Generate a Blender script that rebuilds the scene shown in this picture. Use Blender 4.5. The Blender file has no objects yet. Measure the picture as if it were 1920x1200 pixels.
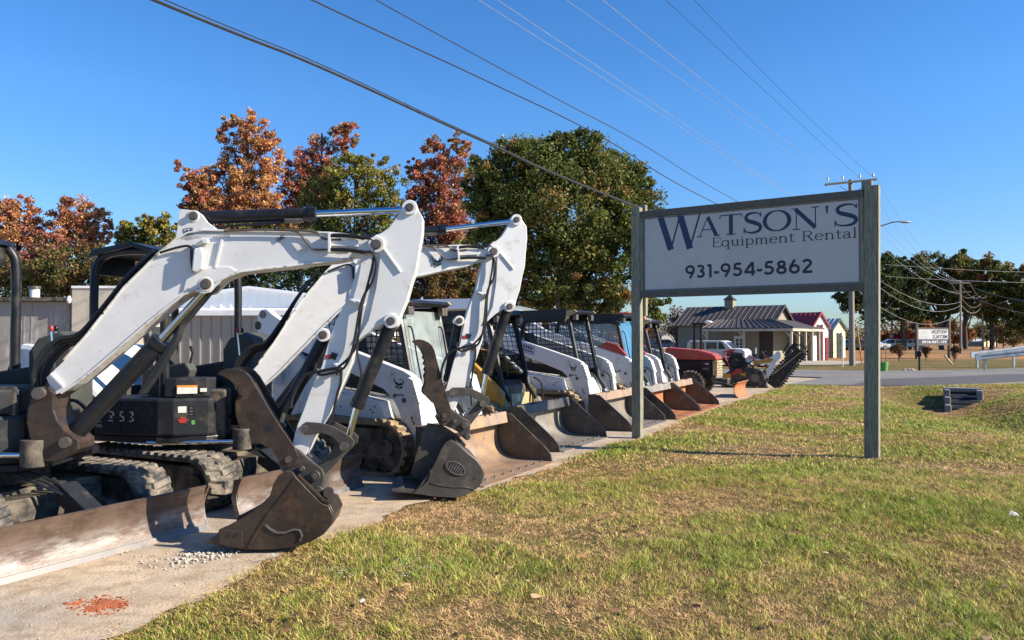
import bpy, math, random
import numpy as np
from mathutils import Matrix, Vector
R = math.radians
random.seed(7)
rng = np.random.default_rng(11)
SC = bpy.context.scene
COL = SC.collection

# ---------------------------------------------------------------- camera
CAM = Vector((0.0, 0.0, 1.6))
FPX = 1480.0                      # focal length in photograph pixels (1920 wide)
TILT = math.atan2(34, FPX)        # the horizon lies 34 px under the middle
cd = bpy.data.cameras.new('camera')
cam = bpy.data.objects.new('camera', cd); COL.objects.link(cam)
cam.location = CAM
cam.rotation_euler = (R(90) + TILT, 0, 0)
cd.sensor_width = 36; cd.lens = FPX / 1920 * 36
cd.clip_start = 0.05; cd.clip_end = 6000
SC.camera = cam

# ---------------------------------------------------------------- sky, sun, exposure
SUN_EL = R(29); SUN_DIR = Vector((0.978, -0.208, 0)).normalized()
w = bpy.data.worlds.new('World'); SC.world = w; w.use_nodes = True
nt = w.node_tree; nt.nodes.clear()
sk = nt.nodes.new('ShaderNodeTexSky'); sk.sky_type = 'NISHITA'; sk.sun_disc = False
sk.sun_elevation = SUN_EL
sk.sun_rotation = math.atan2(SUN_DIR.x, SUN_DIR.y)
sk.air_density = 1.0; sk.dust_density = 0.1; sk.ozone_density = 2.0; sk.altitude = 900
bg = nt.nodes.new('ShaderNodeBackground'); bg.inputs[1].default_value = 0.105
wo = nt.nodes.new('ShaderNodeOutputWorld')
hs = nt.nodes.new('ShaderNodeHueSaturation'); hs.inputs['Saturation'].default_value = 1.3; hs.inputs['Hue'].default_value = 0.503
nt.links.new(sk.outputs[0], hs.inputs['Color'])
tcw = nt.nodes.new('ShaderNodeTexCoord'); spw = nt.nodes.new('ShaderNodeSeparateXYZ'); nt.links.new(tcw.outputs['Generated'], spw.inputs[0])
rw = nt.nodes.new('ShaderNodeValToRGB'); nt.links.new(spw.outputs['Z'], rw.inputs[0]); ew = rw.color_ramp.elements
ew[0].position = 0.0; ew[0].color = (0.30, 0.36, 0.52, 1); ew[1].position = 0.55; ew[1].color = (0.80, 0.88, 1.0, 1)
for _p, _c in ((0.06, (0.50, 0.57, 0.70, 1)), (0.15, (0.64, 0.73, 0.86, 1)), (0.28, (0.80, 0.90, 1.0, 1))): _k = ew.new(_p); _k.color = _c
mw = nt.nodes.new('ShaderNodeMix'); mw.data_type = 'RGBA'; mw.blend_type = 'MULTIPLY'; mw.inputs['Factor'].default_value = 1.0
nt.links.new(hs.outputs[0], mw.inputs['A']); nt.links.new(rw.outputs[0], mw.inputs['B']); nt.links.new(mw.outputs['Result'], bg.inputs[0]); nt.links.new(bg.outputs[0], wo.inputs[0])
sd = bpy.data.lights.new('sun', 'SUN'); sd.energy = 5.0; sd.angle = R(0.5); sd.color = (1.0, 0.90, 0.74)
sun = bpy.data.objects.new('sun', sd); COL.objects.link(sun)
sv = Vector((SUN_DIR.x*math.cos(SUN_EL), SUN_DIR.y*math.cos(SUN_EL), math.sin(SUN_EL)))
sun.rotation_euler = sv.to_track_quat('Z', 'Y').to_euler(); sun.location = (20, -5, 30)
SC.view_settings.view_transform = 'Standard'; SC.view_settings.look = 'None'
SC.view_settings.gamma = 1.0; SC.view_settings.exposure = 1.02
SC.view_settings.use_curve_mapping = False
SC.cycles.max_bounces = 6; SC.cycles.transparent_max_bounces = 16

# ---------------------------------------------------------------- pixel -> world
CT, ST = math.cos(TILT), math.sin(TILT)
def ray(u, v):
    a = (u - 960) / FPX; b = (600 - v) / FPX
    return Vector((a, CT - b*ST, ST + b*CT))
def at(u, v, Y):
    r = ray(u, v); return CAM + r * (Y / r.y)
def gp(u, v, z=0.0):
    r = ray(u, v); return CAM + r * ((z - CAM.z) / r.z)

class Frame:
    """upright frame: local x forward (yaw), y to its left, z up"""
    def __init__(s, x, y, yaw, z=0.0):
        s.o = Vector((x, y, z)); s.yaw = yaw
        s.M = Matrix.Translation(s.o) @ Matrix.Rotation(yaw, 4, 'Z')
        s.f = Vector((math.cos(yaw), math.sin(yaw), 0)); s.l = Vector((-math.sin(yaw), math.cos(yaw), 0))
    def p(s, u, v, w=0.0):
        """pixel on the upright plane at lateral offset w -> local (x, z)"""
        r = ray(u, v); q = s.o + s.l*w
        t = (q - CAM).dot(s.l) / r.dot(s.l)
        h = CAM + r*t
        return ((h - s.o).dot(s.f), h.z - s.o.z)
    def pl(s, pts, w=0.0): return [s.p(u, v, w) for u, v in pts]
    def loc(s, x, y, z): return s.M @ Vector((x, y, z))

YAW = R(-27)                      # the way the parked machines face
YF, YL = Vector((math.cos(YAW), math.sin(YAW), 0)), Vector((-math.sin(YAW), math.cos(YAW), 0))
def yard(F, L): q = YF*F + YL*L; return (q.x, q.y)

# ---------------------------------------------------------------- materials
MATS = {}
def nn(nt, t, **k):
    n = nt.nodes.new(t)
    for a, b in k.items(): setattr(n, a, b)
    return n
def rgba(c): return (c[0], c[1], c[2], 1.0)
def pmat(name, col, rough=0.5, metal=0.0, var=0.12, scale=6.0, dirt=None, dirt2=None, bump=0.0, bscale=40.0,
         alpha=None, spec=None, trans=0.0, coat=0.0, stretch=None):
    """principled paint / steel / wood: base colour with noise variation, up to two kinds of dirt (colour, amount, scale, sharpness) and bump"""
    m = bpy.data.materials.new(name); m.use_nodes = True; t = m.node_tree; t.nodes.clear(); L = t.links.new
    out = nn(t, 'ShaderNodeOutputMaterial'); b = nn(t, 'ShaderNodeBsdfPrincipled')
    L(b.outputs[0], out.inputs[0])
    tc = nn(t, 'ShaderNodeTexCoord'); src = tc.outputs['Object']
    if stretch:
        mp = nn(t, 'ShaderNodeMapping'); mp.inputs['Scale'].default_value = stretch
        L(src, mp.inputs[0]); src = mp.outputs[0]
    n = nn(t, 'ShaderNodeTexNoise'); n.inputs['Scale'].default_value = scale; n.inputs['Detail'].default_value = 6
    n.inputs['Roughness'].default_value = 0.65
    L(src, n.inputs['Vector'])
    mr = nn(t, 'ShaderNodeMapRange'); mr.inputs[1].default_value = 0.3; mr.inputs[2].default_value = 0.7
    mr.inputs[3].default_value = 1 - var; mr.inputs[4].default_value = 1 + var
    L(n.outputs[0], mr.inputs[0])
    mx = nn(t, 'ShaderNodeVectorMath', operation='SCALE'); mx.inputs[0].default_value = col
    L(mr.outputs[0], mx.inputs['Scale']); c = mx.outputs[0]
    for k, d in enumerate((dirt, dirt2)):
        if not d: continue
        dc, am, dsc, sh = d
        dn = nn(t, 'ShaderNodeTexNoise'); dn.inputs['Scale'].default_value = dsc; dn.inputs['Detail'].default_value = 8
        dn.inputs['Roughness'].default_value = 0.7
        mp = nn(t, 'ShaderNodeMapping'); mp.inputs['Location'].default_value = (3.1*k+1.7, 5.3*k, 2.2)
        L(src, mp.inputs[0]); L(mp.outputs[0], dn.inputs['Vector'])
        dr = nn(t, 'ShaderNodeMapRange'); dr.inputs[1].default_value = 0.70 - am*0.33 - sh; dr.inputs[2].default_value = 0.70 - am*0.33 + sh
        L(dn.outputs[0], dr.inputs[0])
        mm = nn(t, 'ShaderNodeMix', data_type='RGBA'); mm.inputs['B'].default_value = rgba(dc)
        L(dr.outputs[0], mm.inputs['Factor']); L(c, mm.inputs['A']); c = mm.outputs['Result']
    L(c, b.inputs['Base Color'])
    b.inputs['Metallic'].default_value = metal
    rr = nn(t, 'ShaderNodeMapRange'); rr.inputs[1].default_value = 0.3; rr.inputs[2].default_value = 0.7
    rr.inputs[3].default_value = max(0.02, rough - 0.1); rr.inputs[4].default_value = min(1, rough + 0.12)
    L(n.outputs[0], rr.inputs[0]); L(rr.outputs[0], b.inputs['Roughness'])
    if spec is not None: b.inputs['Specular IOR Level'].default_value = spec
    if coat: b.inputs['Coat Weight'].default_value = coat
    if trans: b.inputs['Transmission Weight'].default_value = trans
    if alpha is not None: b.inputs['Alpha'].default_value = alpha
    if bump:
        bn = nn(t, 'ShaderNodeTexNoise'); bn.inputs['Scale'].default_value = bscale; bn.inputs['Detail'].default_value = 5
        L(src, bn.inputs['Vector'])
        bb = nn(t, 'ShaderNodeBump'); bb.inputs['Strength'].default_value = bump; bb.inputs['Distance'].default_value = 0.01
        L(bn.outputs[0], bb.inputs['Height']); L(bb.outputs[0], b.inputs['Normal'])
    MATS[name] = m
    return m
M = MATS
pmat('white_paint', (0.70, 0.70, 0.69), 0.32, var=0.05, scale=3, dirt=((0.34, 0.28, 0.2), 0.1, 3.5, 0.12), dirt2=((0.1, 0.08, 0.06), 0.02, 22, 0.015), coat=0.25)
pmat('white_paint_worn', (0.68, 0.675, 0.66), 0.38, var=0.06, scale=4, dirt=((0.42, 0.35, 0.26), 0.08, 4, 0.10), dirt2=((0.08, 0.06, 0.045), 0.09, 34, 0.015), stretch=(1, 1, 1.6), coat=0.2)
pmat('grease', (0.09, 0.05, 0.03), 0.6, var=0.4, scale=20)
pmat('chipped_flange', (0.66, 0.65, 0.62), 0.45, var=0.08, scale=6, dirt=((0.40, 0.30, 0.2), 0.25, 7, 0.08), dirt2=((0.05, 0.04, 0.035), 0.30, 16, 0.02))
pmat('black_paint', (0.011, 0.012, 0.015), 0.38, var=0.3, scale=6, dirt=((0.10, 0.085, 0.06), 0.05, 4, 0.15), bump=0.05, spec=0.35)
pmat('charcoal_plastic', (0.018, 0.020, 0.024), 0.5, var=0.2, scale=5, dirt=((0.10, 0.085, 0.06), 0.12, 5, 0.12), bump=0.08, spec=0.35)
pmat('grey_olive_panel', (0.05, 0.052, 0.045), 0.6, var=0.2, scale=5)
pmat('rubber_hose', (0.012, 0.012, 0.013), 0.4, var=0.2)
pmat('chrome', (0.75, 0.77, 0.8), 0.12, 1.0, var=0.03)
pmat('pin_steel', (0.15, 0.13, 0.115), 0.42, 0.6, var=0.25, scale=20)
pmat('worn_steel', (0.048, 0.035, 0.028), 0.42, 0.35, var=0.3, scale=5, dirt=((0.13, 0.075, 0.045), 0.32, 5, 0.10), dirt2=((0.24, 0.22, 0.2), 0.0, 14, 0.03), bump=0.25, bscale=30)
pmat('dark_bucket_steel', (0.070, 0.062, 0.056), 0.45, 0.3, var=0.25, scale=4, dirt=((0.14, 0.12, 0.1), 0.25, 6, 0.1), bump=0.12, bscale=40)
pmat('blade_steel', (0.15, 0.105, 0.085), 0.42, 0.35, var=0.4, scale=4, dirt=((0.46, 0.41, 0.37), 0.27, 3.0, 0.08), dirt2=((0.085, 0.05, 0.034), 0.42, 4, 0.10), bump=0.35, bscale=22, stretch=(1.2, .55, 5))
pmat('scoured_steel', (0.27, 0.195, 0.145), 0.5, 0.15, var=0.25, scale=3, dirt=((0.42, 0.24, 0.11), 0.4, 3, 0.12), dirt2=((0.13, 0.1, 0.08), 0.2, 9, 0.06), bump=0.15, bscale=30)
pmat('grey_scoured', (0.25, 0.23, 0.205), 0.45, 0.25, var=0.2, scale=3, dirt=((0.36, 0.25, 0.15), 0.3, 3, 0.12), dirt2=((0.10, 0.09, 0.08), 0.2, 7, 0.06), bump=0.15, bscale=30)
pmat('rust_orange', (0.36, 0.13, 0.045), 0.7, 0.0, var=0.25, scale=5, dirt=((0.15, 0.08, 0.05), 0.3, 4, 0.1))
pmat('edge_steel', (0.15, 0.14, 0.14), 0.45, 0.4, var=0.2, scale=6, dirt=((0.25, 0.18, 0.12), 0.2, 6, 0.1))
pmat('track_rubber', (0.035, 0.034, 0.033), 0.75, var=0.3, scale=10, dirt=((0.24, 0.20, 0.15), 0.50, 9, 0.12), bump=0.3, bscale=50)
pmat('track_rubber_tan', (0.17, 0.125, 0.08), 0.85, var=0.25, scale=10, dirt=((0.40, 0.27, 0.15), 0.5, 6, 0.12), bump=0.3, bscale=50)
pmat('undercarriage', (0.022, 0.021, 0.020), 0.65, var=0.3, scale=6, dirt=((0.17, 0.135, 0.095), 0.5, 6, 0.12), bump=0.2)
pmat('yellow_paint', (0.50, 0.24, 0.025), 0.4, var=0.1, dirt=((0.2, 0.13, 0.06), 0.25, 5, 0.1))
pmat('cream_paint', (0.42, 0.33, 0.17), 0.5, var=0.1, dirt=((0.2, 0.13, 0.06), 0.2, 5, 0.1))
pmat('red_paint', (0.36, 0.030, 0.022), 0.35, var=0.12, dirt=((0.20, 0.07, 0.05), 0.25, 4, 0.12), coat=0.2)
pmat('orange_red_paint', (0.50, 0.075, 0.03), 0.4, var=0.1)
pmat('decal_white', (0.62, 0.60, 0.55), 0.5, var=0.1, dirt=((0.3, 0.27, 0.22), 0.2, 9, 0.08))
pmat('decal_black', (0.012, 0.013, 0.016), 0.5, var=0.05)
pmat('decal_red', (0.34, 0.03, 0.03), 0.5, var=0.05)
pmat('decal_orange', (0.75, 0.28, 0.04), 0.5, var=0.05)
pmat('decal_green', (0.10, 0.30, 0.06), 0.5, var=0.05)
pmat('decal_violet', (0.45, 0.43, 0.52), 0.5, var=0.08)
pmat('seat_vinyl', (0.02, 0.02, 0.02), 0.55, var=0.2)
pmat('dark_interior', (0.010, 0.011, 0.012), 0.7, var=0.2)
pmat('tyre', (0.028, 0.027, 0.026), 0.85, var=0.2, dirt=((0.2, 0.16, 0.12), 0.3, 7, 0.1), bump=0.2)
pmat('dark_glass', (0.02, 0.025, 0.03), 0.08, var=0.1)
pmat('chain_steel', (0.03, 0.026, 0.024), 0.5, 0.3, var=0.3, dirt=((0.12, 0.09, 0.06), 0.25, 9, 0.1), bump=0.3)
pmat('lamp_lens', (0.7, 0.72, 0.72), 0.15, var=0.05)
def glass_mat(name, col, alpha, rough=0.08):
    m = bpy.data.materials.new(name); m.use_nodes = True; t = m.node_tree; t.nodes.clear(); L = t.links.new
    out = nn(t, 'ShaderNodeOutputMaterial'); mx = nn(t, 'ShaderNodeMixShader'); tr = nn(t, 'ShaderNodeBsdfTransparent')
    b = nn(t, 'ShaderNodeBsdfPrincipled'); b.inputs['Base Color'].default_value = rgba(col); b.inputs['Roughness'].default_value = rough
    no = nn(t, 'ShaderNodeTexNoise'); no.inputs['Scale'].default_value = 5; tc = nn(t, 'ShaderNodeTexCoord'); L(tc.outputs['Object'], no.inputs['Vector'])
    mr = nn(t, 'ShaderNodeMapRange'); mr.inputs[1].default_value = 0.3; mr.inputs[2].default_value = 0.7
    mr.inputs[3].default_value = max(0, alpha - 0.1); mr.inputs[4].default_value = min(1, alpha + 0.1)
    L(no.outputs[0], mr.inputs[0]); L(mr.outputs[0], mx.inputs[0]); L(tr.outputs[0], mx.inputs[1]); L(b.outputs[0], mx.inputs[2]); L(mx.outputs[0], out.inputs[0])
    MATS[name] = m
glass_mat('scratched_glass', (0.45, 0.52, 0.52), 0.32)
glass_mat('blue_film', (0.065, 0.19, 0.32), 0.88, 0.25)

def blade_mat():
    """dozer blade: rust above, a mid band of worn steel with a highlight painted in, scrapes along its length, plain steel at the foot"""
    m = bpy.data.materials.new('blade_steel'); m.use_nodes = True; t = m.node_tree; t.nodes.clear(); L = t.links.new
    out = nn(t, 'ShaderNodeOutputMaterial'); b = nn(t, 'ShaderNodeBsdfPrincipled'); L(b.outputs[0], out.inputs[0]); tc = nn(t, 'ShaderNodeTexCoord')
    def noise(sc, st, d=8, r=.7, off=0):
        mp = nn(t, 'ShaderNodeMapping'); mp.inputs['Scale'].default_value = st; mp.inputs['Location'].default_value = (off, off, off); L(tc.outputs['Object'], mp.inputs[0])
        n = nn(t, 'ShaderNodeTexNoise'); n.inputs['Scale'].default_value = sc; n.inputs['Detail'].default_value = d; n.inputs['Roughness'].default_value = r; L(mp.outputs[0], n.inputs['Vector']); return n.outputs[0]
    def ramp(x, a, c): r = nn(t, 'ShaderNodeMapRange'); r.inputs[1].default_value = a; r.inputs[2].default_value = c; L(x, r.inputs[0]); return r.outputs[0]
    def mix(f, a, c):
        x = nn(t, 'ShaderNodeMix', data_type='RGBA'); L(f, x.inputs['Factor'])
        for s, v in (('A', a), ('B', c)):
            if isinstance(v, tuple): x.inputs[s].default_value = rgba(v)
            else: L(v, x.inputs[s])
        return x.outputs['Result']
    def math_(op, a, c):
        x = nn(t, 'ShaderNodeMath', operation=op)
        for i, v in enumerate((a, c)):
            if isinstance(v, (int, float)): x.inputs[i].default_value = v
            else: L(v, x.inputs[i])
        return x.outputs[0]
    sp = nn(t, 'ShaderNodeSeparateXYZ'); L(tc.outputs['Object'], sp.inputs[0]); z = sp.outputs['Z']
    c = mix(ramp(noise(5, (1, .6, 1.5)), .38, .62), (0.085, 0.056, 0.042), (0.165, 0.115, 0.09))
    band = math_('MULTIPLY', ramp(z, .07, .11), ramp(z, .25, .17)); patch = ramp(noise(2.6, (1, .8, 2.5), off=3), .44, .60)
    c = mix(math_('MULTIPLY', band, patch), c, (0.31, 0.285, 0.27))  # patchy worn steel, its pale tone also paints the blade's highlight
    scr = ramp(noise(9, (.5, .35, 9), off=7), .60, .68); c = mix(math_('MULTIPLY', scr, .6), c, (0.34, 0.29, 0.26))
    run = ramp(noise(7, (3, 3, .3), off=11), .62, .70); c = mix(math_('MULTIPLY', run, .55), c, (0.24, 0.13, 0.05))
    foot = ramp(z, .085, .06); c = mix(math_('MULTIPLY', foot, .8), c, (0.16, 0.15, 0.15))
    L(c, b.inputs['Base Color']); b.inputs['Metallic'].default_value = .3; b.inputs['Roughness'].default_value = .42
    bu = nn(t, 'ShaderNodeBump'); bu.inputs['Strength'].default_value = .4; bu.inputs['Distance'].default_value = .008; L(noise(14, (1, .6, 2.5)), bu.inputs['Height']); L(bu.outputs[0], b.inputs['Normal']); M['blade_steel'] = m
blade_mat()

# ---------------------------------------------------------------- mesh builder
class MB:
    def __init__(s, M=None):
        s.V = []; s.F = []; s.S = []; s.M = M
    def add(s, vs, fs, smooth=False, M=None):
        b = len(s.V); m = M if M is not None else s.M
        for v in vs:
            v = Vector(v); s.V.append(m @ v if m is not None else v)
        for f in fs: s.F.append(tuple(i + b for i in f)); s.S.append(smooth)
        return s
    def box(s, x0, x1, y0, y1, z0, z1):
        vs = [(x, y, z) for x in (x0, x1) for y in (y0, y1) for z in (z0, z1)]
        return s.add(vs, [(0,1,3,2), (4,6,7,5), (0,4,5,1), (2,3,7,6), (0,2,6,4), (1,5,7,3)])
    def hexa(s, vs): # bottom 4 ccw, top 4
        return s.add(vs, [(3,2,1,0), (4,5,6,7), (0,1,5,4), (1,2,6,5), (2,3,7,6), (3,0,4,7)])
    def prism(s, pts, y0, y1):
        """polygon (x,z) extruded sideways"""
        n = len(pts); a = sum(pts[i][0]*pts[(i+1) % n][1] - pts[(i+1) % n][0]*pts[i][1] for i in range(n))
        if a < 0: pts = pts[::-1]
        vs = [(x, y0, z) for x, z in pts] + [(x, y1, z) for x, z in pts]
        fs = [tuple(range(n)), tuple(range(2*n-1, n-1, -1))] + [(i, i+n, (i+1) % n + n, (i+1) % n) for i in range(n)]
        return s.add(vs, fs)
    def prismz(s, pts, z0, z1):
        n = len(pts); a = sum(pts[i][0]*pts[(i+1) % n][1] - pts[(i+1) % n][0]*pts[i][1] for i in range(n))
        if a < 0: pts = pts[::-1]
        vs = [(x, y, z0) for x, y in pts] + [(x, y, z1) for x, y in pts]
        fs = [tuple(range(n-1, -1, -1)), tuple(range(n, 2*n))] + [(i, (i+1) % n, (i+1) % n + n, i+n) for i in range(n)]
        return s.add(vs, fs)
    def ribbon(s, pts, y0, y1, th, closed=False, smooth=False):
        """a plate of thickness th following a polyline (x,z); thickness lies to the left of the path"""
        n = len(pts); inn = []
        for i in range(n):
            if closed: a, b = pts[i-1], pts[(i+1) % n]
            else: a, b = pts[max(0, i-1)], pts[min(n-1, i+1)]
            dx, dz = b[0]-a[0], b[1]-a[1]; l = math.hypot(dx, dz) or 1
            inn.append((pts[i][0]-dz/l*th, pts[i][1]+dx/l*th))
        vs = [(x, y0, z) for x, z in pts] + [(x, y1, z) for x, z in pts] + [(x, y0, z) for x, z in inn] + [(x, y1, z) for x, z in inn]
        fs = []
        for i in range(n if closed else n-1):
            j = (i+1) % n
            fs += [(i, j, j+n, i+n), (i+2*n, i+3*n, j+3*n, j+2*n), (i, i+2*n, j+2*n, j), (i+n, j+n, j+3*n, i+3*n)]
        if not closed: fs += [(0, n, 3*n, 2*n), (n-1, 3*n-1, 4*n-1, 2*n-1)]
        return s.add(vs, fs, smooth)
    def tube(s, pts, r, n=8, cap=True, world=False):
        pts = [Vector(p) for p in pts]; k = len(pts)
        rs = r if isinstance(r, (list, tuple)) else [r]*k
        t0 = (pts[1]-pts[0]).normalized(); up = Vector((0, 0, 1)) if abs(t0.z) < 0.9 else Vector((1, 0, 0))
        nx = t0.cross(up).normalized(); vs = []
        for i, p in enumerate(pts):
            t = (pts[min(k-1, i+1)] - pts[max(0, i-1)]); t = t.normalized() if t.length > 1e-9 else t0
            nx = (nx - t*nx.dot(t)); nx = nx.normalized() if nx.length > 1e-6 else t.orthogonal().normalized()
            ny = t.cross(nx)
            for j in range(n):
                a = 2*math.pi*j/n; vs.append(p + (nx*math.cos(a) + ny*math.sin(a))*rs[i])
        fs = [(i*n+j, i*n+(j+1) % n, (i+1)*n+(j+1) % n, (i+1)*n+j) for i in range(k-1) for j in range(n)]
        s.add(vs, fs, True, M=Matrix.Identity(4) if world else None)
        if cap:
            b = len(s.V) - len(vs)
            s.F.append(tuple(b+j for j in range(n-1, -1, -1))); s.S.append(False)
            s.F.append(tuple(b+(k-1)*n+j for j in range(n))); s.S.append(False)
        return s
    def cyl(s, p0, p1, r, n=16, r2=None): return s.tube([p0, p1], [r, r2 if r2 is not None else r], n)
    def ellipsoid(s, c, r, nu=12, nv=8):
        vs = []; fs = []
        for i in range(nv+1):
            a = math.pi*i/nv
            for j in range(nu):
                b = 2*math.pi*j/nu; vs.append((c[0]+r[0]*math.sin(a)*math.cos(b), c[1]+r[1]*math.sin(a)*math.sin(b), c[2]+r[2]*math.cos(a)))
        for i in range(nv):
            for j in range(nu): fs.append((i*nu+j, (i+1)*nu+j, (i+1)*nu+(j+1) % nu, i*nu+(j+1) % nu))
        return s.add(vs, fs, True)
    def build(s, name, mat, parent=None, bevel=0.0, label=None):
        base = Vector((0, 0, 0))
        if parent is not None: base = Vector(parent['_b']) if '_b' in parent.keys() else Vector((0, 0, 0))
        me = bpy.data.meshes.new(name); me.from_pydata([tuple(v - base) for v in s.V], [], s.F)
        me.polygons.foreach_set('use_smooth', s.S)
        if any(s.S): me.set_sharp_from_angle(angle=R(40))
        me.materials.append(mat if not isinstance(mat, str) else M[mat])
        o = bpy.data.objects.new(name, me); COL.objects.link(o)
        if parent is not None: o.parent = parent; o['_b'] = tuple(base)
        if label: o['label'] = label
        if bevel:
            bv = o.modifiers.new('bevel', 'BEVEL'); bv.width = bevel; bv.segments = 2; bv.limit_method = 'ANGLE'; bv.angle_limit = R(50)
        return o
def tag(o, label=None, cat=None, group=None, kind=None):
    if label: o['label'] = label
    if cat: o['category'] = cat
    if group: o['group'] = group
    if kind: o['kind'] = kind
    return o
def empty(name, loc, label, cat, group=None):
    o = bpy.data.objects.new(name, None); COL.objects.link(o); o.location = loc; o['_b'] = tuple(loc)
    o.empty_display_size = 0.3
    return tag(o, label, cat, group)
def arc(cx, cz, r, a0, a1, n=8, rz=None):
    rz = rz or r
    return [(cx + r*math.cos(R(a0+(a1-a0)*i/n)), cz + rz*math.sin(R(a0+(a1-a0)*i/n))) for i in range(n+1)]
def smoothpts(pts, k=4, closed=False):
    """Catmull-Rom through the points"""
    P = [Vector(p) for p in pts]; n = len(P); out = []
    for i in range(n if closed else n-1):
        p0 = P[(i-1) % n] if closed or i > 0 else P[0]; p1 = P[i]; p2 = P[(i+1) % n]; p3 = P[(i+2) % n] if closed or i+2 < n else P[-1]
        for j in range(k):
            t = j/k
            out.append(0.5*((2*p1) + (p2-p0)*t + (2*p0-5*p1+4*p2-p3)*t*t + (3*p1-p0-3*p2+p3)*t**3))
    if not closed: out.append(P[-1])
    return [tuple(q) for q in out]
def sim(a0, b0, a1, b1):
    a0, b0, a1, b1 = complex(*a0), complex(*b0), complex(*a1), complex(*b1); k = (b1-a1)/(b0-a0)
    return lambda p: ((a1+(complex(*p)-a0)*k).real, (a1+(complex(*p)-a0)*k).imag)
# numpy leaf / blade meshes with a colour attribute
def quick_mesh(name, V, F, mat, colors=None, parent=None):
    me = bpy.data.meshes.new(name); k = F.shape[1]
    base = np.array(parent['_b']) if parent is not None else np.zeros(3)
    me.vertices.add(len(V)); me.vertices.foreach_set('co', (V - base).astype(np.float32).ravel())
    me.loops.add(F.size); me.loops.foreach_set('vertex_index', F.astype(np.int32).ravel())
    me.polygons.add(len(F)); me.polygons.foreach_set('loop_start', np.arange(0, F.size, k, dtype=np.int32))
    try: me.polygons.foreach_set('loop_total', np.full(len(F), k, dtype=np.int32))
    except Exception: pass
    me.update(calc_edges=True)
    if colors is not None:
        ca = me.color_attributes.new('Tint', 'FLOAT_COLOR', 'POINT')
        c = np.ones((len(V), 4), np.float32); c[:, :3] = colors; ca.data.foreach_set('color', c.ravel())
    me.materials.append(mat if not isinstance(mat, str) else M[mat])
    o = bpy.data.objects.new(name, me); COL.objects.link(o)
    if parent is not None: o.parent = parent; o['_b'] = tuple(base)
    return o
def tint_mat(name, trans=0.25, rough=0.6, spec=0.2):
    m = bpy.data.materials.new(name); m.use_nodes = True; t = m.node_tree; t.nodes.clear(); L = t.links.new
    out = nn(t, 'ShaderNodeOutputMaterial'); b = nn(t, 'ShaderNodeBsdfPrincipled'); a = nn(t, 'ShaderNodeAttribute'); a.attribute_name = 'Tint'
    g = nn(t, 'ShaderNodeNewGeometry'); mr = nn(t, 'ShaderNodeMapRange'); mr.inputs[3].default_value = 0.5; mr.inputs[4].default_value = 1.5
    L(g.outputs['Random Per Island'], mr.inputs[0])
    sc = nn(t, 'ShaderNodeVectorMath', operation='SCALE'); L(a.outputs['Color'], sc.inputs[0]); L(mr.outputs[0], sc.inputs['Scale'])
    L(sc.outputs[0], b.inputs['Base Color']); b.inputs['Roughness'].default_value = rough; b.inputs['Specular IOR Level'].default_value = spec
    if trans:
        tl = nn(t, 'ShaderNodeBsdfTranslucent'); L(sc.outputs[0], tl.inputs[0]); ms = nn(t, 'ShaderNodeMixShader'); ms.inputs[0].default_value = trans
        L(b.outputs[0], ms.inputs[1]); L(tl.outputs[0], ms.inputs[2]); L(ms.outputs[0], out.inputs[0])
    else: L(b.outputs[0], out.inputs[0])
    M[name] = m
tint_mat('leaf', 0.3); tint_mat('grass_blade', 0.3, 0.6, 0.25)
# ================================================================ ground, lot, road
LOT_EDGE = [(150,1215),(205,1200),(300,1148),(395,1100),(470,1062),(545,1028),(640,1000),(730,960),(830,930),(905,915),(980,893),(1050,868),(1130,840),(1195,824),(1260,797),(1330,768),(1395,748),(1440,733),(1478,724)]
E_W = [(-4.6,1.2)] + [(gp(u, v).x, gp(u, v).y) for u, v in LOT_EDGE]      # edge of the lot against the grass, near -> far
ex = np.array([p[1] for p in E_W]); ey = np.array([p[0] for p in E_W])
def edge_x(Y): return np.interp(Y, ex, ey)
def bump_noise(x, y):
    return 0.5*np.sin(x*0.9+1.3*np.sin(y*0.7)) + 0.5*np.sin(y*1.1+1.7*np.sin(x*0.55+2)) 
def wiggle(x, y): return 0.5*np.sin(x*5.1+2*np.sin(y*3.3))+0.5*np.sin(y*6.7+2*np.sin(x*2.9))
def gz(x, y):
    """ground height: nearly flat lawn with a ditch running to the culvert under the drive"""
    x = np.asarray(x, float); y = np.asarray(y, float)
    lawn = np.clip((x - edge_x(y)+0.04)/0.22, 0, 1) * (y < 27)
    z = lawn * (0.02+0.025*bump_noise(x, y) + 0.012*wiggle(x, y))
    d = np.exp(-((x-12.0-(y-21)*0.25)/1.6)**2) * np.clip((y-11)/6, 0, 1) * np.clip((25.6-y)/1.6, 0, 1)
    far = np.exp(-((y-34.5)/0.0001)**2)*0
    return z - 0.62*d + far
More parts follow.
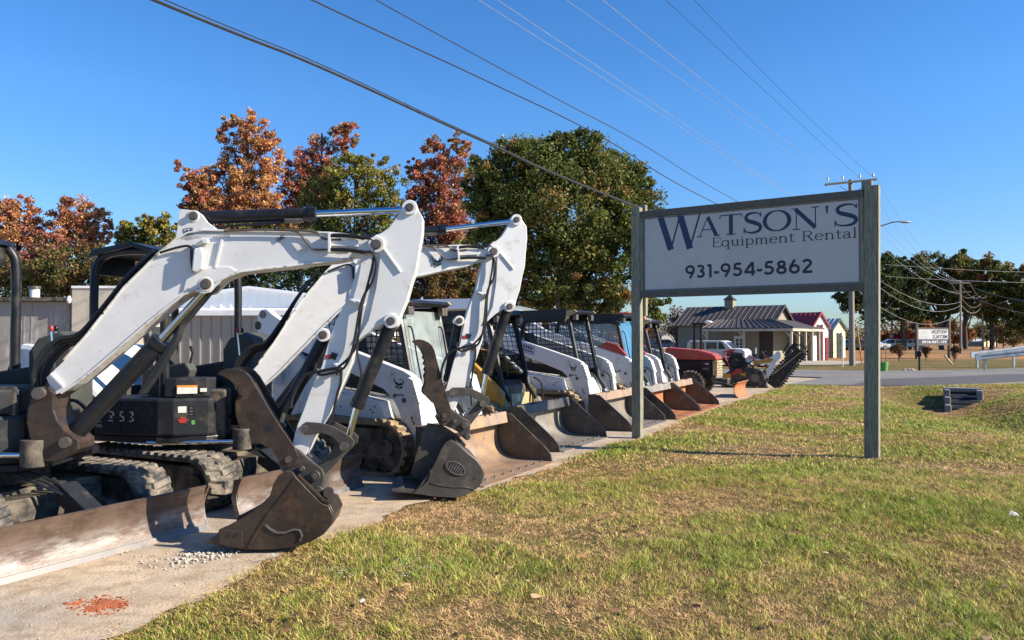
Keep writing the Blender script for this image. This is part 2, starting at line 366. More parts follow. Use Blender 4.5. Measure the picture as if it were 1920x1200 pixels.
def ground_mat():
    m = bpy.data.materials.new('ground_grass'); m.use_nodes = True; t = m.node_tree; t.nodes.clear(); L = t.links.new
    out = nn(t, 'ShaderNodeOutputMaterial'); b = nn(t, 'ShaderNodeBsdfPrincipled'); L(b.outputs[0], out.inputs[0])
    tc = nn(t, 'ShaderNodeTexCoord')
    def noise(s, d=6, r=0.6, off=0):
        n = nn(t, 'ShaderNodeTexNoise'); n.inputs['Scale'].default_value = s; n.inputs['Detail'].default_value = d; n.inputs['Roughness'].default_value = r
        mp = nn(t, 'ShaderNodeMapping'); mp.inputs['Location'].default_value = (off, off*0.7, 0); L(tc.outputs['Object'], mp.inputs[0]); L(mp.outputs[0], n.inputs['Vector']); return n
    n1 = noise(0.45, 8, 0.65); cr = nn(t, 'ShaderNodeValToRGB'); L(n1.outputs[0], cr.inputs[0])
    e = cr.color_ramp.elements; e[0].position = 0.36; e[0].color = (0.24, 0.15, 0.07, 1); e[1].position = 0.66; e[1].color = (0.09, 0.105, 0.022, 1)
    k = e.new(0.50); k.color = (0.16, 0.125, 0.045, 1)
    n2 = noise(14, 8, 0.75, 5); mr = nn(t, 'ShaderNodeMapRange'); mr.inputs[1].default_value = 0.3; mr.inputs[2].default_value = 0.72; mr.inputs[3].default_value = 0.5; mr.inputs[4].default_value = 1.5
    L(n2.outputs[0], mr.inputs[0]); sc = nn(t, 'ShaderNodeVectorMath', operation='SCALE'); L(cr.outputs[0], sc.inputs[0]); L(mr.outputs[0], sc.inputs['Scale'])
    # the field beyond the road is dry broom sedge in bands
    sp = nn(t, 'ShaderNodeSeparateXYZ'); L(tc.outputs['Object'], sp.inputs[0])
    fr = nn(t, 'ShaderNodeMapRange'); fr.inputs[1].default_value = 46; fr.inputs[2].default_value = 62; L(sp.outputs['Y'], fr.inputs[0])
    n3 = noise(0.06, 4, 0.6, 9); fm = nn(t, 'ShaderNodeMath', operation='MULTIPLY'); f3 = nn(t, 'ShaderNodeMapRange'); f3.inputs[1].default_value = 0.35; f3.inputs[2].default_value = 0.5
    L(n3.outputs[0], f3.inputs[0]); L(f3.outputs[0], fm.inputs[0]); L(fr.outputs[0], fm.inputs[1])
    mx = nn(t, 'ShaderNodeMix', data_type='RGBA'); mx.inputs['B'].default_value = (0.36, 0.19, 0.085, 1); L(fm.outputs[0], mx.inputs['Factor']); L(sc.outputs[0], mx.inputs['A'])
    L(mx.outputs['Result'], b.inputs['Base Color']); b.inputs['Roughness'].default_value = 0.9; b.inputs['Specular IOR Level'].default_value = 0.1
    bu = nn(t, 'ShaderNodeBump'); bu.inputs['Strength'].default_value = 0.9; bu.inputs['Distance'].default_value = 0.05; n4 = noise(22, 8, 0.8, 3); L(n4.outputs[0], bu.inputs['Height']); L(bu.outputs[0], b.inputs['Normal'])
    M['ground_grass'] = m
ground_mat()
def grid_strip(name, xs, ys, mat):
    X, Y = np.meshgrid(xs, ys); Z = gz(X, Y); V = np.stack([X.ravel(), Y.ravel(), Z.ravel()], 1); nx = len(xs); ny = len(ys)
    i = np.arange(nx-1)[None, :] + nx*np.arange(ny-1)[:, None]; F = np.stack([i, i+1, i+nx+1, i+nx], -1).reshape(-1, 4)
    o = quick_mesh(name, V, F, mat); o.data.polygons.foreach_set('use_smooth', np.ones(len(F), bool)); return tag(o, kind='structure')
xs = np.concatenate([[-3000, -600, -120, -40], np.arange(-20, 24, 0.25), [26, 30, 36, 45, 70, 150, 600, 3000]])
ys = np.concatenate([[-200, -30, -8], np.arange(-3, 31, 0.25), [33, 37, 42, 50, 70, 110, 250, 800, 3000]])
grid_strip('ground', xs, ys, 'ground_grass')
# the gravelled concrete lot under the machines
pmat('lot_surface', (0.50, 0.385, 0.265), 0.85, var=0.16, scale=1.6, dirt=((0.34, 0.30, 0.25), 0.5, 0.8, 0.1), dirt2=((0.25, 0.17, 0.10), 0.34, 5, 0.12), bump=0.7, bscale=45)
def sheet(name, pts, z, mat, kind='structure'):
    b = MB(); n = len(pts); b.add([(x, y, z) for x, y in pts], [tuple(range(n))]); o = b.build(name, mat); return tag(o, kind=kind)
edge = []
for i in range(len(E_W)-1):
    (x0, y0), (x1, y1) = E_W[i], E_W[i+1]; k = 22 if y0 < 14 else 8
    for j in range(k):
        t = j/k; x = x0+(x1-x0)*t; y = y0+(y1-y0)*t; edge.append((x + 0.05*math.sin(y*4)+0.03*math.sin(y*13+1)+random.uniform(-.012, .012), y))
edge.append(E_W[-1])
lot = [(-45, -3), (-4.9, -3)] + edge + [(12.2, 31.0), (9.5, 34.0), (6, 39), (-45, 39)]
b = MB(); lot = [(x+(.10 if 2 <= i < 2+len(edge) else 0), y) for i, (x, y) in enumerate(lot)]; b.add([(x, y, 0.02) for x, y in lot], [tuple(range(len(lot)))])
tag(b.build('gravel_lot', 'lot_surface'), kind='structure')
# the drive and road in front of the far lawn
pmat('asphalt', (0.155, 0.145, 0.135), 0.9, var=0.12, scale=0.7, dirt=((0.215, 0.195, 0.17), 0.35, 0.35, 0.12), dirt2=((0.07, 0.065, 0.06), 0.1, 3, 0.1), bump=0.3, bscale=60)
pmat('dark_asphalt', (0.075, 0.07, 0.07), 0.85, var=0.15, scale=1.2, bump=0.3, bscale=60)
n1 = [gp(1478,724), gp(1560,724.5), gp(1700,725), gp(1780,724.5), gp(1860,722), gp(1990,716)]
f1 = [gp(1990,690), gp(1860,694), gp(1750,696.5), gp(1600,697), gp(1480,695), gp(1380,694)]
road = [(p.x, p.y) for p in n1] + [(60, 28)] + [(60, 44)] + [(p.x, p.y) for p in f1] + [(6, 39), (9.5, 34), (12.2, 31)]
b = MB(); nr = len(road); b.add([(x, y, 0.06) for x, y in road] + [(x, y-0.05, -0.6) for x, y in road[:7]], [tuple(range(nr))] + [(i, nr+i, nr+i+1, i+1) for i in range(6)])
tag(b.build('road', 'asphalt'), kind='structure')
dk = [gp(1640,714), gp(1760,710), gp(1860,706), gp(1990,702), gp(1990,714), gp(1860,721.5), gp(1780,724), gp(1700,724.5), gp(1600,724)]
sheet('road_patch', [(p.x, p.y) for p in dk], 0.066, 'dark_asphalt')
# pale gravel drive in front of the sheds
pmat('pale_gravel', (0.36, 0.31, 0.25), 0.95, var=0.2, scale=3, bump=0.3)
sheet('gravel_path', [(p.x, p.y) for p in (gp(1250,684.5), gp(1480,686), gp(1595,684), gp(1640,679), gp(1560,677), gp(1400,677), gp(1250,677))], 0.03, 'pale_gravel')
sheet('far_road', [(70, 94), (160, 94), (160, 98), (40, 98)], 0.03, 'pale_gravel')

# red dirt spill
pmat('red_dirt', (0.36, 0.10, 0.035), 0.95, var=0.25, scale=12, dirt=((0.43, 0.34, 0.245), 0.25, 10, 0.06), bump=0.6, bscale=60)
def blob(name, cu, cv, ru, rv, h, mat, seed, n=22, zb=0.02):
    rr = random.Random(seed); c = gp(cu, cv); a = gp(cu+ru, cv); d = gp(cu, cv-rv); rx = (a-c).x; ry = (d-c).y; vs = [(c.x, c.y, zb+h)]; ph = [rr.uniform(0, 6) for _ in range(4)]
    for ring, hh in ((0.5, 0.9), (0.8, 0.55), (1.0, 0.06)):
        for i in range(n):
            t = 2*math.pi*i/n; k = ring*(1+0.22*math.sin(3*t+ph[0])+0.14*math.sin(5*t+ph[1])+0.1*math.sin(9*t+ph[2]))
            vs.append((c.x+rx*k*math.cos(t), c.y+ry*k*math.sin(t), zb+h*hh*rr.uniform(0.6, 1.2)))
    fs = [(0, 1+i, 1+(i+1) % n) for i in range(n)]
    for q in range(2): fs += [(1+q*n+i, 1+(q+1)*n+i, 1+(q+1)*n+(i+1) % n, 1+q*n+(i+1) % n) for i in range(n)]
    b = MB(); b.add(vs, fs, True); return b.build(name, mat)
pts = []
for _ in range(260):
    a = random.uniform(0, 6.28); k = random.random()**.6; p = gp(185+62*k*math.cos(a), 1143-20*k*math.sin(a)+.06*62*k*math.cos(a)*-1); pts.append((p.x, p.y, .02, random.uniform(.003, .010)))
RED_CLODS = pts
o = blob('dirt_spill', 198, 1141, 36, 11, 0.006, 'red_dirt', 3); tag(o, kind='stuff', label='patch of loose red dirt spilled on the lot')
o = blob('dirt_spill', 138, 1137, 16, 5, 0.008, 'red_dirt', 5); tag(o, kind='stuff', label='small smear of red dirt beside the larger patch')

# loose stones
def stones(name, mat, pts, label):
    V = []; F = []; base = np.array([(1,0,0),(-1,0,0),(0,1,0),(0,-1,0),(0,0,1),(0,0,-1)], float)
    tri = np.array([(0,2,4),(2,1,4),(1,3,4),(3,0,4),(2,0,5),(1,2,5),(3,1,5),(0,3,5)])
    for (x, y, z, r) in pts:
        q = base*rng.uniform(0.6, 1.3, (6, 3))*r*np.array([1, 1, 0.75]); a = rng.uniform(0, 6.3); c, s_ = math.cos(a), math.sin(a)
        q = q @ np.array([[c, s_, 0.2], [-s_, c, 0.1], [0.1, -0.2, 1]]); k = len(V)*6; V.append(q+np.array([x, y, z+r*0.4])); F.append(tri+k)
    o = quick_mesh(name, np.concatenate(V), np.concatenate(F), mat); return tag(o, kind='stuff', label=label)
pmat('limestone', (0.42, 0.38, 0.32), 0.9, var=0.45, scale=15)
pts = []
for _ in range(420):
    t = random.random(); u = 330+t*120+random.gauss(0, 9); v = 1058-t*24+random.gauss(0, 6); p = gp(u, v); pts.append((p.x, p.y, 0.02, 0.004+0.014*random.random()**2))
for _ in range(60):
    u = random.uniform(225, 345); v = random.uniform(1040, 1085); p = gp(u, v); pts.append((p.x, p.y, 0.02, random.uniform(0.004, 0.012)))
for _ in range(500):
    y = random.uniform(4, 16); x = edge_x(y) - abs(random.gauss(0, 0.9)) - 0.02; pts.append((x, y, 0.02, random.uniform(0.003, 0.009)))
stones('dirt_clods', 'red_dirt', RED_CLODS, 'crumbs of red clay around the spilled patch')
stones('loose_gravel', 'limestone', pts, 'pale crushed stones scattered on the lot near the big bucket')

# ---------------------------------------------------------------- the lawn: individual blades
def lawn(name, n, ymin, ymax, hmin, hmax, wd, power=1.0, edge=False):
    y = ymin + (ymax-ymin)*rng.random(n)**power
    half = 0.74*y+1.4; x0 = np.maximum(edge_x(y)-0.3, -half); x = x0 + (half-x0)*rng.random(n)
    if edge: x = edge_x(y)-0.06+0.16*rng.standard_normal(n)
    ragged = edge_x(y)-0.03+0.10*np.sin(y*7)+0.07*np.sin(y*17+2)+0.12*rng.standard_normal(n)
    keep = ((x > ragged) | edge) & (y < 27.2) ; x, y = x[keep], y[keep]; z = gz(x, y)
    # patchiness: green tufts, straw, thin spots
    g = -0.02 + 0.45*np.sin(1.7*x+2.1*np.sin(0.9*y))+0.5*np.sin(2.3*y+1.9*np.sin(1.1*x+1)) + 0.55*np.sin(5.3*x+3*np.sin(3.1*y))*np.sin(4.1*y+2*np.sin(4.7*x)) + 0.35*rng.standard_normal(len(x))
    d = x - edge_x(y); g = g + 0.5*np.sin(0.8*x+1.1)*np.sin(0.6*y+1.5*np.sin(.5*x)) - 1.1*np.exp(-d/0.5) - 2.4*np.exp(-((x-11.2)/1.3)**2-((y-23.6)/1.5)**2) - 1.2*np.exp(-((x-14.5)/1.2)**2-((y-24.2)/1.2)**2) + 0.1
    clump = np.sin(11*x+4*np.sin(7*y))*np.sin(13*y+4*np.sin(9*x)); hollow = np.clip(-0.15-np.sin(2.9*x+2.2*np.sin(1.7*y+1))*np.sin(3.7*y+2.4*np.sin(1.3*x+.5)), 0, 1); hollow = np.where(hollow > .78, 1, 0); keep = (rng.random(len(x)) < (0.78+0.22*clump)*(1-.75*hollow)); x, y, z, g = x[keep], y[keep], z[keep], g[keep]; clump = clump[keep]; m = len(x)
    h = (hmin+(hmax-hmin)*rng.random(m))*(1+0.3*np.clip(g, -1, 1))*(1+0.25*clump); ww = wd*(0.7+0.6*rng.random(m))*(1+0.05*(y-4)); a = rng.random(m)*2*np.pi
    lean = (0.25+1.1*rng.random(m))*h; la = rng.random(m)*2*np.pi; la = np.where(rng.random(m) < .5, 2.6+1.1*rng.standard_normal(m)+1.5*np.sin(.9*x+.7*y), la)
    if edge: g = g-1.2; h = h*.5; z = np.maximum(z, .02)
    dry = g < -0.1; lean = np.where(dry, lean*1.5, lean); h = np.where(dry, h*0.62, h)
    cx, sx = np.cos(a)*ww/2, np.sin(a)*ww/2
    p = np.stack([x, y, z-0.005], 1); e1 = np.stack([cx, sx, 0*x], 1)
    mid = p+np.stack([lean*0.35*np.cos(la), lean*0.35*np.sin(la), h*0.62], 1); tip = p+np.stack([lean*np.cos(la), lean*np.sin(la), h], 1)
    V = np.stack([p-e1, p+e1, mid+e1*0.8, mid-e1*0.8, tip], 1).reshape(-1, 3)
    k = np.arange(m)[:, None]*5; F = np.concatenate([np.concatenate([k, k+1, k+2], 1), np.concatenate([k, k+2, k+3], 1), np.concatenate([k+3, k+2, k+4], 1)], 0)
    green = np.array([0.235, 0.32, 0.045]); olive = np.array([0.47, 0.42, 0.10]); straw = np.array([0.66, 0.43, 0.22]); brown = np.array([0.20, 0.10, 0.05])
    t = np.clip(g*0.8+0.5+0.25*rng.standard_normal(m), 0, 1)[:, None]
    c = np.where(t > 0.5, olive+(green-olive)*(t-0.5)*2, straw+(olive-straw)*t*2)
    r = rng.random(m)[:, None]; c = c*(1+0.28*np.clip(clump, -1, 1))[:, None]; c = np.where(r > 0.92, brown, c); c = np.where((r > 0.72) & (r < 0.86), straw, c)
    o = quick_mesh(name, V, F, 'grass_blade', np.repeat(c, 5, 0)); return tag(o, kind='stuff', label='patchy green and straw coloured lawn grass')
lawn('lawn_grass', 520000, 3.3, 9.5, 0.016, 0.048, 0.0042, 1.15)
lawn('lawn_grass', 340000, 9.5, 27, 0.018, 0.050, 0.0080, 1.1)
lawn('edge_straw', 26000, 3.3, 24, 0.012, 0.04, 0.005, 1.3, edge=True)
# fallen leaves and clover heads
def litter(name, n, fn, mat, label, s0, s1, cols):
    P = np.array([fn() for _ in range(n)]); m = len(P); z = gz(P[:, 0], P[:, 1])+0.035+0.02*rng.random(m); a = rng.random(m)*6.28; s = s0+(s1-s0)*rng.random(m)
    V = []; 
    for k in range(5):
        r = s*(0.6+0.7*rng.random(m)); V.append(np.stack([P[:, 0]+r*np.cos(a+k*1.256), P[:, 1]+r*np.sin(a+k*1.256), z+0.5*s*(rng.random(m)-0.3)], 1))
    V = np.stack(V, 1).reshape(-1, 3); F = (np.arange(m)[:, None]*5+np.arange(5)[None, :]); c = np.array(cols)[rng.integers(0, len(cols), m)]
    return tag(quick_mesh(name, V, F, mat, np.repeat(c, 5, 0)), kind='stuff', label=label)
def onlawn():
    y = 3.6+9*random.random()**1.4; return (random.uniform(edge_x(y)+0.1, 0.7*y), y)
litter('fallen_leaves', 420, onlawn, 'leaf', 'brown and tan leaves fallen on the lawn', 0.010, 0.03, [(0.42, 0.22, 0.11), (0.26, 0.13, 0.08), (0.50, 0.34, 0.2), (0.12, 0.06, 0.04)])
def clover():
    c = random.choice([(770,1080,26,12)]*5+[(640,1085,16,6)]*2+[(515,1062,6,3)]); p = gp(random.gauss(c[0], c[2]), random.gauss(c[1], c[3])); return (p.x, p.y)
litter('clover_flowers', 150, clover, 'leaf', 'cluster of tiny white flowers in the grass', 0.003, 0.008, [(0.8, 0.78, 0.68), (0.7, 0.7, 0.6)])
def scrap(u, v, s, label):
    p = gp(u, v, 0.04); b = MB(Frame(p.x, p.y, random.uniform(0, 3)).M)
    b.add([(-s, -s*.5, .05), (s*.8, -s*.6, .055), (s, s*.4, .05+s*.5), (-s*.3, s*.7, .052), (-s, -s*.5, .047), (s*.8, -s*.6, .052), (s, s*.4, .047+s*.5), (-s*.3, s*.7, .049)], [(0,1,2,3), (7,6,5,4), (0,4,5,1), (1,5,6,2), (2,6,7,3), (3,7,4,0)])
    tag(b.build('paper_scrap', 'decal_white'), label, 'litter')
scrap(678, 1130, 0.02, 'small white paper scrap in the grass below the flower cluster')
scrap(1902, 968, 0.06, 'white scrap of litter on the lawn at the right edge of the photo')
# ================================================================ the big sign
pmat('weathered_wood', (0.235, 0.225, 0.165), 0.85, var=0.3, scale=5, dirt=((0.09, 0.095, 0.07), 0.4, 5, 0.1), dirt2=((0.34, 0.35, 0.24), 0.35, 8, 0.1), bump=0.6, bscale=30, stretch=(9, 9, 0.8))
pmat('weathered_wood_rail', (0.13, 0.12, 0.095), 0.85, var=0.3, scale=5, dirt=((0.06, 0.055, 0.045), 0.35, 5, 0.1), dirt2=((0.2, 0.2, 0.15), 0.2, 8, 0.1), bump=0.5, bscale=30, stretch=(0.8, 9, 9))
pmat('sign_face', (0.53, 0.50, 0.465), 0.45, var=0.05, scale=1.5, dirt=((0.46, 0.43, 0.385), 0.3, 1.8, 0.12), dirt2=((0.25, 0.22, 0.18), 0.0, 8, 0.05), stretch=(1, 1, 0.5))
pmat('sign_blue', (0.012, 0.032, 0.085), 0.5, var=0.08); pmat('sign_black', (0.018, 0.02, 0.035), 0.5, var=0.08); pmat('sign_ghost', (0.60, 0.575, 0.54), 0.5, var=0.05)
gl, gr_ = gp(1197, 824), gp(1635, 859)
SY = math.atan2(gr_.y-gl.y, gr_.x-gl.x); SW = math.hypot(gr_.y-gl.y, gr_.x-gl.x)
SF = Frame(gl.x, gl.y, SY)        # x runs along the sign, y away from the camera
sg = empty('roadside_sign', (gl.x, gl.y, 0), 'large white business sign with dark blue lettering on two tall weathered wooden posts', 'sign')
b = MB(SF.M); b.box(-0.085, 0.065, -0.065, 0.055, -0.3, 3.67); b.build('post', 'weathered_wood', sg, 0.008)
b = MB(SF.M); b.hexa([(SW-.09,-.07,-.3),(SW+.09,-.07,-.3),(SW+.09,.06,-.3),(SW-.09,.06,-.3),(SW-.05,-.07,3.64),(SW+.13,-.07,3.64),(SW+.13,.06,3.64),(SW-.05,.06,3.64)]); b.build('post', 'weathered_wood', sg, 0.008)
# the short blocks bolted behind each post
b = MB(SF.M); b.box(0.0, 0.11, 0.058, 0.13, 1.95, 3.72); b.build('back_block', 'weathered_wood', sg, 0.006)
b = MB(SF.M); b.box(SW-0.11, SW+0.02, 0.063, 0.13, 2.0, 3.74); b.build('back_block', 'weathered_wood', sg, 0.006)
zt, zb = 3.60, 2.235
x0, x1 = 0.067, SW-0.062
for (a, c, nm) in ((zt-0.105, zt, 'top_rail'), (zb, zb+0.10, 'bottom_rail')):
    b = MB(SF.M); b.box(x0, x1, -0.055, 0.03, a, c); b.build(nm, 'weathered_wood_rail', sg, 0.006)
for xx in (x0, x1-0.045):
    b = MB(SF.M); b.box(xx, xx+0.045, -0.053, 0.028, zb+0.102, zt-0.107); b.build('side_rail', 'weathered_wood', sg, 0.004)
b = MB(SF.M); b.box(x0+0.04, x1-0.04, -0.03, 0.02, zb+0.095, zt-0.10); panel = b.build('sign_panel', 'sign_face', sg)
b = MB(SF.M)      # aluminium edging
for (a, c, d, e) in ((x0+0.05, x1-0.05, zb+0.105, zb+0.125), (x0+0.05, x1-0.05, zt-0.13, zt-0.112), (x0+0.05, x0+0.07, zb+0.126, zt-0.131), (x1-0.07, x1-0.05, zb+0.126, zt-0.131)): b.box(a, c, -0.037, -0.0305, d, e)
b.build('panel_edging', 'edge_steel', sg)
# --- hand-drawn serif letters: skeleton strokes whose width follows a broad pen
def A(cx, cy, rx, ry, a0, a1, n=14): return [(cx+rx*math.cos(R(a0+(a1-a0)*i/n)), cy+ry*math.sin(R(a0+(a1-a0)*i/n))) for i in range(n+1)]
GL = {  # glyph: (width, [(mode, points)...], [serif (x, y, half)])  mode: a = pen, t = thin, k = thick
 'W': (1.42, [('k', [(.14,.97),(.47,.03)]), ('t', [(.47,.05),(.76,.97)]), ('k', [(.73,.95),(1.02,.03)]), ('t', [(1.02,.05),(1.33,.97)])], [(.14,.98,.17),(1.32,.98,.15)]),
 'A': (1.0, [('t', [(.10,.02),(.47,.97)]), ('k', [(.47,.97),(.86,.02)]), ('t', [(.24,.34),(.70,.34)])], [(.10,.02,.12),(.88,.02,.14)]),
 'T': (1.0, [('k', [(.5,.02),(.5,.97)]), ('t', [(.04,.97),(.96,.97)]), ('t', [(.05,.97),(.0,.82)]), ('t', [(.95,.97),(1.0,.82)])], [(.5,.02,.2)]),
 'S': (.86, [('s', [(p[0], p[2]) for p in smoothpts([(.77,0,.80),(.70,0,.91),(.56,0,.965),(.40,0,.965),(.22,0,.90),(.15,0,.76),(.22,0,.62),(.40,0,.535),(.58,0,.46),(.72,0,.36),(.76,0,.22),(.66,0,.08),(.47,0,.025),(.28,0,.035),(.14,0,.10),(.07,0,.24)], 4)]), ('t', [(.775,.98),(.775,.76)]), ('t', [(.075,.0),(.065,.27)])], []),
 'O': (1.16, [('a', A(.58,.5,.50,.475,0,362,36))], []),
 'N': (1.15, [('t', [(.2,.03),(.2,.97)]), ('k', [(.17,.96),(.95,.04)]), ('t', [(.95,.03),(.95,.97)])], [(.14,.98,.14),(.2,.02,.15),(.95,.98,.15)]),
 "'": (.3, [('w', [(.15,.99),(.15,.62)])], []),
 'E': (.86, [('k', [(.2,.02),(.2,.98)]), ('t', [(.1,.98),(.78,.98)]), ('t', [(.1,.02),(.8,.02)]), ('t', [(.2,.52),(.6,.52)]), ('t', [(.78,.98),(.79,.82)]), ('t', [(.8,.02),(.83,.2)]), ('t', [(.6,.44),(.6,.6)])], []),
 'R': (1.0, [('k', [(.2,.02),(.2,.98)]), ('t', [(.1,.98),(.5,.98)]), ('a', A(.5,.75,.27,.23,90,-90)), ('t', [(.2,.52),(.5,.52)]), ('k', [(.5,.5),(.85,.03)])], [(.2,.02,.15),(.9,.02,.1)]),
 'e': (.74, [('a', A(.38,.33,.29,.31,5,320,24)), ('t', [(.1,.37),(.66,.37)])], []),
 'q': (.80, [('a', A(.35,.33,.27,.31,20,340,24)), ('k', [(.62,-.28),(.62,.64)])], [(.62,-.28,.14)]),
 'u': (.84, [('k', [(.18,.62),(.18,.25)]), ('a', A(.38,.25,.20,.22,180,320)), ('k', [(.62,.03),(.62,.64)])], [(.13,.63,.08),(.57,.63,.08),(.69,.02,.08)]),
 'i': (.40, [('k', [(.2,.02),(.2,.62)]), ('d', [(.2,.80),(.2,.93)])], [(.2,.02,.14),(.15,.63,.08)]),
 'p': (.82, [('k', [(.18,-.28),(.18,.63)]), ('a', A(.43,.33,.27,.31,160,-160,24))], [(.18,-.28,.14),(.12,.63,.07)]),
 'm': (1.20, [('k', [(.18,.02),(.18,.63)]), ('a', A(.38,.42,.2,.21,160,0)+[(.58,.02)]), ('a', A(.78,.42,.2,.21,160,0)+[(.98,.02)])], [(.18,.02,.13),(.58,.02,.12),(.98,.02,.13),(.13,.63,.07)]),
 'n': (.84, [('k', [(.18,.02),(.18,.63)]), ('a', A(.42,.40,.22,.23,160,0)+[(.64,.02)])], [(.18,.02,.13),(.64,.02,.13),(.13,.63,.07)]),
 't': (.52, [('k', [(.22,.85),(.22,.2)]), ('a', A(.36,.18,.14,.16,180,310)), ('t', [(.04,.63),(.46,.63)])], []),
 'a': (.72, [('a', A(.32,.46,.20,.18,160,0)+[(.52,.1)]+A(.62,.12,.1,.1,180,300,5)), ('a', A(.30,.19,.20,.17,60,330,18)), ('t', [(.3,.37),(.52,.40)])], []),
 'l': (.38, [('k', [(.2,.02),(.2,.98)])], [(.2,.02,.14),(.14,.98,.08)]),
 ' ': (.45, [], [])}
def draw_text(mb, F, txt, xa, xb, za, zb_, y, thick, thin, scales=None):
    """write txt between xa and xb; za, zb_ = baseline and cap line (may slope as functions of t)"""
    H = zb_-za; ws = [GL[c][0]*(scales or {}).get(i, (1, 1, 0))[0] for i, c in enumerate(txt)]; tot = sum(ws); kx = (xb-xa)/tot; x = xa; cnt = 0
    for i, c in enumerate(txt):
        w0, st, se = GL[c]; sw, shh, dz = (scales or {}).get(i, (1, 1, 0)); ax = kx*sw; az = H*shh; bz = za+dz*H
        def place(poly, k):
            nonlocal cnt
            cnt += 1; yy = y - 0.0004*(cnt % 7); P = [(x+px*ax, bz+pz*az) for px, pz in poly]; mb.prism(P, yy, y+0.003)
        for mode, pts in st:
            P = [(px*ax, pz*az) for px, pz in pts]; q = []; rr = []
            tk, tn = thick*H*shh, thin*H*shh
            for j in range(len(P)):
                a, b_ = P[max(0, j-1)], P[min(len(P)-1, j+1)]; dx, dz_ = b_[0]-a[0], b_[1]-a[1]; l = math.hypot(dx, dz_) or 1; nx, nz = -dz_/l, dx/l
                if mode == 'a': wd = tn+(tk-tn)*abs(dz_/l)**1.3
                elif mode == 'k': wd = tk
                elif mode == 'B': wd = tk
                elif mode == 'd': wd = tk*1.1
                elif mode == 'w': wd = tk*(0.9 if j == 0 else 0.3)
                else: wd = tn
                if mode == 's': tt = j/(len(P)-1); wd = tn*.8+(tk-tn)*(math.sin(math.pi*tt)**2.2)*1.0+(tk-tn)*.12
                q.append((P[j][0]+nx*wd/2, P[j][1]+nz*wd/2)); rr.append((P[j][0]-nx*wd/2, P[j][1]-nz*wd/2))
            if len(P) == 2: mb.prism([(x+p[0], bz+p[1]) for p in q+rr[::-1]], y-0.0004*(cnt % 7), y+0.003); cnt += 1
            else:
                for j in range(len(P)-1):
                    mb.prism([(x+p[0], bz+p[1]) for p in (q[j], q[j+1], rr[j+1], rr[j])], y-0.0004*(cnt % 7), y+0.003)
                cnt += 1
        for sx, sz, hw in se:
            tn = thin*H*shh; X = x+sx*ax; Z = bz+sz*az; hw_ = hw*ax; mb.prism([(X-hw_, Z-tn/2), (X+hw_, Z-tn/2), (X+hw_, Z+tn/2), (X-hw_, Z+tn/2)], y-0.0004*(cnt % 7), y+0.003); cnt += 1
        x += w0*ax
def sp(u, v): return SF.p(1180+u/3.75, 320+v/3.75, -0.034)
fy = -0.031
b = MB(SF.M)
(xa, z1), (xb, z0) = sp(180, 305), sp(490, 552); draw_text(b, SF, 'W', xa, sp(522, 0)[0], z0, z1, fy, 0.17, 0.045)
xa = sp(478, 455)[0]; xb = sp(1345, 420)[0]; z0 = (sp(600, 450)[1]+sp(1240, 420)[1])/2; z1 = (sp(640, 308)[1]+sp(1240, 264)[1])/2
draw_text(b, SF, 'ATSON', xa, xb, z0, z1, fy, 0.19, 0.05)
xa = sp(1368, 0)[0]; draw_text(b, SF, "'", xa, sp(1405, 0)[0], z0, z1, fy, 0.15, 0.05)
draw_text(b, SF, 'S', sp(1428, 0)[0], sp(1612, 0)[0], z0, z1, fy, 0.19, 0.05)
b.build('lettering', 'sign_blue', panel)
b = MB(SF.M); z0 = (sp(600, 525)[1]+sp(1560, 487)[1])/2; z1 = (sp(600, 462)[1]+sp(1240, 434)[1])/2
draw_text(b, SF, 'Equipment', sp(574, 0)[0], sp(1160, 0)[0], z0, z1, fy, 0.13, 0.06); draw_text(b, SF, 'Rental', sp(1205, 0)[0], sp(1598, 0)[0], z0, z1, fy, 0.13, 0.06)
b.build('lettering', 'sign_black', panel)
def text_mesh(name, txt, Mx, size, mat, parent, bold=0.0, ext=0.002, width=None, align='LEFT', mirror=False, space=1.0, height=None):
    """font outline turned into a mesh; lies in the local x-z plane of Mx, facing local -y"""
    cu = bpy.data.curves.new(name, 'FONT'); cu.body = txt; cu.size = size; cu.extrude = ext; cu.offset = bold; cu.space_character = space; cu.align_x = align
    ob = bpy.data.objects.new(name+'_src', cu); COL.objects.link(ob); dg = bpy.context.evaluated_depsgraph_get(); dg.update()
    me = bpy.data.meshes.new_from_object(ob.evaluated_get(dg)); bpy.data.objects.remove(ob)
    co = np.array([tuple(v.co) for v in me.vertices]); co[:, 0] -= co[:, 0].min(); co[:, 1] -= co[:, 1].min()
    if width: co[:, 0] *= width/co[:, 0].max()
    if height: co[:, 1] *= height/co[:, 1].max()
    if mirror: co[:, 0] = co[:, 0].max()-co[:, 0]
    base = Vector(parent['_b'])
    for v, c in zip(me.vertices, co): v.co = (Mx @ Vector((c[0], -c[2], c[1]))) - base
    me.materials.clear(); me.materials.append(M[mat]); o = bpy.data.objects.new(name, me); COL.objects.link(o); o.parent = parent; o['_b'] = tuple(base); return o
xa, xb = sp(385, 0)[0], sp(1290, 0)[0]; z0 = (sp(400, 741)[1]+sp(1280, 738)[1])/2; z1 = (sp(400, 650)[1]+sp(1280, 633)[1])/2
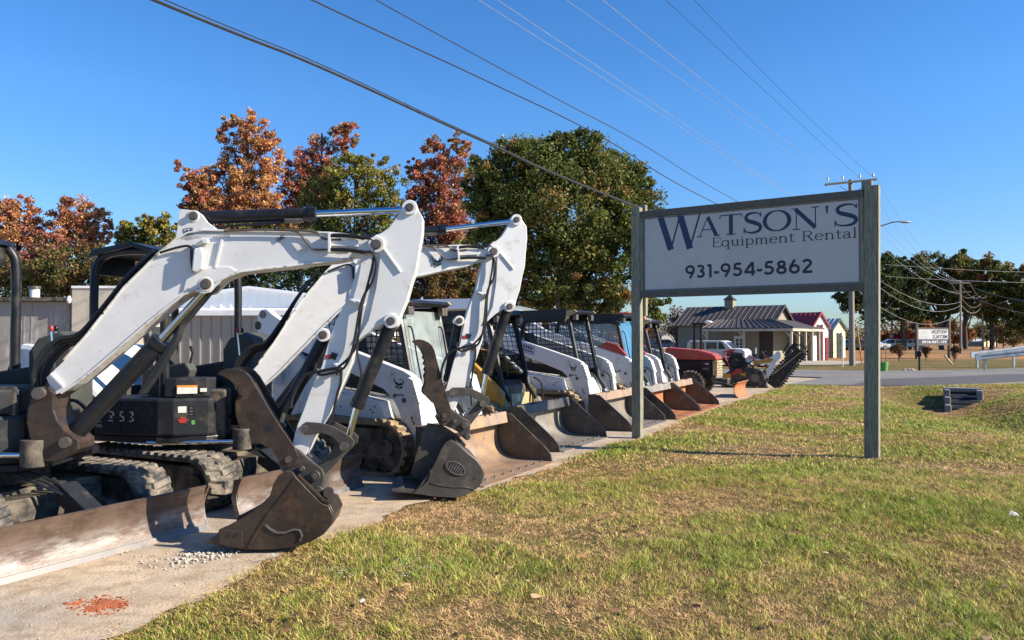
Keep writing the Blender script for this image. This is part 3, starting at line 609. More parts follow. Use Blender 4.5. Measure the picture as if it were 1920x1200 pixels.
GL.update({'9': (.74, [('B', A(.36,.66,.24,.25,0,360,26)), ('B', [(.60,.66),(.56,.44),(.38,.08),(.33,.02)])], []), '6': (.74, [('B', A(.36,.33,.24,.25,0,360,26)), ('B', [(.12,.33),(.16,.55),(.34,.9),(.40,.98)])], []),
 '3': (.66, [('B', A(.29,.73,.19,.17,150,-85)), ('B', A(.29,.29,.22,.20,95,-150))], []), '1': (.46, [('B', [(.28,.0),(.28,.92)]), ('B', [(.08,.9),(.33,.9)])], []), '-': (.42, [('B', [(.05,.36),(.37,.36)])], []),
 '5': (.72, [('B', [(.58,.90),(.24,.90)]), ('B', [(.22,.93),(.17,.52)]), ('B', A(.32,.33,.25,.24,125,-150,22))], []), '4': (.76, [('B', [(.56,.0),(.56,.97)]), ('B', [(.52,.92),(.10,.26)]), ('B', [(.06,.26),(.72,.26)])], []),
 '8': (.74, [('B', A(.36,.72,.18,.17,0,360,24)), ('B', A(.36,.29,.23,.20,0,360,24))], []), '2': (.70, [('B', A(.33,.70,.21,.20,165,-25)+[(.1,.10)]), ('B', [(.08,.09),(.62,.09)])], [])})
b = MB(SF.M); draw_text(b, SF, '931-954-5862', xa, xb, z0, z1, fy, 0.185, 0.185); b.build('phone_number', 'sign_black', panel)
xa = sp(168, 0)[0]; z0 = sp(200, 622)[1]; z1 = sp(200, 580)[1]
text_mesh('ghost_lettering', 'SELECTION', SF.M @ Matrix.Translation((xa, fy-0.001, z0)), 0.1, 'sign_ghost', panel, width=sp(510, 0)[0]-xa, height=z1-z0, ext=0.001)
b = MB(SF.M)   # screw heads
for xx in (x0+0.02, x1-0.02):
    for zz in (zb+0.3, zb+0.75, zb+1.1): b.cyl((xx, -0.053, zz), (xx, -0.058, zz), 0.008, 8)
for xx in (0, SW):
    for zz in (zb+0.05, zt-0.05, 1.0, 2.1): b.cyl((xx, -0.064 if xx == 0 else -0.069, zz), (xx, -0.075, zz), 0.011, 8)
b.build('bolts', 'pin_steel', sg)
# ================================================================ compact excavators
B1 = Frame(-3.50, 5.95, R(3)); B2 = Frame(-2.50, 7.80, R(9))
def emblem_cat(mb, T, s, y0, y1):
    """the animal-head emblem: ears, brow, cheeks, chin; T maps (x,z) in a unit square"""
    for P in ([(.0,1.0),(.16,.55),(.30,.62),(.5,.50),(.70,.62),(.84,.55),(1.0,1.0),(1.0,.62),(.86,.42),(.60,.36),(.5,.30),(.40,.36),(.14,.42),(.0,.62)],
              [(.12,.34),(.34,.28),(.42,.18),(.30,.10),(.16,.14)], [(.88,.34),(.66,.28),(.58,.18),(.70,.10),(.84,.14)], [(.42,.10),(.58,.10),(.55,.0),(.45,.0)], [(.45,.25),(.55,.25),(.52,.16),(.48,.16)]):
        mb.prism([T(x*s, z*s) for x, z in P], y0, y1)
def hydraulic(Fm, p0, p1, p2, w, r, rr, root, name='cylinder', eye=True, barrel_mat='black_paint'):
    """barrel p0->p1, chrome rod p1->p2 (local x,z at lateral w)"""
    P = lambda p: (p[0], w, p[1])
    b = MB(Fm.M); b.cyl(P(p0), P(p1), r, 18); d = Vector(P(p1))-Vector(P(p0)); d.normalize(); e = Vector(P(p1)); b.cyl(tuple(e-d*0.05), tuple(e+d*0.012), r*1.10, 18)
    b.cyl((p0[0], w-0.05, p0[1]), (p0[0], w+0.05, p0[1]), r*1.0, 14)
    o = b.build(name, barrel_mat, root)
    b = MB(Fm.M); b.cyl(P(p1), P(p2), rr, 14); b.build('rod', 'chrome', o)
    if eye:
        b = MB(Fm.M); b.cyl((p2[0], w-0.045, p2[1]), (p2[0], w+0.045, p2[1]), rr*1.9, 14); b.build('rod_eye', 'black_paint', o)
    return o
def boss(b, p, w0, w1, r, n=20): b.cyl((p[0], w0, p[1]), (p[0], w1, p[1]), r, n)
def pin1(Fm, p, w, r, name, mat, parent, n=18, bevel=0.0):
    b = MB(Fm.M); boss(b, p, -w, w, r, n); return b.build(name, mat, parent, bevel)
def hose(Fm, pts, w, r, root, name='hydraulic_hose', mat='rubber_hose', k=5):
    """pts: (x,z) or (x,z,w)"""
    P = [(p[0], p[2] if len(p) > 2 else w, p[1]) for p in pts]; b = MB(Fm.M); b.tube(smoothpts(P, k), r, 8); return b.build(name, mat, root)

def track(Fm, x0, x1, y0, y1, h, root, mat, lug=0.026, tan=False):
    """rubber track: belt with staggered lugs, idler, sprocket, rollers and frame"""
    r = h/2; th = 0.035; loop = arc(x1-r, r, r, 90, -90, 12)+arc(x0+r, r, r, -90, -270, 12)
    b = MB(Fm.M); b.ribbon([(x, z) for x, z in loop[::-1]], y0, y1, th, closed=True, smooth=False)
    # lugs along the outside
    per = [0]; L_ = loop+[loop[0]]
    for i in range(len(L_)-1): per.append(per[-1]+math.hypot(L_[i+1][0]-L_[i][0], L_[i+1][1]-L_[i][1]))
    n = int(per[-1]/0.105); ym = (y0+y1)/2
    def on(s):
        s %= per[-1]
        for i in range(len(L_)-1):
            if per[i+1] >= s:
                t = (s-per[i])/max(1e-9, per[i+1]-per[i]); a, c = L_[i], L_[i+1]; dx, dz = c[0]-a[0], c[1]-a[1]; l = math.hypot(dx, dz) or 1
                return (a[0]+dx*t, a[1]+dz*t), (dx/l, dz/l)
    for k in range(n):
        for side in (0, 1):
            (px, pz), (dx, dz) = on((k+0.5*side)*per[-1]/n); nx, nz = -dz, dx    # outward for a clockwise loop
            if (px-(x0+x1)/2)*nx+(pz-r)*nz < 0: nx, nz = -nx, -nz
            ya, yb = (y0-0.004, ym+0.02) if side == 0 else (ym-0.02, y1+0.004); hw0, hw1 = 0.040, 0.026
            def q(a, hgt, y): return (px+dx*a+nx*hgt, y, pz+dz*a+nz*hgt)
            sk = 0.02 if side == 0 else -0.02
            b.hexa([q(-hw0-sk, -0.004, ya), q(hw0-sk, -0.004, ya), q(hw0+sk, -0.004, yb), q(-hw0+sk, -0.004, yb), q(-hw1-sk, lug, ya+0.012), q(hw1-sk, lug, ya+0.012), q(hw1+sk, lug, yb-0.012), q(-hw1+sk, lug, yb-0.012)])
    t = b.build('track', mat, root)
    yi0, yi1 = y0+0.09, y1-0.09
    for nm, cx in (('sprocket', x0+r), ('idler_wheel', x1-r)): b = MB(Fm.M); b.cyl((cx, yi0, r), (cx, yi1, r), r-th-0.012, 20); b.cyl((cx, yi0-0.03, r), (cx, yi1+0.03, r), r*0.35, 12); b.build(nm, 'undercarriage', t)
    for k in range(4): b = MB(Fm.M); cx = x0+r+(x1-x0-2*r)*(k+0.5)/4; b.cyl((cx, yi0-0.02, th+0.075), (cx, yi1+0.02, th+0.075), 0.07, 14); b.build('roller', 'undercarriage', t)
    b = MB(Fm.M); b.box(x0+r*1.1, x1-r*1.1, y0+0.07, y1-0.07, th+0.14, h-th-0.05); b.build('track_frame', 'undercarriage', t, 0.01)
    return t

def excavator(idx, L0, Fm, yawh, mapB, mapA, mapT, mapC, swing, label):
    xc, yc = yard(-6.70, L0); root = empty('compact_excavator', (xc, yc, 0), label, 'excavator', 'compact excavators parked at the near end of the row')
    U = Frame(xc, yc, YAW)
    W = 0.10                          # half width of the boom
    def P(px, w, mp): return [mp(Fm1.p(u, v, w)) for u, v in px]
    Fm1 = B1
    # ---------------- undercarriage
    for s in (-1, 1): track(U, -1.02, 1.05, s*0.67-0.17, s*0.67+0.17, 0.50, root, 'track_rubber')
    b = MB(U.M); b.box(-0.55, 0.55, -0.55, 0.55, 0.24, 0.44); b.cyl((0, 0, 0.44), (0, 0, 0.60), 0.38, 24); b.box(0.5, 0.75, -0.4, 0.4, 0.22, 0.40); b.build('chassis', 'undercarriage', root, 0.012)
    # ---------------- dozer blade
    bw = 0.85; xb = 1.43
    prof = [(xb+0.045, 0.0), (xb+0.018, 0.055), (xb-0.004, 0.12), (xb-0.012, 0.20), (xb-0.002, 0.29), (xb+0.022, 0.37)]
    prof = [(p[0], p[2]) for p in smoothpts([(a, 0, c) for a, c in prof], 3)]
    bl = MB(U.M); bl.ribbon(prof, -bw, bw, 0.025, smooth=True)
    for s in (-1, 1):
        y = s*bw; bl.prism([(xb+0.06, 0.0), (xb+0.02, 0.06), (xb-0.01, 0.14), (xb-0.02, 0.22), (xb+0.01, 0.31), (xb+0.045, 0.375), (xb-0.05, 0.36), (xb-0.08, 0.2), (xb-0.02, 0.0)], y-0.006 if s > 0 else y-0.012, y+0.012 if s > 0 else y+0.006)
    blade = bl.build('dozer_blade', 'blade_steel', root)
    b = MB(U.M); b.prism([(xb+0.052, 0.0), (xb+0.060, 0.0), (xb+0.036, 0.060), (xb+0.026, 0.060)], -bw-0.004, bw+0.004); b.build('cutting_edge', 'edge_steel', blade)
    b = MB(U.M)
    for s in (-1, 1): b.hexa([(0.6, s*0.40-0.05, 0.22), (1.36, s*0.40-0.05, 0.06), (1.36, s*0.40+0.05, 0.06), (0.6, s*0.40+0.05, 0.22), (0.6, s*0.40-0.05, 0.34), (1.36, s*0.40-0.05, 0.17), (1.36, s*0.40+0.05, 0.17), (0.6, s*0.40+0.05, 0.34)])
    b.box(1.27, 1.365, -0.45, 0.45, 0.05, 0.2); b.build('blade_arm', 'undercarriage', root, 0.008)
    b = MB(U.M); b.cyl((0.72, 0, 0.50), (0.92, 0, 0.40), 0.022, 12); hc = b.build('blade_cylinder', 'charcoal_plastic', root)
    b = MB(U.M); b.hexa([(0.86,-.075,.36),(1.30,-.075,.14),(1.30,.075,.14),(.86,.075,.36),(.90,-.075,.50),(1.34,-.075,.27),(1.34,.075,.27),(.90,.075,.50)]); b.build('cylinder_guard', 'charcoal_plastic', hc, 0.01)
    # ---------------- house (upper structure)
    hx, hy = xc, yc; H = Frame(hx, hy, yawh)
    outline = [(-1.15, -0.60), (-1.0, -0.80), (0.10, -0.82), (0.22, -0.78), (0.50, -0.62), (0.62, -0.42), (0.62, 0.42), (0.50, 0.62), (0.10, 0.84), (-1.0, 0.84), (-1.15, 0.6)]
    b = MB(H.M); b.prismz(outline, 0.60, 0.66); b.build('platform', 'black_paint', root, 0.01)
    skirt = [(-0.75, -0.83), (0.12, -0.83), (0.26, -0.79), (0.54, -0.60), (0.54, -0.30), (-0.75, -0.30)]
    b = MB(H.M); b.prismz(skirt, 0.661, 1.03); sk_ = b.build('side_skirt', 'charcoal_plastic', root, 0.03)
    b = MB(H.M); b.prismz([(-0.76, 0.3), (0.3, 0.3), (0.3, 0.84), (-0.76, 0.84)], 0.661, 1.0); b.build('side_skirt', 'charcoal_plastic', root, 0.03)
    b = MB(H.M); b.prismz([(0.16, -0.80), (0.27, -0.77), (0.50, -0.60), (0.50, -0.45), (0.16, -0.45)], 1.032, 1.22); b.build('front_console', 'charcoal_plastic', root, 0.015)
    # stickers on the front corner
    dn = Vector((0.24, -0.19, 0)).normalized(); nrm = Vector((dn.y, -dn.x, 0))
    def deco(mat, a, z0, z1, wd, par=sk_, nm='sticker', z=0):
        o0 = Vector((0.26, -0.79, 0)) + Vector((0.28, 0.19, 0)).normalized()*a; d = Vector((0.28, 0.19, 0)).normalized(); n_ = Vector((d.y, -d.x, 0))
        q = [o0+n_*0.001+d*0, o0+n_*0.001+d*wd, o0+n_*0.005+d*wd, o0+n_*0.005]; bb = MB(H.M)
        bb.add([(p.x, p.y, z0) for p in q]+[(p.x, p.y, z1) for p in q], [(3,2,1,0), (4,5,6,7), (0,1,5,4), (1,2,6,5), (2,3,7,6), (3,0,4,7)]); return bb.build(nm, mat, par)
    if idx == 2:
        deco('decal_white', 0.03, 1.07, 1.13, 0.18, nm='warning_label'); deco('decal_orange', 0.03, 1.131, 1.15, 0.18, nm='warning_label'); deco('decal_white', 0.235, 1.085, 1.12, 0.06, nm='warning_label')
        deco('decal_white', 0.04, 0.89, 0.95, 0.075); deco('decal_black', 0.14, 0.86, 0.96, 0.06); [deco('decal_red', 0.04+a_, 0.81+z_, 0.828+z_, w_) for a_, z_, w_ in ((0.02, .02, .05), (0, 0, .085), (.015, -.018, .055))]; deco('decal_green', 0.160, 0.775, 0.815, 0.030); [deco('decal_violet', 0.145, .868+.03*k_, .880+.03*k_, .045, z=1) for k_ in range(3)]
        bb = MB(H.M)   # half worn-off white numerals on the skirt
        for (a, z, w_, h_) in ((-0.42, .885, .04, .012), (-0.385, .855, .02, .03), (-0.41, .83, .022, .025), (-0.43, .80, .05, .011), (-0.30, .885, .035, .011), (-0.30, .85, .012, .03), (-0.285, .84, .03, .012), (-0.265, .81, .014, .025), (-0.30, .80, .03, .010), (-0.19, .885, .04, .011), (-0.165, .86, .016, .022), (-0.18, .84, .02, .010), (-0.16, .81, .015, .025), (-0.195, .80, .035, .010), (-0.60, .74, .10, .006), (-0.585, .757, .08, .007), (-0.62, .775, .07, .006), (-0.56, .79, .05, .007)):
            bb.box(a, a+w_, -0.835, -0.8305, z, z+h_)
        bb.build('worn_lettering', 'decal_white', sk_)
    bb = MB(H.M)
    for a in (0.05, -0.7):
        for z in (0.72, 0.97): bb.cyl((a, -0.829, z), (a, -0.838, z), 0.016, 10)
    bb.build('bolts', 'black_paint', sk_)
    bb = MB(H.M); bb.box(-0.30, -0.292, -0.8335, -0.8295, 0.69, 1.0); bb.build('panel_seam', 'dark_interior', sk_)
    bb = MB(H.M); bb.box(-0.74, 0.11, -0.8335, -0.8295, 0.985, 0.991); bb.build('panel_seam', 'dark_interior', sk_)
    bb = MB(H.M); bb.box(-0.62, -0.50, -0.845, -0.8295, 0.90, 0.935); bb.build('latch', 'black_paint', sk_, 0.006)
    for k_ in range(3):
        bb = MB(U.M); o_ = k_*.06; bb.tube(smoothpts([(0.35, -0.25+o_, 0.55), (0.62, -0.32+o_, 0.60), (0.80, -0.20+o_, 0.52), (1.0, -0.05+o_*.3, 0.40)], 5), 0.012, 6); bb.build('hydraulic_hose', 'rubber_hose', root)
    # engine hood and counterweight
    b = MB(H.M); b.prism([(-0.56, 0.662), (-0.56, 1.05), (-0.85, 1.28), (-1.25, 1.52), (-1.55, 1.55), (-1.64, 1.2), (-1.60, 0.662)], -0.80, 0.80)
    hood = b.build('engine_hood', 'white_paint', root, 0.05)
    b = MB(H.M); b.box(-0.555, -0.50, -0.5, 0.78, 0.70, 1.12); b.build('bulkhead', 'grey_olive_panel', root, 0.01)
    b = MB(H.M); b.box(-0.70, -0.68, -0.806, -0.801, 0.75, 1.25)
    for k in range(5): b.box(-1.2, -0.85, -0.806, -0.8005, 0.85+k*0.05, 0.87+k*0.05)
    b.build('hood_vents', 'black_paint', hood)
    # seat, consoles, levers
    b = MB(H.M); b.box(-0.42, 0.08, -0.25, 0.25, 1.03, 1.15); b.hexa([(-.48,-.24,1.12),(-.36,-.24,1.12),(-.36,.24,1.12),(-.48,.24,1.12),(-.60,-.2,1.72),(-.50,-.2,1.72),(-.50,.2,1.72),(-.60,.2,1.72)]); b.build('seat', 'seat_vinyl', root, 0.04)
    for s in (-1, 1):
        b = MB(H.M); b.prism([(-0.40, 1.0), (-0.40, 1.28), (0.12, 1.36), (0.18, 1.28), (0.12, 1.0)], s*0.36-0.07, s*0.36+0.07); b.build('arm_console', 'grey_olive_panel', root, 0.02)
        b = MB(H.M); b.tube([(0.12, s*0.36, 1.34), (0.15, s*0.36, 1.45), (0.13, s*0.36, 1.52)], [0.012, 0.012, 0.022], 8); b.build('joystick', 'black_paint', root)
    for s in (0.1, 0.18):
        b = MB(H.M); b.tube([(0.42, s, 0.9), (0.40, s, 1.3), (0.36, s, 1.66)], 0.010, 6); lv = b.build('travel_lever', 'chrome', root)
        b = MB(H.M); b.ellipsoid((0.36, s, 1.68), (0.018, 0.018, 0.03)); b.build('lever_knob', 'decal_red' if s < 0.15 else 'black_paint', lv)
    b = MB(H.M); b.prism([(0.16, 0.9), (0.14, 1.48), (0.22, 1.60), (0.40, 1.66), (0.50, 1.60), (0.50, 0.9)], 0.16, 0.56); b.build('front_console', 'grey_olive_panel', root, 0.02)
    # canopy: four bent posts, roof with upturned front, warning card
    zc = 2.47; ch = -0.24 if idx == 1 else 0.0
    for (fx, fy, rx) in ((0.02+ch, -0.62, -0.80+ch), (0.02+ch, 0.62, -0.80+ch)):
        b = MB(H.M); b.tube(smoothpts([(fx, fy, 0.85), (fx, fy, 1.5), (fx, fy, 2.18), (fx-0.03, fy*0.97, 2.36), (fx-0.14, fy*0.93, 2.45), (fx-0.45, fy*0.93, 2.47), (rx+0.12, fy*0.93, 2.44), (rx+0.02, fy*0.97, 2.34), (rx, fy, 2.15), (rx, fy, 1.4)], 4), 0.042, 12); b.build('canopy_post', 'black_paint', root)
    b = MB(H.M); b.prism([(x+ch, z) for x, z in ((0.0, 2.42), (-0.02, 2.46), (-0.34, 2.55), (-0.80, 2.49), (-0.86, 2.40), (-0.80, 2.42), (-0.34, 2.505))], -0.66, 0.66); cano = b.build('canopy', 'black_paint', root, 0.006)
    for a_ in (-.80, -.06): b = MB(H.M); b.box(a_+ch, a_+.02+ch, -0.56, 0.56, 2.24, 2.42); b.build('cross_panel', 'black_paint', cano)
    b = MB(H.M); b.box(-0.30+ch, -0.04+ch, -0.645, -0.640, 2.20, 2.36); wl = b.build('warning_card', 'decal_white', cano)
    b = MB(H.M); b.box(-0.30+ch, -0.04+ch, -0.650, -0.6455, 2.34, 2.36); b.build('card_stripe', 'decal_orange', wl)
    for (fx, fy) in ((0.02+ch, -0.62), (0.02+ch, 0.62)):
        b = MB(H.M); b.prism([(fx-0.16, 1.03), (fx+0.05, 1.03), (fx+0.04, 1.38), (fx-0.03, 1.38)], fy-0.02, fy+0.02); b.build('post_gusset', 'charcoal_plastic', root)
    # mirror
    b = MB(H.M); b.tube([(-0.3, -0.62, 1.9), (-0.22, -0.70, 1.98)], 0.012, 6); mi = b.build('mirror_arm', 'black_paint', root)
    b = MB(H.M); b.ellipsoid((-0.18, -0.72, 1.98), (0.035, 0.12, 0.14)); b.build('mirror', 'black_paint', root)
    # control stubs, horn, extra hose runs between house and boom foot
    b = MB(H.M); b.tube(smoothpts([(0.5, -0.35, 0.75), (0.68, -0.25, 0.95), (0.72, -0.05, 0.85), (0.66, 0.1, 0.70)], 5), 0.016, 6); b.build('hydraulic_hose', 'rubber_hose', root)
    b = MB(H.M); b.tube(smoothpts([(0.45, -0.2, 0.95), (0.66, -0.15, 1.10), (0.74, 0.0, 0.95), (0.70, 0.15, 0.75)], 5), 0.016, 6); b.build('hydraulic_hose', 'rubber_hose', root)
    # ---------------- swing bracket
    sb = P([(78,728),(92,724),(102,738),(101,768),(108,788),(122,806),(138,818),(149,826),(148,842),(138,852),(120,862),(100,868),(84,866),(62,866),(58,832),(50,792),(52,764),(64,742)], -0.12, mapB)
    b = MB(Fm.M); b.prism(sb, -0.13, 0.13); br = b.build('swing_bracket', 'worn_steel', root, 0.012)
    b = MB(Fm.M); pv = mapB(B1.p(76, 737, -0.13)); pc = mapB(B1.p(125, 829, -0.13)); pin1(Fm, pv, .17, .045, 'pin', 'pin_steel', br); pin1(Fm, pc, .17, .04, 'pin', 'pin_steel', br)
    p_ = mapB(B1.p(77, 846, 0)); b = MB(Fm.M); b.cyl((p_[0], -0.10, p_[1]-0.10), (p_[0], -0.10, p_[1]+0.10), 0.09, 20); b.build('swing_casting', 'undercarriage', root, 0.006)
    p2 = mapB(B1.p(48, 849, 0)); b = MB(Fm.M); b.cyl((p2[0]-0.75, -0.12, p2[1]), (p2[0]+0.06, -0.12, p2[1]), 0.024, 12); b.build('swing_cylinder', 'chrome', root)
    b = MB(Fm.M); b.box(p2[0]-0.5, p2[0]-0.05, -0.05, 0.25, p2[1]+0.02, p2[1]+0.5); b.build('swing_frame', 'undercarriage', root, 0.02)
    # ---------------- boom
    top = [(86,708),(120,676),(160,633),(197,586),(233,540),(268,506),(300,474),(330,450),(352,438),(380,433),(423,434),(480,435),(537,436),(580,437),(617,438),(650,441),(674,445)]
    bot = [(684,479),(655,482),(627,487),(580,492),(537,498),(490,503),(450,508),(425,517),(400,530),(372,539),(343,551),(312,574),(277,602),(225,647),(173,692),(140,718),(112,736),(100,742)]
    bodyp = P(top+[(690,448),(698,462)]+bot, -W, mapB)
    b = MB(Fm.M); b.prism(bodyp, -W+0.008, W-0.008); boom = b.build('boom', 'white_paint_worn', root)
    b = MB(Fm.M); tp = P(top, -W, mapB); b.ribbon(tp[1:], -W-0.004, W+0.004, 0.014); bp = P(bot[1:], -W, mapB); b.ribbon(bp[:-1], -W-0.004, W+0.004, 0.014); b.build('boom_plates', 'chipped_flange', boom, 0.003)
    # base knuckle, ears
    b = MB(Fm.M); b.prism(P([(84,716),(96,700),(112,714),(122,734),(104,748),(88,748),(76,744),(72,732)], -W-0.01, mapB), -0.075, 0.075); b.build('boom_foot', 'worn_steel', boom, 0.006)
    b = MB(Fm.M); b.prism(P([(94,703),(96,700),(118,722),(117,726)], -W-0.01, mapB), -W-0.012, -W+0.01); b.build('weld_rib', 'white_paint', boom)
    ear = P([(328,446),(332,424),(334,396),(341,392),(368,395),(378,402),(388,416),(407,430),(432,436),(432,446),(380,446),(350,452)], -W, mapB)
    for s in (-1, 1): b = MB(Fm.M); b.prism(ear, s*0.078-0.014, s*0.078+0.014); b.build('cylinder_ear', 'white_paint_worn', boom, 0.004)
    ear2 = P([(343,547),(352,541),(372,548),(382,551),(393,548),(402,538),(420,522),(444,508),(430,500),(380,500),(350,520)], -W, mapB)
    for s in (-1, 1): b = MB(Fm.M); b.prism(ear2, s*0.088-0.016, s*0.088+0.016); b.build('cylinder_ear', 'white_paint_worn', boom, 0.004)
    pt = mapB(B1.p(362, 405, -W)); pe = mapB(B1.p(386, 533, -W)); pa = mapB(B1.p(706, 459, -W))
    [pin1(Fm, q_, w_, r_, 'pin', 'pin_steel', boom) for q_, w_, r_ in ((pt, .115, .027), (pe, .130, .031), (pa, .140, .032))]
    [pin1(Fm, q_, w_, r_, 'pin_boss', 'white_paint_worn', boom, 20, .003) for q_, w_, r_ in ((pa, .128, .062), (pe, .108, .055), (pt, .098, .045))]
    [pin1(Fm, q_, w_, r_, 'grease_ring', 'grease', boom, 20) for q_, w_, r_ in ((pt, .1005, .034), (pe, .1105, .041), (pa, .1305, .039))]
    # weld rib, work-light stub, light block
    b = MB(Fm.M); q = P([(414,449),(419,450),(406,503),(401,503)], -W, mapB); b.prism(q, -W-0.008, -W+0.002); q = P([(365,456),(384,447),(388,452),(370,462)], -W, mapB); b.prism(q, -W-0.05, -W); b.build('weld_rib', 'white_paint', boom, 0.003)
    q = mapB(B1.p(386, 452, -W-0.04)); b = MB(Fm.M); b.cyl((q[0], -W-0.065, q[1]), (q[0], -W+0.0, q[1]), 0.018, 12); b.build('light_bracket', 'white_paint', boom)
    q = P([(366,467),(381,464),(386,480),(383,505),(369,512),(362,509)], -W-0.02, mapB); b = MB(Fm.M); b.prism(q, -W-0.06, -W-0.001); b.build('work_lamp', 'lamp_lens', boom, 0.012)
    q = P([(358,466),(366,465),(368,490),(362,512),(358,490)], -W-0.02, mapB); b = MB(Fm.M); b.prism(q, -W-0.05, -W-0.002); b.build('lamp_housing', 'rubber_hose', boom, 0.008)
    if idx == 1:
        q0 = B1.p(539, 444, -W); text_mesh('serial_number', '2862', Fm.M @ Matrix.Translation((B1.p(521, 454, -W)[0], -W-0.003, B1.p(521, 454, -W)[1])) @ Matrix.Rotation(R(-32), 4, 'Y'), 0.05, 'decal_black', boom, width=0.065, height=0.030, mirror=True, bold=0.001, ext=0.001)
        q = P([(344,429),(360,427),(361,438),(346,440)], -W, mapB); b = MB(Fm.M); b.ribbon(q, -0.0955, -0.0925, 0.003, closed=True)
        q = P([(348,431),(352,431),(352,437),(348,437)], -W, mapB); b.prism(q, -0.0955, -0.0925); q = P([(355,430),(358,430),(358,436),(355,436)], -W, mapB); b.prism(q, -0.0955, -0.0925); b.build('lift_label', 'decal_black', boom)
    else:
        q0 = mapB(B1.p(500, 472, -W)); c_, s_ = math.cos(R(4)), math.sin(R(4)); b = MB(Fm.M); emblem_cat(b, lambda x, z: (q0[0]+x+0.22, q0[1]+z-0.02), 0.11, -W-0.004, -W+0.0075); b.build('emblem', 'decal_black', boom)
    # hard lines and hoses on the near side of the boom
    for pts, r in (([(555,432),(575,433),(594,436),(604,446),(618,449),(640,449)], 0.009), ([(500,431),(550,433),(563,440),(575,455),(588,467),(608,468),(620,468)], 0.008), ([(420,433),(480,431),(555,432)], 0.008)):
        hose(Fm, P(pts, -W-0.02, mapB), -W-0.022, r, boom, 'hard_line', 'pin_steel')
    for pts in ([(616,442),(640,441),(662,443),(684,447)], [(616,468),(640,468),(664,470),(684,473)]): hose(Fm, P(pts, -W-0.03, mapB), -W-0.032, 0.015, boom, 'hose_fitting')
    q = P([(616,436),(620,436),(620,473),(616,473)], -W-0.03, mapB); b = MB(Fm.M); b.prism(q, -W-0.055, -W); b.build('hose_clamp', 'white_paint', boom)
    q = P([(620,447),(672,450),(672,463),(620,461)], -W-0.01, mapB); b = MB(Fm.M); b.prism(q, -W-0.018, -W); b.build('clamp_plate', 'white_paint_worn', boom, 0.003)
    # hoses sweeping up to the boom foot
    for k, off in enumerate((0, 7, 14, 20)):
        pts = [(70+off,742+off*0.4),(66+off,700+off*0.6),(80+off,664+off*0.7),(112+off*.9,636+off*0.6),(150+off*.4,626+off*0.7),(190+off*.3,582+off*0.6),(240,520+off*0.5),(290,470+off*0.3)]
        hose(Fm, P(pts, -0.02+0.03*k, mapB), -0.04+0.035*k, 0.016, root)
    hose(Fm, P([(300,474),(325,466),(350,461),(359,466),(363,480)], -W-0.02, mapB), -W-0.02, 0.009, boom)
    # ---------------- boom cylinder with guard
    c0 = mapB(B1.p(125, 829, 0)); c1 = mapB(B1.p(300, 640, 0)); hydraulic(Fm, c0, c1, pe, 0.0, 0.070, 0.032, root, 'boom_cylinder')
    g = P([(404,538),(392,556),(345,612),(335,640),(300,700),(272,738),(262,740),(280,704),(315,652),(337,618),(338,606),(378,548)], 0.03, mapB)
    b = MB(Fm.M); b.prism(g, -0.02, 0.075); b.build('cylinder_guard', 'charcoal_plastic', root, 0.008)
    # ---------------- arm (stick)
    mA = mapA; WA = 0.085
    gus = P([(756,387),(744,406),(728,427),(712,438),(704,440),(694,448),(690,466),(700,476),(712,478),(704,540),(690,600),(664,644),(676,634),(694,620),(710,611),(722,607),(728,614),(740,611),(748,602),(752,588),(763,563),(772,530),(780,507),(786,470),(792,437),(793,408),(784,392),(774,380),(762,380)], -0.105, mA)
    b = MB(Fm.M); b.prism(gus, -0.098, 0.098); arm = b.build('arm', 'white_paint', root, 0.006)
    stem = P([(688,470),(677,486),(668,510),(660,535),(652,560),(640,580),(628,606),(613,650),(603,685),(583,728),(568,770),(557,797),(552,815),(547,836),(556,852),(570,858),(578,845),(590,820),(617,777),(640,728),(660,682),(668,640),(700,600),(716,520),(722,480),(706,466)], -WA, mA)
    b = MB(Fm.M); b.prism(stem, -WA+0.002, WA-0.002); b.build('arm_stem', 'white_paint_worn', arm, 0.006)
    q = P([(713,460),(717,459),(753,510),(750,512)], -0.098, mA); b = MB(Fm.M); b.prism(q, -0.112, -0.094)
    q = P([(655,562),(661,560),(685,572),(681,576)], -0.1, mA); b.prism(q, -0.125, -WA); q = P([(625,682),(632,680),(645,690),(641,695)], -0.1, mA); b.prism(q, -0.12, -WA); b.build('weld_rib', 'white_paint', arm, 0.003)
    t1 = mA(B1.p(768, 389, -0.11)); t2 = mA(B1.p(733, 602, -0.11)); t3 = mA(B1.p(605, 628, -0.11)); t4 = mA(B1.p(572, 803, -0.09))
    [pin1(Fm, q_, w_, r_, 'pin_boss', 'white_paint', arm, 20, .004) for q_, w_, r_ in ((t1, .118, .058), (t2, .118, .056), (t3, .105, .052))]
    [pin1(Fm, q_, w_, r_, 'pin', 'pin_steel', arm, 8) for q_, w_, r_ in ((t1, .13, .024), (t2, .13, .026), (t3, .118, .024))]
    q = P([(612,665),(626,664),(628,672),(616,674),(610,672)], -WA, mA); b = MB(Fm.M); b.prism(q, -WA-0.002, -WA+0.0); b.build('sticker', 'decal_red', arm)
    q = P([(622,660),(634,664),(628,676),(620,670)], -WA, mA); b = MB(Fm.M); b.prism(q, -WA-0.0035, -WA+0.0); b.build('sticker', 'decal_black', arm)
    [pin1(Fm, q_, w_, .032, 'grease_ring', 'grease', arm, 20) for q_, w_ in ((t1, .1205), (t2, .1205), (t3, .1075))]
    # arm cylinder on top of the boom
    a1 = mapB(B1.p(590, 401, 0)); 
    if idx == 2: a1 = B2.p(833, 430, 0)
    hydraulic(Fm, pt, a1, t1, 0.0, 0.050, 0.026, root, 'arm_cylinder')
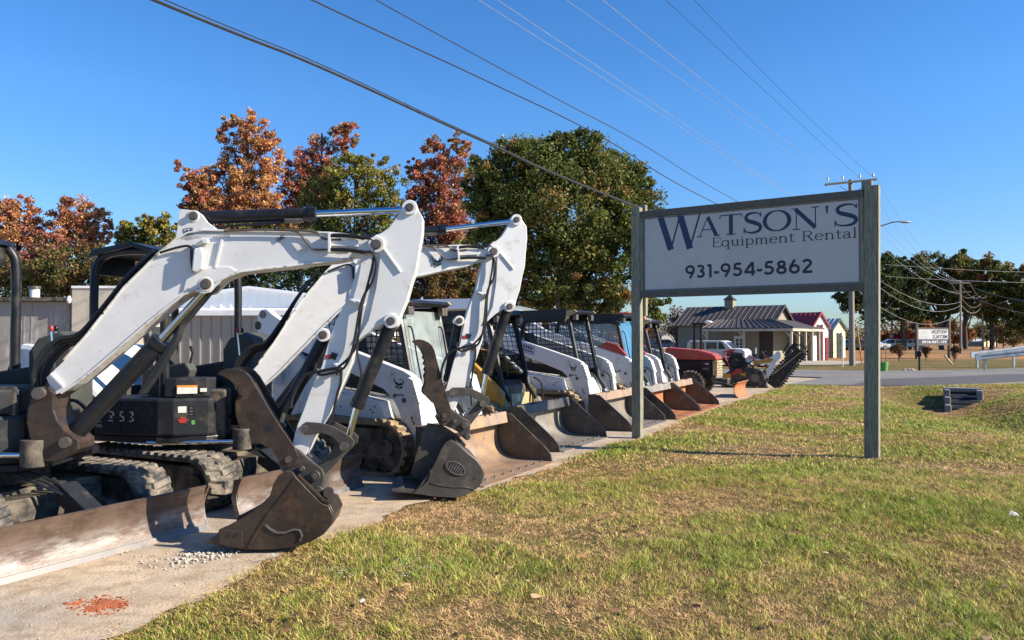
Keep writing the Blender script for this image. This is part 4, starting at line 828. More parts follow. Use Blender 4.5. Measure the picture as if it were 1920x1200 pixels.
    hose(Fm, [(pt[0]+0.15, pt[1]-0.075), ((pt[0]+a1[0])/2, (pt[1]+a1[1])/2-0.068), (a1[0]-0.14, a1[1]-0.062)], -0.03, 0.011, root, 'hard_line', 'black_paint')
    b = MB(Fm.M); b.cyl((a1[0]-0.22, -0.035, a1[1]-0.06), (a1[0]-0.08, -0.035, a1[1]-0.055), 0.018, 8); b.build('hose_fitting', 'pin_steel', root)
    # hoses on the arm
    hose(Fm, P([(684,446),(700,452),(702,470),(698,500),(688,540),(678,580),(670,640),(655,670),(634,690),(632,704)], -WA-0.03, mA), -WA-0.035, 0.010, arm)
    hose(Fm, P([(684,473),(698,474),(706,492),(700,525),(684,552),(676,575),(668,620),(660,660),(645,690),(620,700),(600,702),(592,690),(594,680)], -WA-0.03, mA), -WA-0.045, 0.010, arm)
    hose(Fm, P([(632,690),(600,696),(575,702),(560,720),(549,745),(546,765)], -WA-0.05, mA), -WA-0.06, 0.012, arm)
    hose(Fm, P([(676,580),(672,620),(668,660),(676,700),(672,720)], -WA-0.02, mA), -0.06, 0.009, arm)
    hose(Fm, P([(640,696),(638,720),(632,740),(620,790),(612,800)], -WA-0.02, mA), -WA-0.01, 0.010, arm)
    # bucket cylinder
    l1 = mA(B1.p(667, 763, -0.06)); l2 = mA(B1.p(648, 835, -0.06)); hydraulic(Fm, t2, l1, l2, -0.0, 0.052, 0.026, root, 'bucket_cylinder')
    # curved links
    lk = P([(563,803),(566,796),(574,791),(600,793),(620,798),(640,808),(656,818),(664,826),(662,838),(652,846),(642,842),(637,832),(622,818),(604,812),(582,815),(570,815)], -0.12, mA)
    for s in (-1, 1): b = MB(Fm.M); b.prism(lk, s*0.115-0.012, s*0.115+0.012); o = b.build('tipping_link', 'dark_bucket_steel', root, 0.004)
    [pin1(Fm, q_, .14, r_, 'pin', 'pin_steel', o) for q_, r_ in ((t4, .030), (l2, .034))]
    e2 = mapC(B1.p(592, 892, -0.1)); 
    def bar(p, q, hw, w0, w1, nm, mat):
        dx, dz = q[0]-p[0], q[1]-p[1]; l = math.hypot(dx, dz); nx, nz = -dz/l*hw, dx/l*hw
        b = MB(Fm.M); b.prism([(p[0]+nx, p[1]+nz), (q[0]+nx, q[1]+nz), (q[0]-nx, q[1]-nz), (p[0]-nx, p[1]-nz)], w0, w1); boss(b, p, w0, w1, hw*1.05); boss(b, q, w0, w1, hw*1.05); return b.build(nm, mat, root, 0.004)
    bar(l2, e2, 0.045, -0.09, 0.09, 'bucket_link', 'dark_bucket_steel')
    # ---------------- quick coupler
    mC = mapC
    cp = P([(534,846),(548,838),(562,846),(580,862),(604,880),(608,892),(605,914),(596,928),(586,922),(574,906),(560,897),(545,890),(528,884),(520,868)], -0.12, mC)
    b = MB(Fm.M); b.prism(cp, -0.115, 0.115); cq = b.build('quick_coupler', 'dark_bucket_steel', root, 0.008)
    for (u, v, r) in ((542,861,.055), (566,879,.024), (591,892,.038), (597,920,.034)):
        q_ = mC(B1.p(u, v, -0.12)); pin1(Fm, q_, .135, r, 'coupler_pin', 'dark_bucket_steel', cq, 20, .004); pin1(Fm, q_, .148, r*.48, 'bolt_head', 'pin_steel', cq, 8)
    # ---------------- thumb
    th = P([(408,702),(413,696),(424,691),(436,690),(449,692),(460,697),(470,708),(483,730),(500,758),(520,790),(538,817),(552,838),(560,856),(554,872),(540,878),(528,872),(518,854),(508,840),(496,836),(484,828),(470,823),(467,812),(470,800),(468,790),(462,780),(464,770),(458,764),(460,755),(452,750),(454,740),(446,736),(446,728),(440,722),(432,713),(420,706)], -0.13, mapT)
    for s, nm in ((-1, 'near'), (1, 'far')):
        b = MB(Fm.M); b.prism(th, s*0.125-0.014, s*0.125+0.014); tb = b.build('thumb', 'worn_steel', root, 0.004)
        if s < 0: ftb = tb
    b = MB(Fm.M)
    q = P([(462,700),(470,708),(500,758),(538,817),(546,832),(540,836),(530,822),(494,764),(466,716),(458,704)], 0, mapT); b.prism(q, -0.11, 0.11); b.build('thumb_web', 'worn_steel', ftb, 0.003)
    hp = mapT(B1.p(505, 803, -0.14)); b = MB(Fm.M); boss(b, hp, -0.1405, -0.10, 0.028); b.build('thumb_hole', 'decal_black', ftb)
    tc0 = t3; tc1 = mapT(B1.p(535, 770, 0.0)); tc2 = mapT(B1.p(525, 800, 0.0)); hydraulic(Fm, tc0, tc1, tc2, 0.0, 0.045, 0.022, root, 'thumb_cylinder')
    return dict(root=root, Fm=Fm, U=U, H=H, t3=t3)
I = lambda p: (p[0], p[1])
EX1 = excavator(1, 3.87, B1, R(3), I, I, I, I, None, 'nearest excavator, with a long rusty dozer blade and a narrow digging bucket with side cutter')
def simpx(u0, v0, u1, v1, U0, V0, U1, V1, w=-0.1): return sim(B1.p(u0, v0, w), B1.p(u1, v1, w), B2.p(U0, V0, w), B2.p(U1, V1, w))
mB2 = simpx(706, 459, 90, 730, 925, 472, 466, 726)
mA2 = simpx(768, 389, 572, 803, 968, 412, 847, 736)
mT2 = simpx(542, 861, 420, 695, 832, 779, 781, 638)
mC2 = simpx(542, 861, 591, 892, 832, 779, 869, 799)
EX2 = excavator(2, 5.94, B2, R(-14), mB2, mA2, mT2, mC2, None, 'second excavator in the row, with a wide smooth bucket with oval badge')

def bucket(E, side, back, hw, mat, label_mat=None, cutter=None, near_only=None):
    Fm, root = E['Fm'], E['root']
    b = MB(Fm.M)
    for s in (-1, 1): b.prism(side, s*hw-0.013, s*hw+0.013)
    b.ribbon(back, -hw+0.0135, hw-0.0135, 0.016, smooth=True); bk = b.build('bucket', mat, root, 0.004)
    return bk
# near bucket: trenching bucket curled on the ground
hw = 0.20
SP = lambda pts: B1.pl(pts, -hw)
side = SP([(382,1016),(400,1008),(413,1003),(417,990),(430,984),(460,968),(493,943),(507,928),(513,907),(522,892),(536,882),(548,884),(558,897),(580,920),(603,943),(616,948),(625,966),(620,985),(606,1002),(584,1015),(552,1026),(510,1030),(462,1030),(430,1026),(417,1022)])
back = SP([(417,1024),(462,1031),(510,1031),(552,1027),(584,1016),(606,1003),(621,986),(627,966),(618,947),(603,942),(580,919),(558,896)])
bk1 = bucket(EX1, side, back, hw, 'worn_steel')
b = MB(B1.M)   # side cutter, wear strips
b.prism(SP([(412,992),(417,989),(457,995),(457,1023),(452,1026),(413,1018)]), -hw-0.03, -hw-0.012); sc_ = b.build('side_cutter', 'worn_steel', bk1, 0.004)
b = MB(B1.M)
for u in (429, 443): q = B1.p(u, 1004, -hw-0.03); boss(b, q, -hw-0.034, -hw-0.028, 0.013, 10)
b.build('bolt_holes', 'decal_black', sc_)
b = MB(B1.M); b.ribbon(SP([(553,894),(528,930),(500,965),(478,1000),(464,1026)]), -hw-0.022, -hw-0.010, 0.02); b.build('wear_strip', 'worn_steel', bk1, 0.003)
b = MB(B1.M); b.ribbon(SP([(498,984),(506,992),(520,999),(536,999),(552,993),(562,994),(566,1004),(562,1012)]), -hw-0.024, -hw-0.012, 0.012, smooth=True); b.build('weld_bead', 'edge_steel', bk1)
b = MB(B1.M); b.ribbon(SP([(556,894),(604,940),(616,946)]), -hw-0.004, -hw+0.03, 0.02); b.build('top_flange', 'worn_steel', bk1)
for k in range(4):
    y = -hw+0.02+k*(2*hw-0.09)/3; q0 = B1.p(382, 1019, -hw); q1 = B1.p(420, 1012, -hw)
    b = MB(B1.M); b.prism([(q0[0]-0.01, q0[1]-0.004), (q1[0]+0.03, q1[1]-0.045), (q1[0]+0.03, q1[1]+0.022), (q0[0]+0.03, q0[1]+0.018)], y, y+0.055); b.build('tooth', 'edge_steel', bk1, 0.005)
b = MB(B1.M); q = B1.p(616, 924, -0.16); b.cyl((q[0], -0.17, q[1]), (q[0]-0.06, 0.2, q[1]-0.06), 0.038, 16); b.build('pin_tube', 'worn_steel', bk1)
# second bucket: wide clean-out bucket with an oval badge
hw = 0.33
SP = lambda pts: B2.pl(pts, -hw)
side = SP([(735,921),(750,914),(781,918),(795,898),(808,882),(818,862),(828,840),(836,828),(846,824),(856,830),(880,852),(894,863),(902,875),(907,889),(904,902),(897,913),(886,921),(872,929),(852,933),(814,931),(790,927),(764,924)])
back = SP([(738,923),(764,925),(790,928),(814,932),(852,934),(872,930),(887,922),(898,914),(906,902),(909,889),(903,874),(894,862),(880,851),(857,829)])
bk2 = bucket(EX2, side, back, hw, 'dark_bucket_steel')
far = B2.pl([(772,900),(799,807),(806,800),(832,803),(862,822),(880,842),(860,880),(800,915)], -hw+0.015)
b = MB(B2.M); b.prism(far, hw-0.32, hw-0.30); b.build('inner_plate', 'dark_bucket_steel', bk2)
q = B2.p(854, 877, -hw)
b = MB(B2.M); T = [(q[0]+0.105*math.cos(a)*math.cos(-.5)-0.058*math.sin(a)*math.sin(-.5), q[1]+0.105*math.cos(a)*math.sin(-.5)+0.058*math.sin(a)*math.cos(-.5)) for a in [2*math.pi*i/28 for i in range(28)]]
b.prism(T, -hw-0.018, -hw-0.012); bd = b.build('badge', 'dark_bucket_steel', bk2, 0.002)
b = MB(B2.M); b.ribbon(T, -hw-0.026, -hw-0.017, 0.010, closed=True, smooth=True)
for k, (h0, h1) in enumerate(((-.028,.03), (-.032,.034), (-.034,.036), (-.033,.036), (-.033,.034), (-.028,.03))):
    a = -0.06+k*0.024; c_, s_ = math.cos(-.5), math.sin(-.5); f = lambda x, z: (q[0]+x*c_-z*s_, q[1]+x*s_+z*c_)
    b.prism([f(a-.004, h0), f(a+.004, h0), f(a+.010, h1), f(a+.002, h1)], -hw-0.026, -hw-0.018)
b.build('badge_relief', 'edge_steel', bd)
b = MB(B2.M); b.ribbon(SP([(806,906),(825,911),(850,914),(870,914),(888,918)]), -hw-0.02, -hw-0.012, 0.012); b.ribbon(SP([(781,920),(795,912),(806,900),(809,886),(808,880)]), -hw-0.03, -hw+0.03, 0.016); b.build('wear_strip', 'dark_bucket_steel', bk2, 0.003)
b = MB(B2.M)
qq = B2.p(889, 897, -hw); boss(b, qq, -hw-0.0145, -hw, 0.013, 10); b.build('bolt_hole', 'decal_black', bk2)
for k in range(6):
    y = -hw+0.02+k*(2*hw-0.09)/5; q0 = B2.p(733, 921, -hw); q1 = B2.p(752, 917, -hw)
    b = MB(B2.M); b.prism([(q0[0], q0[1]), (q1[0]+0.03, q1[1]-0.035), (q1[0]+0.03, q1[1]+0.02)], y, y+0.055); b.build('tooth', 'edge_steel', bk2, 0.004)
# ================================================================ skid-steer / compact track loaders
def loader(L0, label, Fl=-4.22, arm='white_paint', bodym='white_paint', bucket_mat='scoured_steel', bhw=1.0, plate='dark_bucket_steel', rim_mat='scoured_steel', kind='white', trk='track_rubber_tan',
           cab='rops', door=None, stripes=False, sticker=False, emblem=True, roof_z=2.03, bolts=True, rails=True):
    x_, y_ = yard(Fl-1.9, L0); root = empty('track_loader', (x_, y_, 0), label, 'loader', 'compact loaders parked in the row')
    xo, yo = yard(Fl, L0); K = Frame(xo, yo, YAW, 0.022); hw = bhw
    # bucket
    prof = [(0.0, 0.012), (-0.30, 0.012), (-0.52, 0.02), (-0.66, 0.06), (-0.755, 0.15), (-0.79, 0.28), (-0.79, 0.42), (-0.78, 0.54)]
    prof = [(p[0], p[2]) for p in smoothpts([(a, 0, c) for a, c in prof], 3)]
    b = MB(K.M); b.ribbon(prof, -hw+0.012, hw-0.012, 0.014, smooth=True); bk = b.build('bucket', bucket_mat, root)
    b = MB(K.M); b.hexa([(-0.80, -hw, .50), (-0.62, -hw, .475), (-0.62, hw, .475), (-0.80, hw, .50), (-0.82, -hw, .60), (-0.66, -hw, .62), (-0.66, hw, .62), (-0.82, hw, .60)]); rm = b.build('bucket_rim', rim_mat, bk, 0.012)
    b = MB(K.M)
    for s in (-0.48, -0.36, 0.36, 0.48): b.prismz([(-0.71, s-0.04), (-0.64, s), (-0.71, s+0.04)], 0.60, 0.6265)
    b.build('grip_notches', 'decal_black', rm)
    sp_ = [(0.0, 0.0), (-0.02, 0.10), (-0.10, 0.19), (-0.60, 0.60), (-0.80, 0.60), (-0.81, 0.25), (-0.72, 0.05), (-0.50, 0.0)]
    for s in (-1, 1):
        b = MB(K.M); b.prism(sp_, s*hw-0.012, s*hw+0.012); o = b.build('side_plate', plate, bk, 0.004)
        if bolts:
            b = MB(K.M)
            for (a, c) in ((-0.06, 0.09), (-0.11, 0.10), (-0.30, 0.29), (-0.55, 0.50)): b.cyl((a, s*hw-0.014, c), (a, s*hw+0.014, c), 0.011, 8)
            b.build('plate_bolts', 'edge_steel', o)
    b = MB(K.M); b.box(-0.16, 0.05, -hw+0.01, hw-0.01, 0.0, 0.012); ce = b.build('cutting_edge', bucket_mat, bk)
    if bolts:
        b = MB(K.M)
        for k in range(9): y = -hw+0.12+k*(2*hw-0.24)/8; b.cyl((-0.10, y, 0.01), (-0.10, y, 0.034), 0.014, 8)
        b.build('edge_bolts', 'edge_steel', ce)
    # quick-attach and lift ends
    b = MB(K.M); b.box(-0.90, -0.80, -0.62, 0.62, 0.10, 0.52); b.build('attach_plate', 'undercarriage', root, 0.01)
    # tracks and chassis
    for s in (-1, 1): track(K, -2.95, -1.00, s*0.73-0.16, s*0.73+0.16, 0.62, root, trk, lug=0.03)
    if kind == 'yellow': body = [(-3.2, 0.3), (-3.3, 0.6), (-3.3, 1.35), (-2.9, 1.45), (-2.2, 1.0), (-1.2, 0.85), (-1.1, 0.30)]
    else: body = [(-3.2, 0.3), (-3.3, 0.6), (-3.3, 1.30), (-2.9, 1.42), (-2.3, 0.96), (-1.25, 0.84), (-1.12, 0.62), (-1.10, 0.30)]
    b = MB(K.M); b.prism(body, -0.55, 0.55); bd = b.build('chassis', bodym, root, 0.02)
    # side panels above the tracks
    for s in ((-1, 1) if kind != 'yellow' else ()):
        b = MB(K.M); b.prism([(-2.6, 0.66), (-2.5, 0.94), (-1.75, 0.90), (-1.42, 0.84), (-1.34, 0.62), (-1.5, 0.62), (-2.2, 0.66)], s*0.68-0.09, s*0.68+0.09); pn = b.build('side_panel', bodym, root, 0.015)
        b = MB(K.M)
        for k in range(7): a = -1.5-0.03*(k % 3)-0.25*(k//3); c = 0.78-0.05*(k % 2)-0.02*k % 0.1; b.cyl((a, s*0.772, c), (a, s*0.762, c), 0.012, 8)
        b.build('bolt_holes', 'decal_black', pn)
    b = MB(K.M); b.box(-1.11, -0.98, -0.48, 0.48, 0.28, 0.44); b.build('step', 'undercarriage', root, 0.01)
    # lift arms
    if kind == 'yellow':
        arm_o = [(-3.25, 1.55), (-2.9, 1.60), (-1.85, 1.34), (-1.70, 1.32), (-1.20, 0.88), (-1.08, 0.76), (-1.06, 0.26), (-1.45, 0.24), (-1.95, 0.62), (-2.3, 1.02), (-2.9, 1.26), (-3.2, 1.25)]
        arm_f = [(-1.82, 1.30), (-1.66, 1.28), (-1.20, 0.84), (-1.10, 0.74), (-1.10, 0.24), (-1.55, 0.30), (-1.80, 0.55)]
    else:
        arm_o = [(-3.42, 1.86), (-3.36, 1.94), (-3.26, 1.95), (-3.16, 1.88), (-2.9, 1.74), (-1.85, 1.42), (-1.14, 1.20), (-1.04, 1.15), (-0.98, 1.06), (-0.925, 0.84), (-0.87, 0.52), (-0.83, 0.26), (-0.86, 0.18), (-1.05, 0.20), (-1.12, 0.44), (-1.19, 0.70), (-1.27, 0.84), (-1.42, 0.98), (-1.85, 1.14), (-2.75, 1.44), (-3.06, 1.52), (-3.12, 1.35), (-3.10, 1.0), (-3.26, 0.98), (-3.38, 1.3)]
    for s in (-1, 1):
        ay = 0.56 if kind == 'yellow' else 0.65; y0, y1 = s*ay-0.055, s*ay+0.055
        b = MB(K.M); b.prism(arm_o, y0, y1); am = b.build('lift_arm', arm, root, 0.010)
        if kind == 'yellow':
            b = MB(K.M)
            for q in ((-1.55,.92),(-1.50,.97),(-1.45,.86),(-1.52,1.05)): b.cyl((q[0], y0-0.003, q[1]), (q[0], y1+0.003, q[1]), 0.016, 8)
            b.build('bolts', 'decal_black', am)
        else:
            b = MB(K.M)   # knuckle box with hose couplers, slots, pins
            b.prism([(-1.06, 1.13), (-0.99, 1.10), (-0.90, 0.84), (-0.97, 0.82)], y0-0.03, y1+0.03); kb = b.build('coupler_block', arm, am, 0.01)
            b = MB(K.M)
            for k in range(4): b.cyl((-1.012+k*0.020, y0-0.031, 1.06-k*0.055), (-1.005+k*0.020, y0-0.040, 1.06-k*0.055), 0.012, 8)
            b.build('couplers', 'pin_steel', kb)
            b = MB(K.M); b.prism(arc(-1.02, 0.665, 0.018, 90, 270, 6)+arc(-1.0, 0.60, 0.018, 270, 450, 6), y0-0.002, y1+0.002); b.build('arm_slot', 'decal_black', am)
            b = MB(K.M)
            for q, r in (((-1.13, 0.86), .028), ((-1.26, 0.91), .022), ((-3.32, 1.88), .05), ((-1.18, 1.1), .009), ((-1.3, 1.16), .009)): b.cyl((q[0], y0-0.012, q[1]), (q[0], y1+0.012, q[1]), r, 14)
            b.build('pivot_pins', 'pin_steel', am)
            if s < 0:
                b = MB(K.M); b.cyl((-3.40, y0-0.004, 1.74), (-3.40, y0+0.01, 1.74), 0.055, 18); b.build('lightening_hole', 'undercarriage', am)
            if emblem and s < 0:
                b = MB(K.M); emblem_cat(b, lambda x, z: (-1.27+x, 0.955+z-0.10*x+0.035), 0.13, y0-0.004, y0+0.004); b.build('emblem', 'decal_black', am)
                b = MB(K.M)
                for k in range(4): b.box(-1.25+k*.03, -1.232+k*.03, y0-0.003, y0+0.004, 0.915-(k % 2)*.01, 0.93)
                b.build('emblem_text', 'decal_black', am)
            if sticker and s < 0:
                T = lambda x, z: (-2.38+x, 1.355+z-0.30*x); b = MB(K.M); b.prism([T(0, 0), T(.42, 0.02), T(.42, 0.20), T(0, 0.19)], y0-0.002, y0+0.004); st_ = b.build('sticker', 'decal_violet', am)
                b = MB(K.M)
                for k in range(7): b.prism([T(.04+k*.048, .11), T(.065+k*.048, .112), T(.075+k*.048, .17), T(.05+k*.048, .172)], y0-0.0035, y0)
                b.prism([T(.04, .06), T(.38, .065), T(.38, .085), T(.04, .08)], y0-0.0035, y0); b.build('worn_lettering', 'decal_red' if False else 'sign_black', st_)
            if stripes:
                b = MB(K.M); b.prism([(-1.75, 1.41), (-1.55, 1.50), (-1.32, 1.44), (-1.10, 1.22), (-1.3, 1.26)], y0+0.01, y1-0.01); b.build('arm_cover', 'red_paint', am, 0.006)
    if kind == 'yellow':
        b = MB(K.M); b.box(-1.30, -1.12, -0.504, 0.504, 0.46, 0.72); cb = b.build('cross_beam', 'cream_paint', root, 0.01)
        b = MB(K.M); b.box(-1.119, -1.114, -0.05, 0.06, 0.60, 0.69); b.build('label_plate', 'decal_white', cb)
    else:
        b = MB(K.M); b.box(-1.02, -0.92, -0.594, 0.594, 0.26, 0.40); b.build('cross_beam', arm, root, 0.01)
    for s in (-0.45, 0.45):
        b = MB(K.M); b.cyl((-1.28, s, 1.0), (-1.02, s, 0.62), 0.036, 12); cy = b.build('tilt_cylinder', 'black_paint', root)
        b = MB(K.M); b.cyl((-1.02, s, 0.62), (-0.84, s, 0.34), 0.020, 12); b.build('rod', 'chrome', cy)
    b = MB(K.M)
    for s in (-0.6, 0.52): b.tube(smoothpts([(-1.1, s, 0.95), (-0.98, s+.03, 0.86), (-0.95, s+.05, 0.6), (-0.88, s+0.1, 0.45)], 4), 0.013, 6)
    b.build('hydraulic_hose', 'rubber_hose', root)
    # lift cylinders at the rear
    for s in (-0.50, 0.50):
        b = MB(K.M); b.cyl((-3.05, s, 0.75), (-2.35, s, 1.30), 0.035, 12); b.build('lift_cylinder', 'black_paint', root)
    # cab: frame, roof, meshes, seat
    cw = 0.44; zt_ = roof_z
    fr_b, fr_t, rr_t, rr_b = (-1.16, 0.84), (-1.42, zt_-0.06), (-2.72, zt_-0.06), (-2.86, 1.25)
    for s in (-1, 1):
        y = s*cw; b = MB(K.M)
        b.tube(smoothpts([(fr_b[0], y, fr_b[1]), (-1.30, y, 1.45), (fr_t[0]+0.02, y, fr_t[1]-0.10), (fr_t[0]-0.06, y, fr_t[1])], 4), 0.040, 8); b.build('cab_post', 'black_paint', root)
        b = MB(K.M); b.tube(smoothpts([(rr_t[0]+0.15, y, rr_t[1]), (rr_t[0]+0.02, y, rr_t[1]-0.05), (rr_t[0]-0.04, y, rr_t[1]-0.2), (rr_b[0], y, rr_b[1])], 4), 0.045, 8); b.build('cab_post', 'black_paint', root)
        # side frame: a plate with a rounded opening, four bands around it
        b = MB(K.M)
        b.prism([(fr_t[0], zt_-0.06), (rr_t[0], zt_-0.06), (rr_t[0]-0.04, zt_-0.20), (fr_t[0]+0.03, zt_-0.17)], y-0.02, y+0.02)
        b.prism([(-1.25, 0.86), (-2.86, 1.06), (-2.86, 1.24), (-1.30, 0.98)], y-0.021, y+0.021); b.build('cab_side', 'black_paint', root, 0.006)
        if cab != 'film' or s > 0:
            b = MB(K.M)
            for k in range(17):
                t = (k+0.5)/17; xb_ = fr_b[0]+(rr_b[0]-fr_b[0])*t; xt_ = fr_t[0]+(rr_t[0]-fr_t[0])*t; b.hexa([(xb_-.005, y-.003, .95), (xb_+.005, y-.003, .95), (xb_+.005, y+.003, .95), (xb_-.005, y+.003, .95), (xt_-.005, y-.003, zt_-.12), (xt_+.005, y-.003, zt_-.12), (xt_+.005, y+.003, zt_-.12), (xt_-.005, y+.003, zt_-.12)])
            for k in range(13): z = 1.0+k*0.075; f_ = (z-0.84)/(zt_-0.9); xa_ = fr_b[0]+(fr_t[0]-fr_b[0])*f_; b.box(rr_t[0]-0.06, xa_, y-.0045, y+.0045, z-0.005, z+0.005)
            b.build('side_mesh', 'black_paint', root)
        else:
            b = MB(K.M); b.hexa([(-2.78,y-.006,1.2),(-1.22,y-.006,.95),(-1.22,y+.006,.95),(-2.78,y+.006,1.2),(-2.7,y-.006,zt_-.18),(-1.38,y-.006,zt_-.18),(-1.38,y+.006,zt_-.18),(-2.7,y+.006,zt_-.18)]); b.build('side_window', 'scratched_glass', root)
    b = MB(K.M); b.prism([(-1.28, zt_-0.055), (-1.24, zt_-0.02), (-1.34, zt_+0.02), (-1.5, zt_+0.03), (-2.6, zt_+0.01), (-2.76, zt_-0.05)], -cw-0.03, cw+0.03); rf = b.build('cab_roof', 'black_paint', root, 0.008)
    for s in (-1, 1):
        b = MB(K.M); b.prism([(-1.22, zt_-0.02), (-1.27, zt_+0.02), (-1.42, zt_+0.0), (-1.46, zt_-0.22), (-1.38, zt_-0.10)], s*(cw+0.035)-0.02, s*(cw+0.035)+0.02); b.build('roof_bracket', 'cream_paint' if cab == 'rops' and kind != 'yellow' else 'black_paint', rf, 0.004)
        b = MB(K.M); b.box(-1.33, -1.25, s*(cw-0.06)-0.06, s*(cw-0.06)+0.06, zt_-0.17, zt_-0.07); b.build('work_light', 'pin_steel', rf, 0.01)
    b = MB(K.M)      # back mesh
    for k in range(10): y = -cw+0.05+k*(2*cw-0.1)/9; b.cyl((-2.84, y, 1.25), (-2.76, y, zt_-0.1), 0.004, 4)
    for k in range(8): z = 1.3+k*0.08; b.box(-2.83, -2.80, -cw, cw, z-0.004, z+0.004)
    b.build('rear_mesh', 'black_paint', root)
    if door == 'glass' or door == 'film':
        b = MB(K.M); b.hexa([(-1.14, -cw+.03, .62), (-1.11, -cw+.03, .62), (-1.11, cw-.03, .62), (-1.14, cw-.03, .62), (-1.40, -cw+.03, zt_-.12), (-1.37, -cw+.03, zt_-.12), (-1.37, cw-.03, zt_-.12), (-1.40, cw-.03, zt_-.12)]); b.build('windshield', 'scratched_glass' if door == 'glass' else 'blue_film', root)
    if rails:
        for s in (-1, 1):   # hand rails on the front posts
            b = MB(K.M); y = s*(cw-0.10); b.tube(smoothpts([(-1.19, y, 0.98), (-1.13, y, 1.02), (-1.20, y, 1.35), (-1.27, y, 1.68), (-1.33, y, 1.72)], 4), 0.010, 6); b.build('grab_rail', 'black_paint', root)
    b = MB(K.M); b.box(-2.25, -1.75, -0.24, 0.24, 0.95, 1.1); b.hexa([(-2.36,-.22,1.08),(-2.22,-.22,1.08),(-2.22,.22,1.08),(-2.36,.22,1.08),(-2.48,-.18,1.68),(-2.38,-.18,1.68),(-2.38,.18,1.68),(-2.48,.18,1.68)]); b.build('seat', 'seat_vinyl', root, 0.04)
    b = MB(K.M); b.box(-1.6, -1.25, -0.40, 0.40, 0.80, 0.92); b.box(-2.8, -2.3, -0.42, 0.42, 0.9, 1.25); b.build('cab_floor', 'dark_interior', root)
    for s in (-1, 1):
        b = MB(K.M); b.tube([(-1.62, s*0.3, 0.92), (-1.60, s*0.3, 1.18), (-1.55, s*0.28, 1.26)], [0.012, 0.012, 0.02], 6); b.build('joystick', 'black_paint', root)
    return K, root
KA, RA = loader(8.27, 'white loader with a clear windshield and tan mud on its tracks, behind the second excavator', door='glass', bhw=0.95, Fl=-4.12)
KB, RB = loader(11.0, 'yellow loader with cream cross beam and dark cage between the white ones', Fl=-4.38, arm='yellow_paint', bodym='undercarriage', kind='yellow', bucket_mat='grey_scoured', rim_mat='dark_bucket_steel', bhw=0.93, emblem=False, roof_z=1.98)
KC, RC = loader(13.8, 'white loader with a pale sticker on its lift arm, left of the near sign post', Fl=-4.24, bucket_mat='grey_scoured', bhw=0.98, sticker=True, roof_z=2.08)
KD, RD = loader(16.1, 'white loader with blue windshield film, red arm covers and a rusty orange bucket floor', Fl=-4.12, cab='film', door='film', stripes=True, bhw=1.0, bucket_mat='rust_orange', rim_mat='grey_scoured', emblem=False, roof_z=2.06)
KE, RE = loader(17.95, 'last white loader, partly behind the near sign post, with a black mesh cage', Fl=-4.12, bucket_mat='rust_orange', bhw=0.95, emblem=False, roof_z=1.98)
# low orange-red loader behind, only its cage and bucket show
def red_loader():
    xo, yo = yard(-4.95, 20.1); K = Frame(xo, yo, YAW); x_, y_ = yard(-7.0, 20.0); root = empty('skid_loader', (x_, y_, 0), 'orange red machine with a roofed cage, behind the last white loader', 'skid loader')
    b = MB(K.M); b.prism([(-3.1, .3), (-3.1, 1.2), (-2.3, .95), (-1.2, .8), (-1.1, .3)], -.5, .5); b.build('chassis', 'orange_red_paint', root, .02)
    for s in (-1, 1):
        for cx in (-1.5, -2.5): b = MB(K.M); b.cyl((cx, s*.62-.13, .38), (cx, s*.62+.13, .38), .38, 22); w_ = b.build('wheel', 'tyre', root, .02); b = MB(K.M); b.cyl((cx, s*.62-.135, .38), (cx, s*.62+.135, .38), .2, 16); b.build('rim', 'cream_paint', w_)
        b = MB(K.M); b.tube(smoothpts([(-1.3, s*.42, .85), (-1.45, s*.42, 1.5), (-1.5, s*.42, 2.1), (-1.65, s*.42, 2.22), (-1.9, s*.42, 2.22), (-1.98, s*.42, 2.1), (-2.0, s*.42, 1.2)], 4), .045, 8); b.build('cage_post', 'orange_red_paint', root)
        b = MB(K.M)
        for k in range(8): b.box(-2.0, -1.4, s*.42-.004, s*.42+.004, 1.1+k*.1, 1.108+k*.1)
        b.build('side_mesh', 'black_paint', root)
    b = MB(K.M); b.box(-1.95, -1.5, -.42, .42, 2.21, 2.27); b.build('cage_roof', 'orange_red_paint', root, .02)
red_loader()

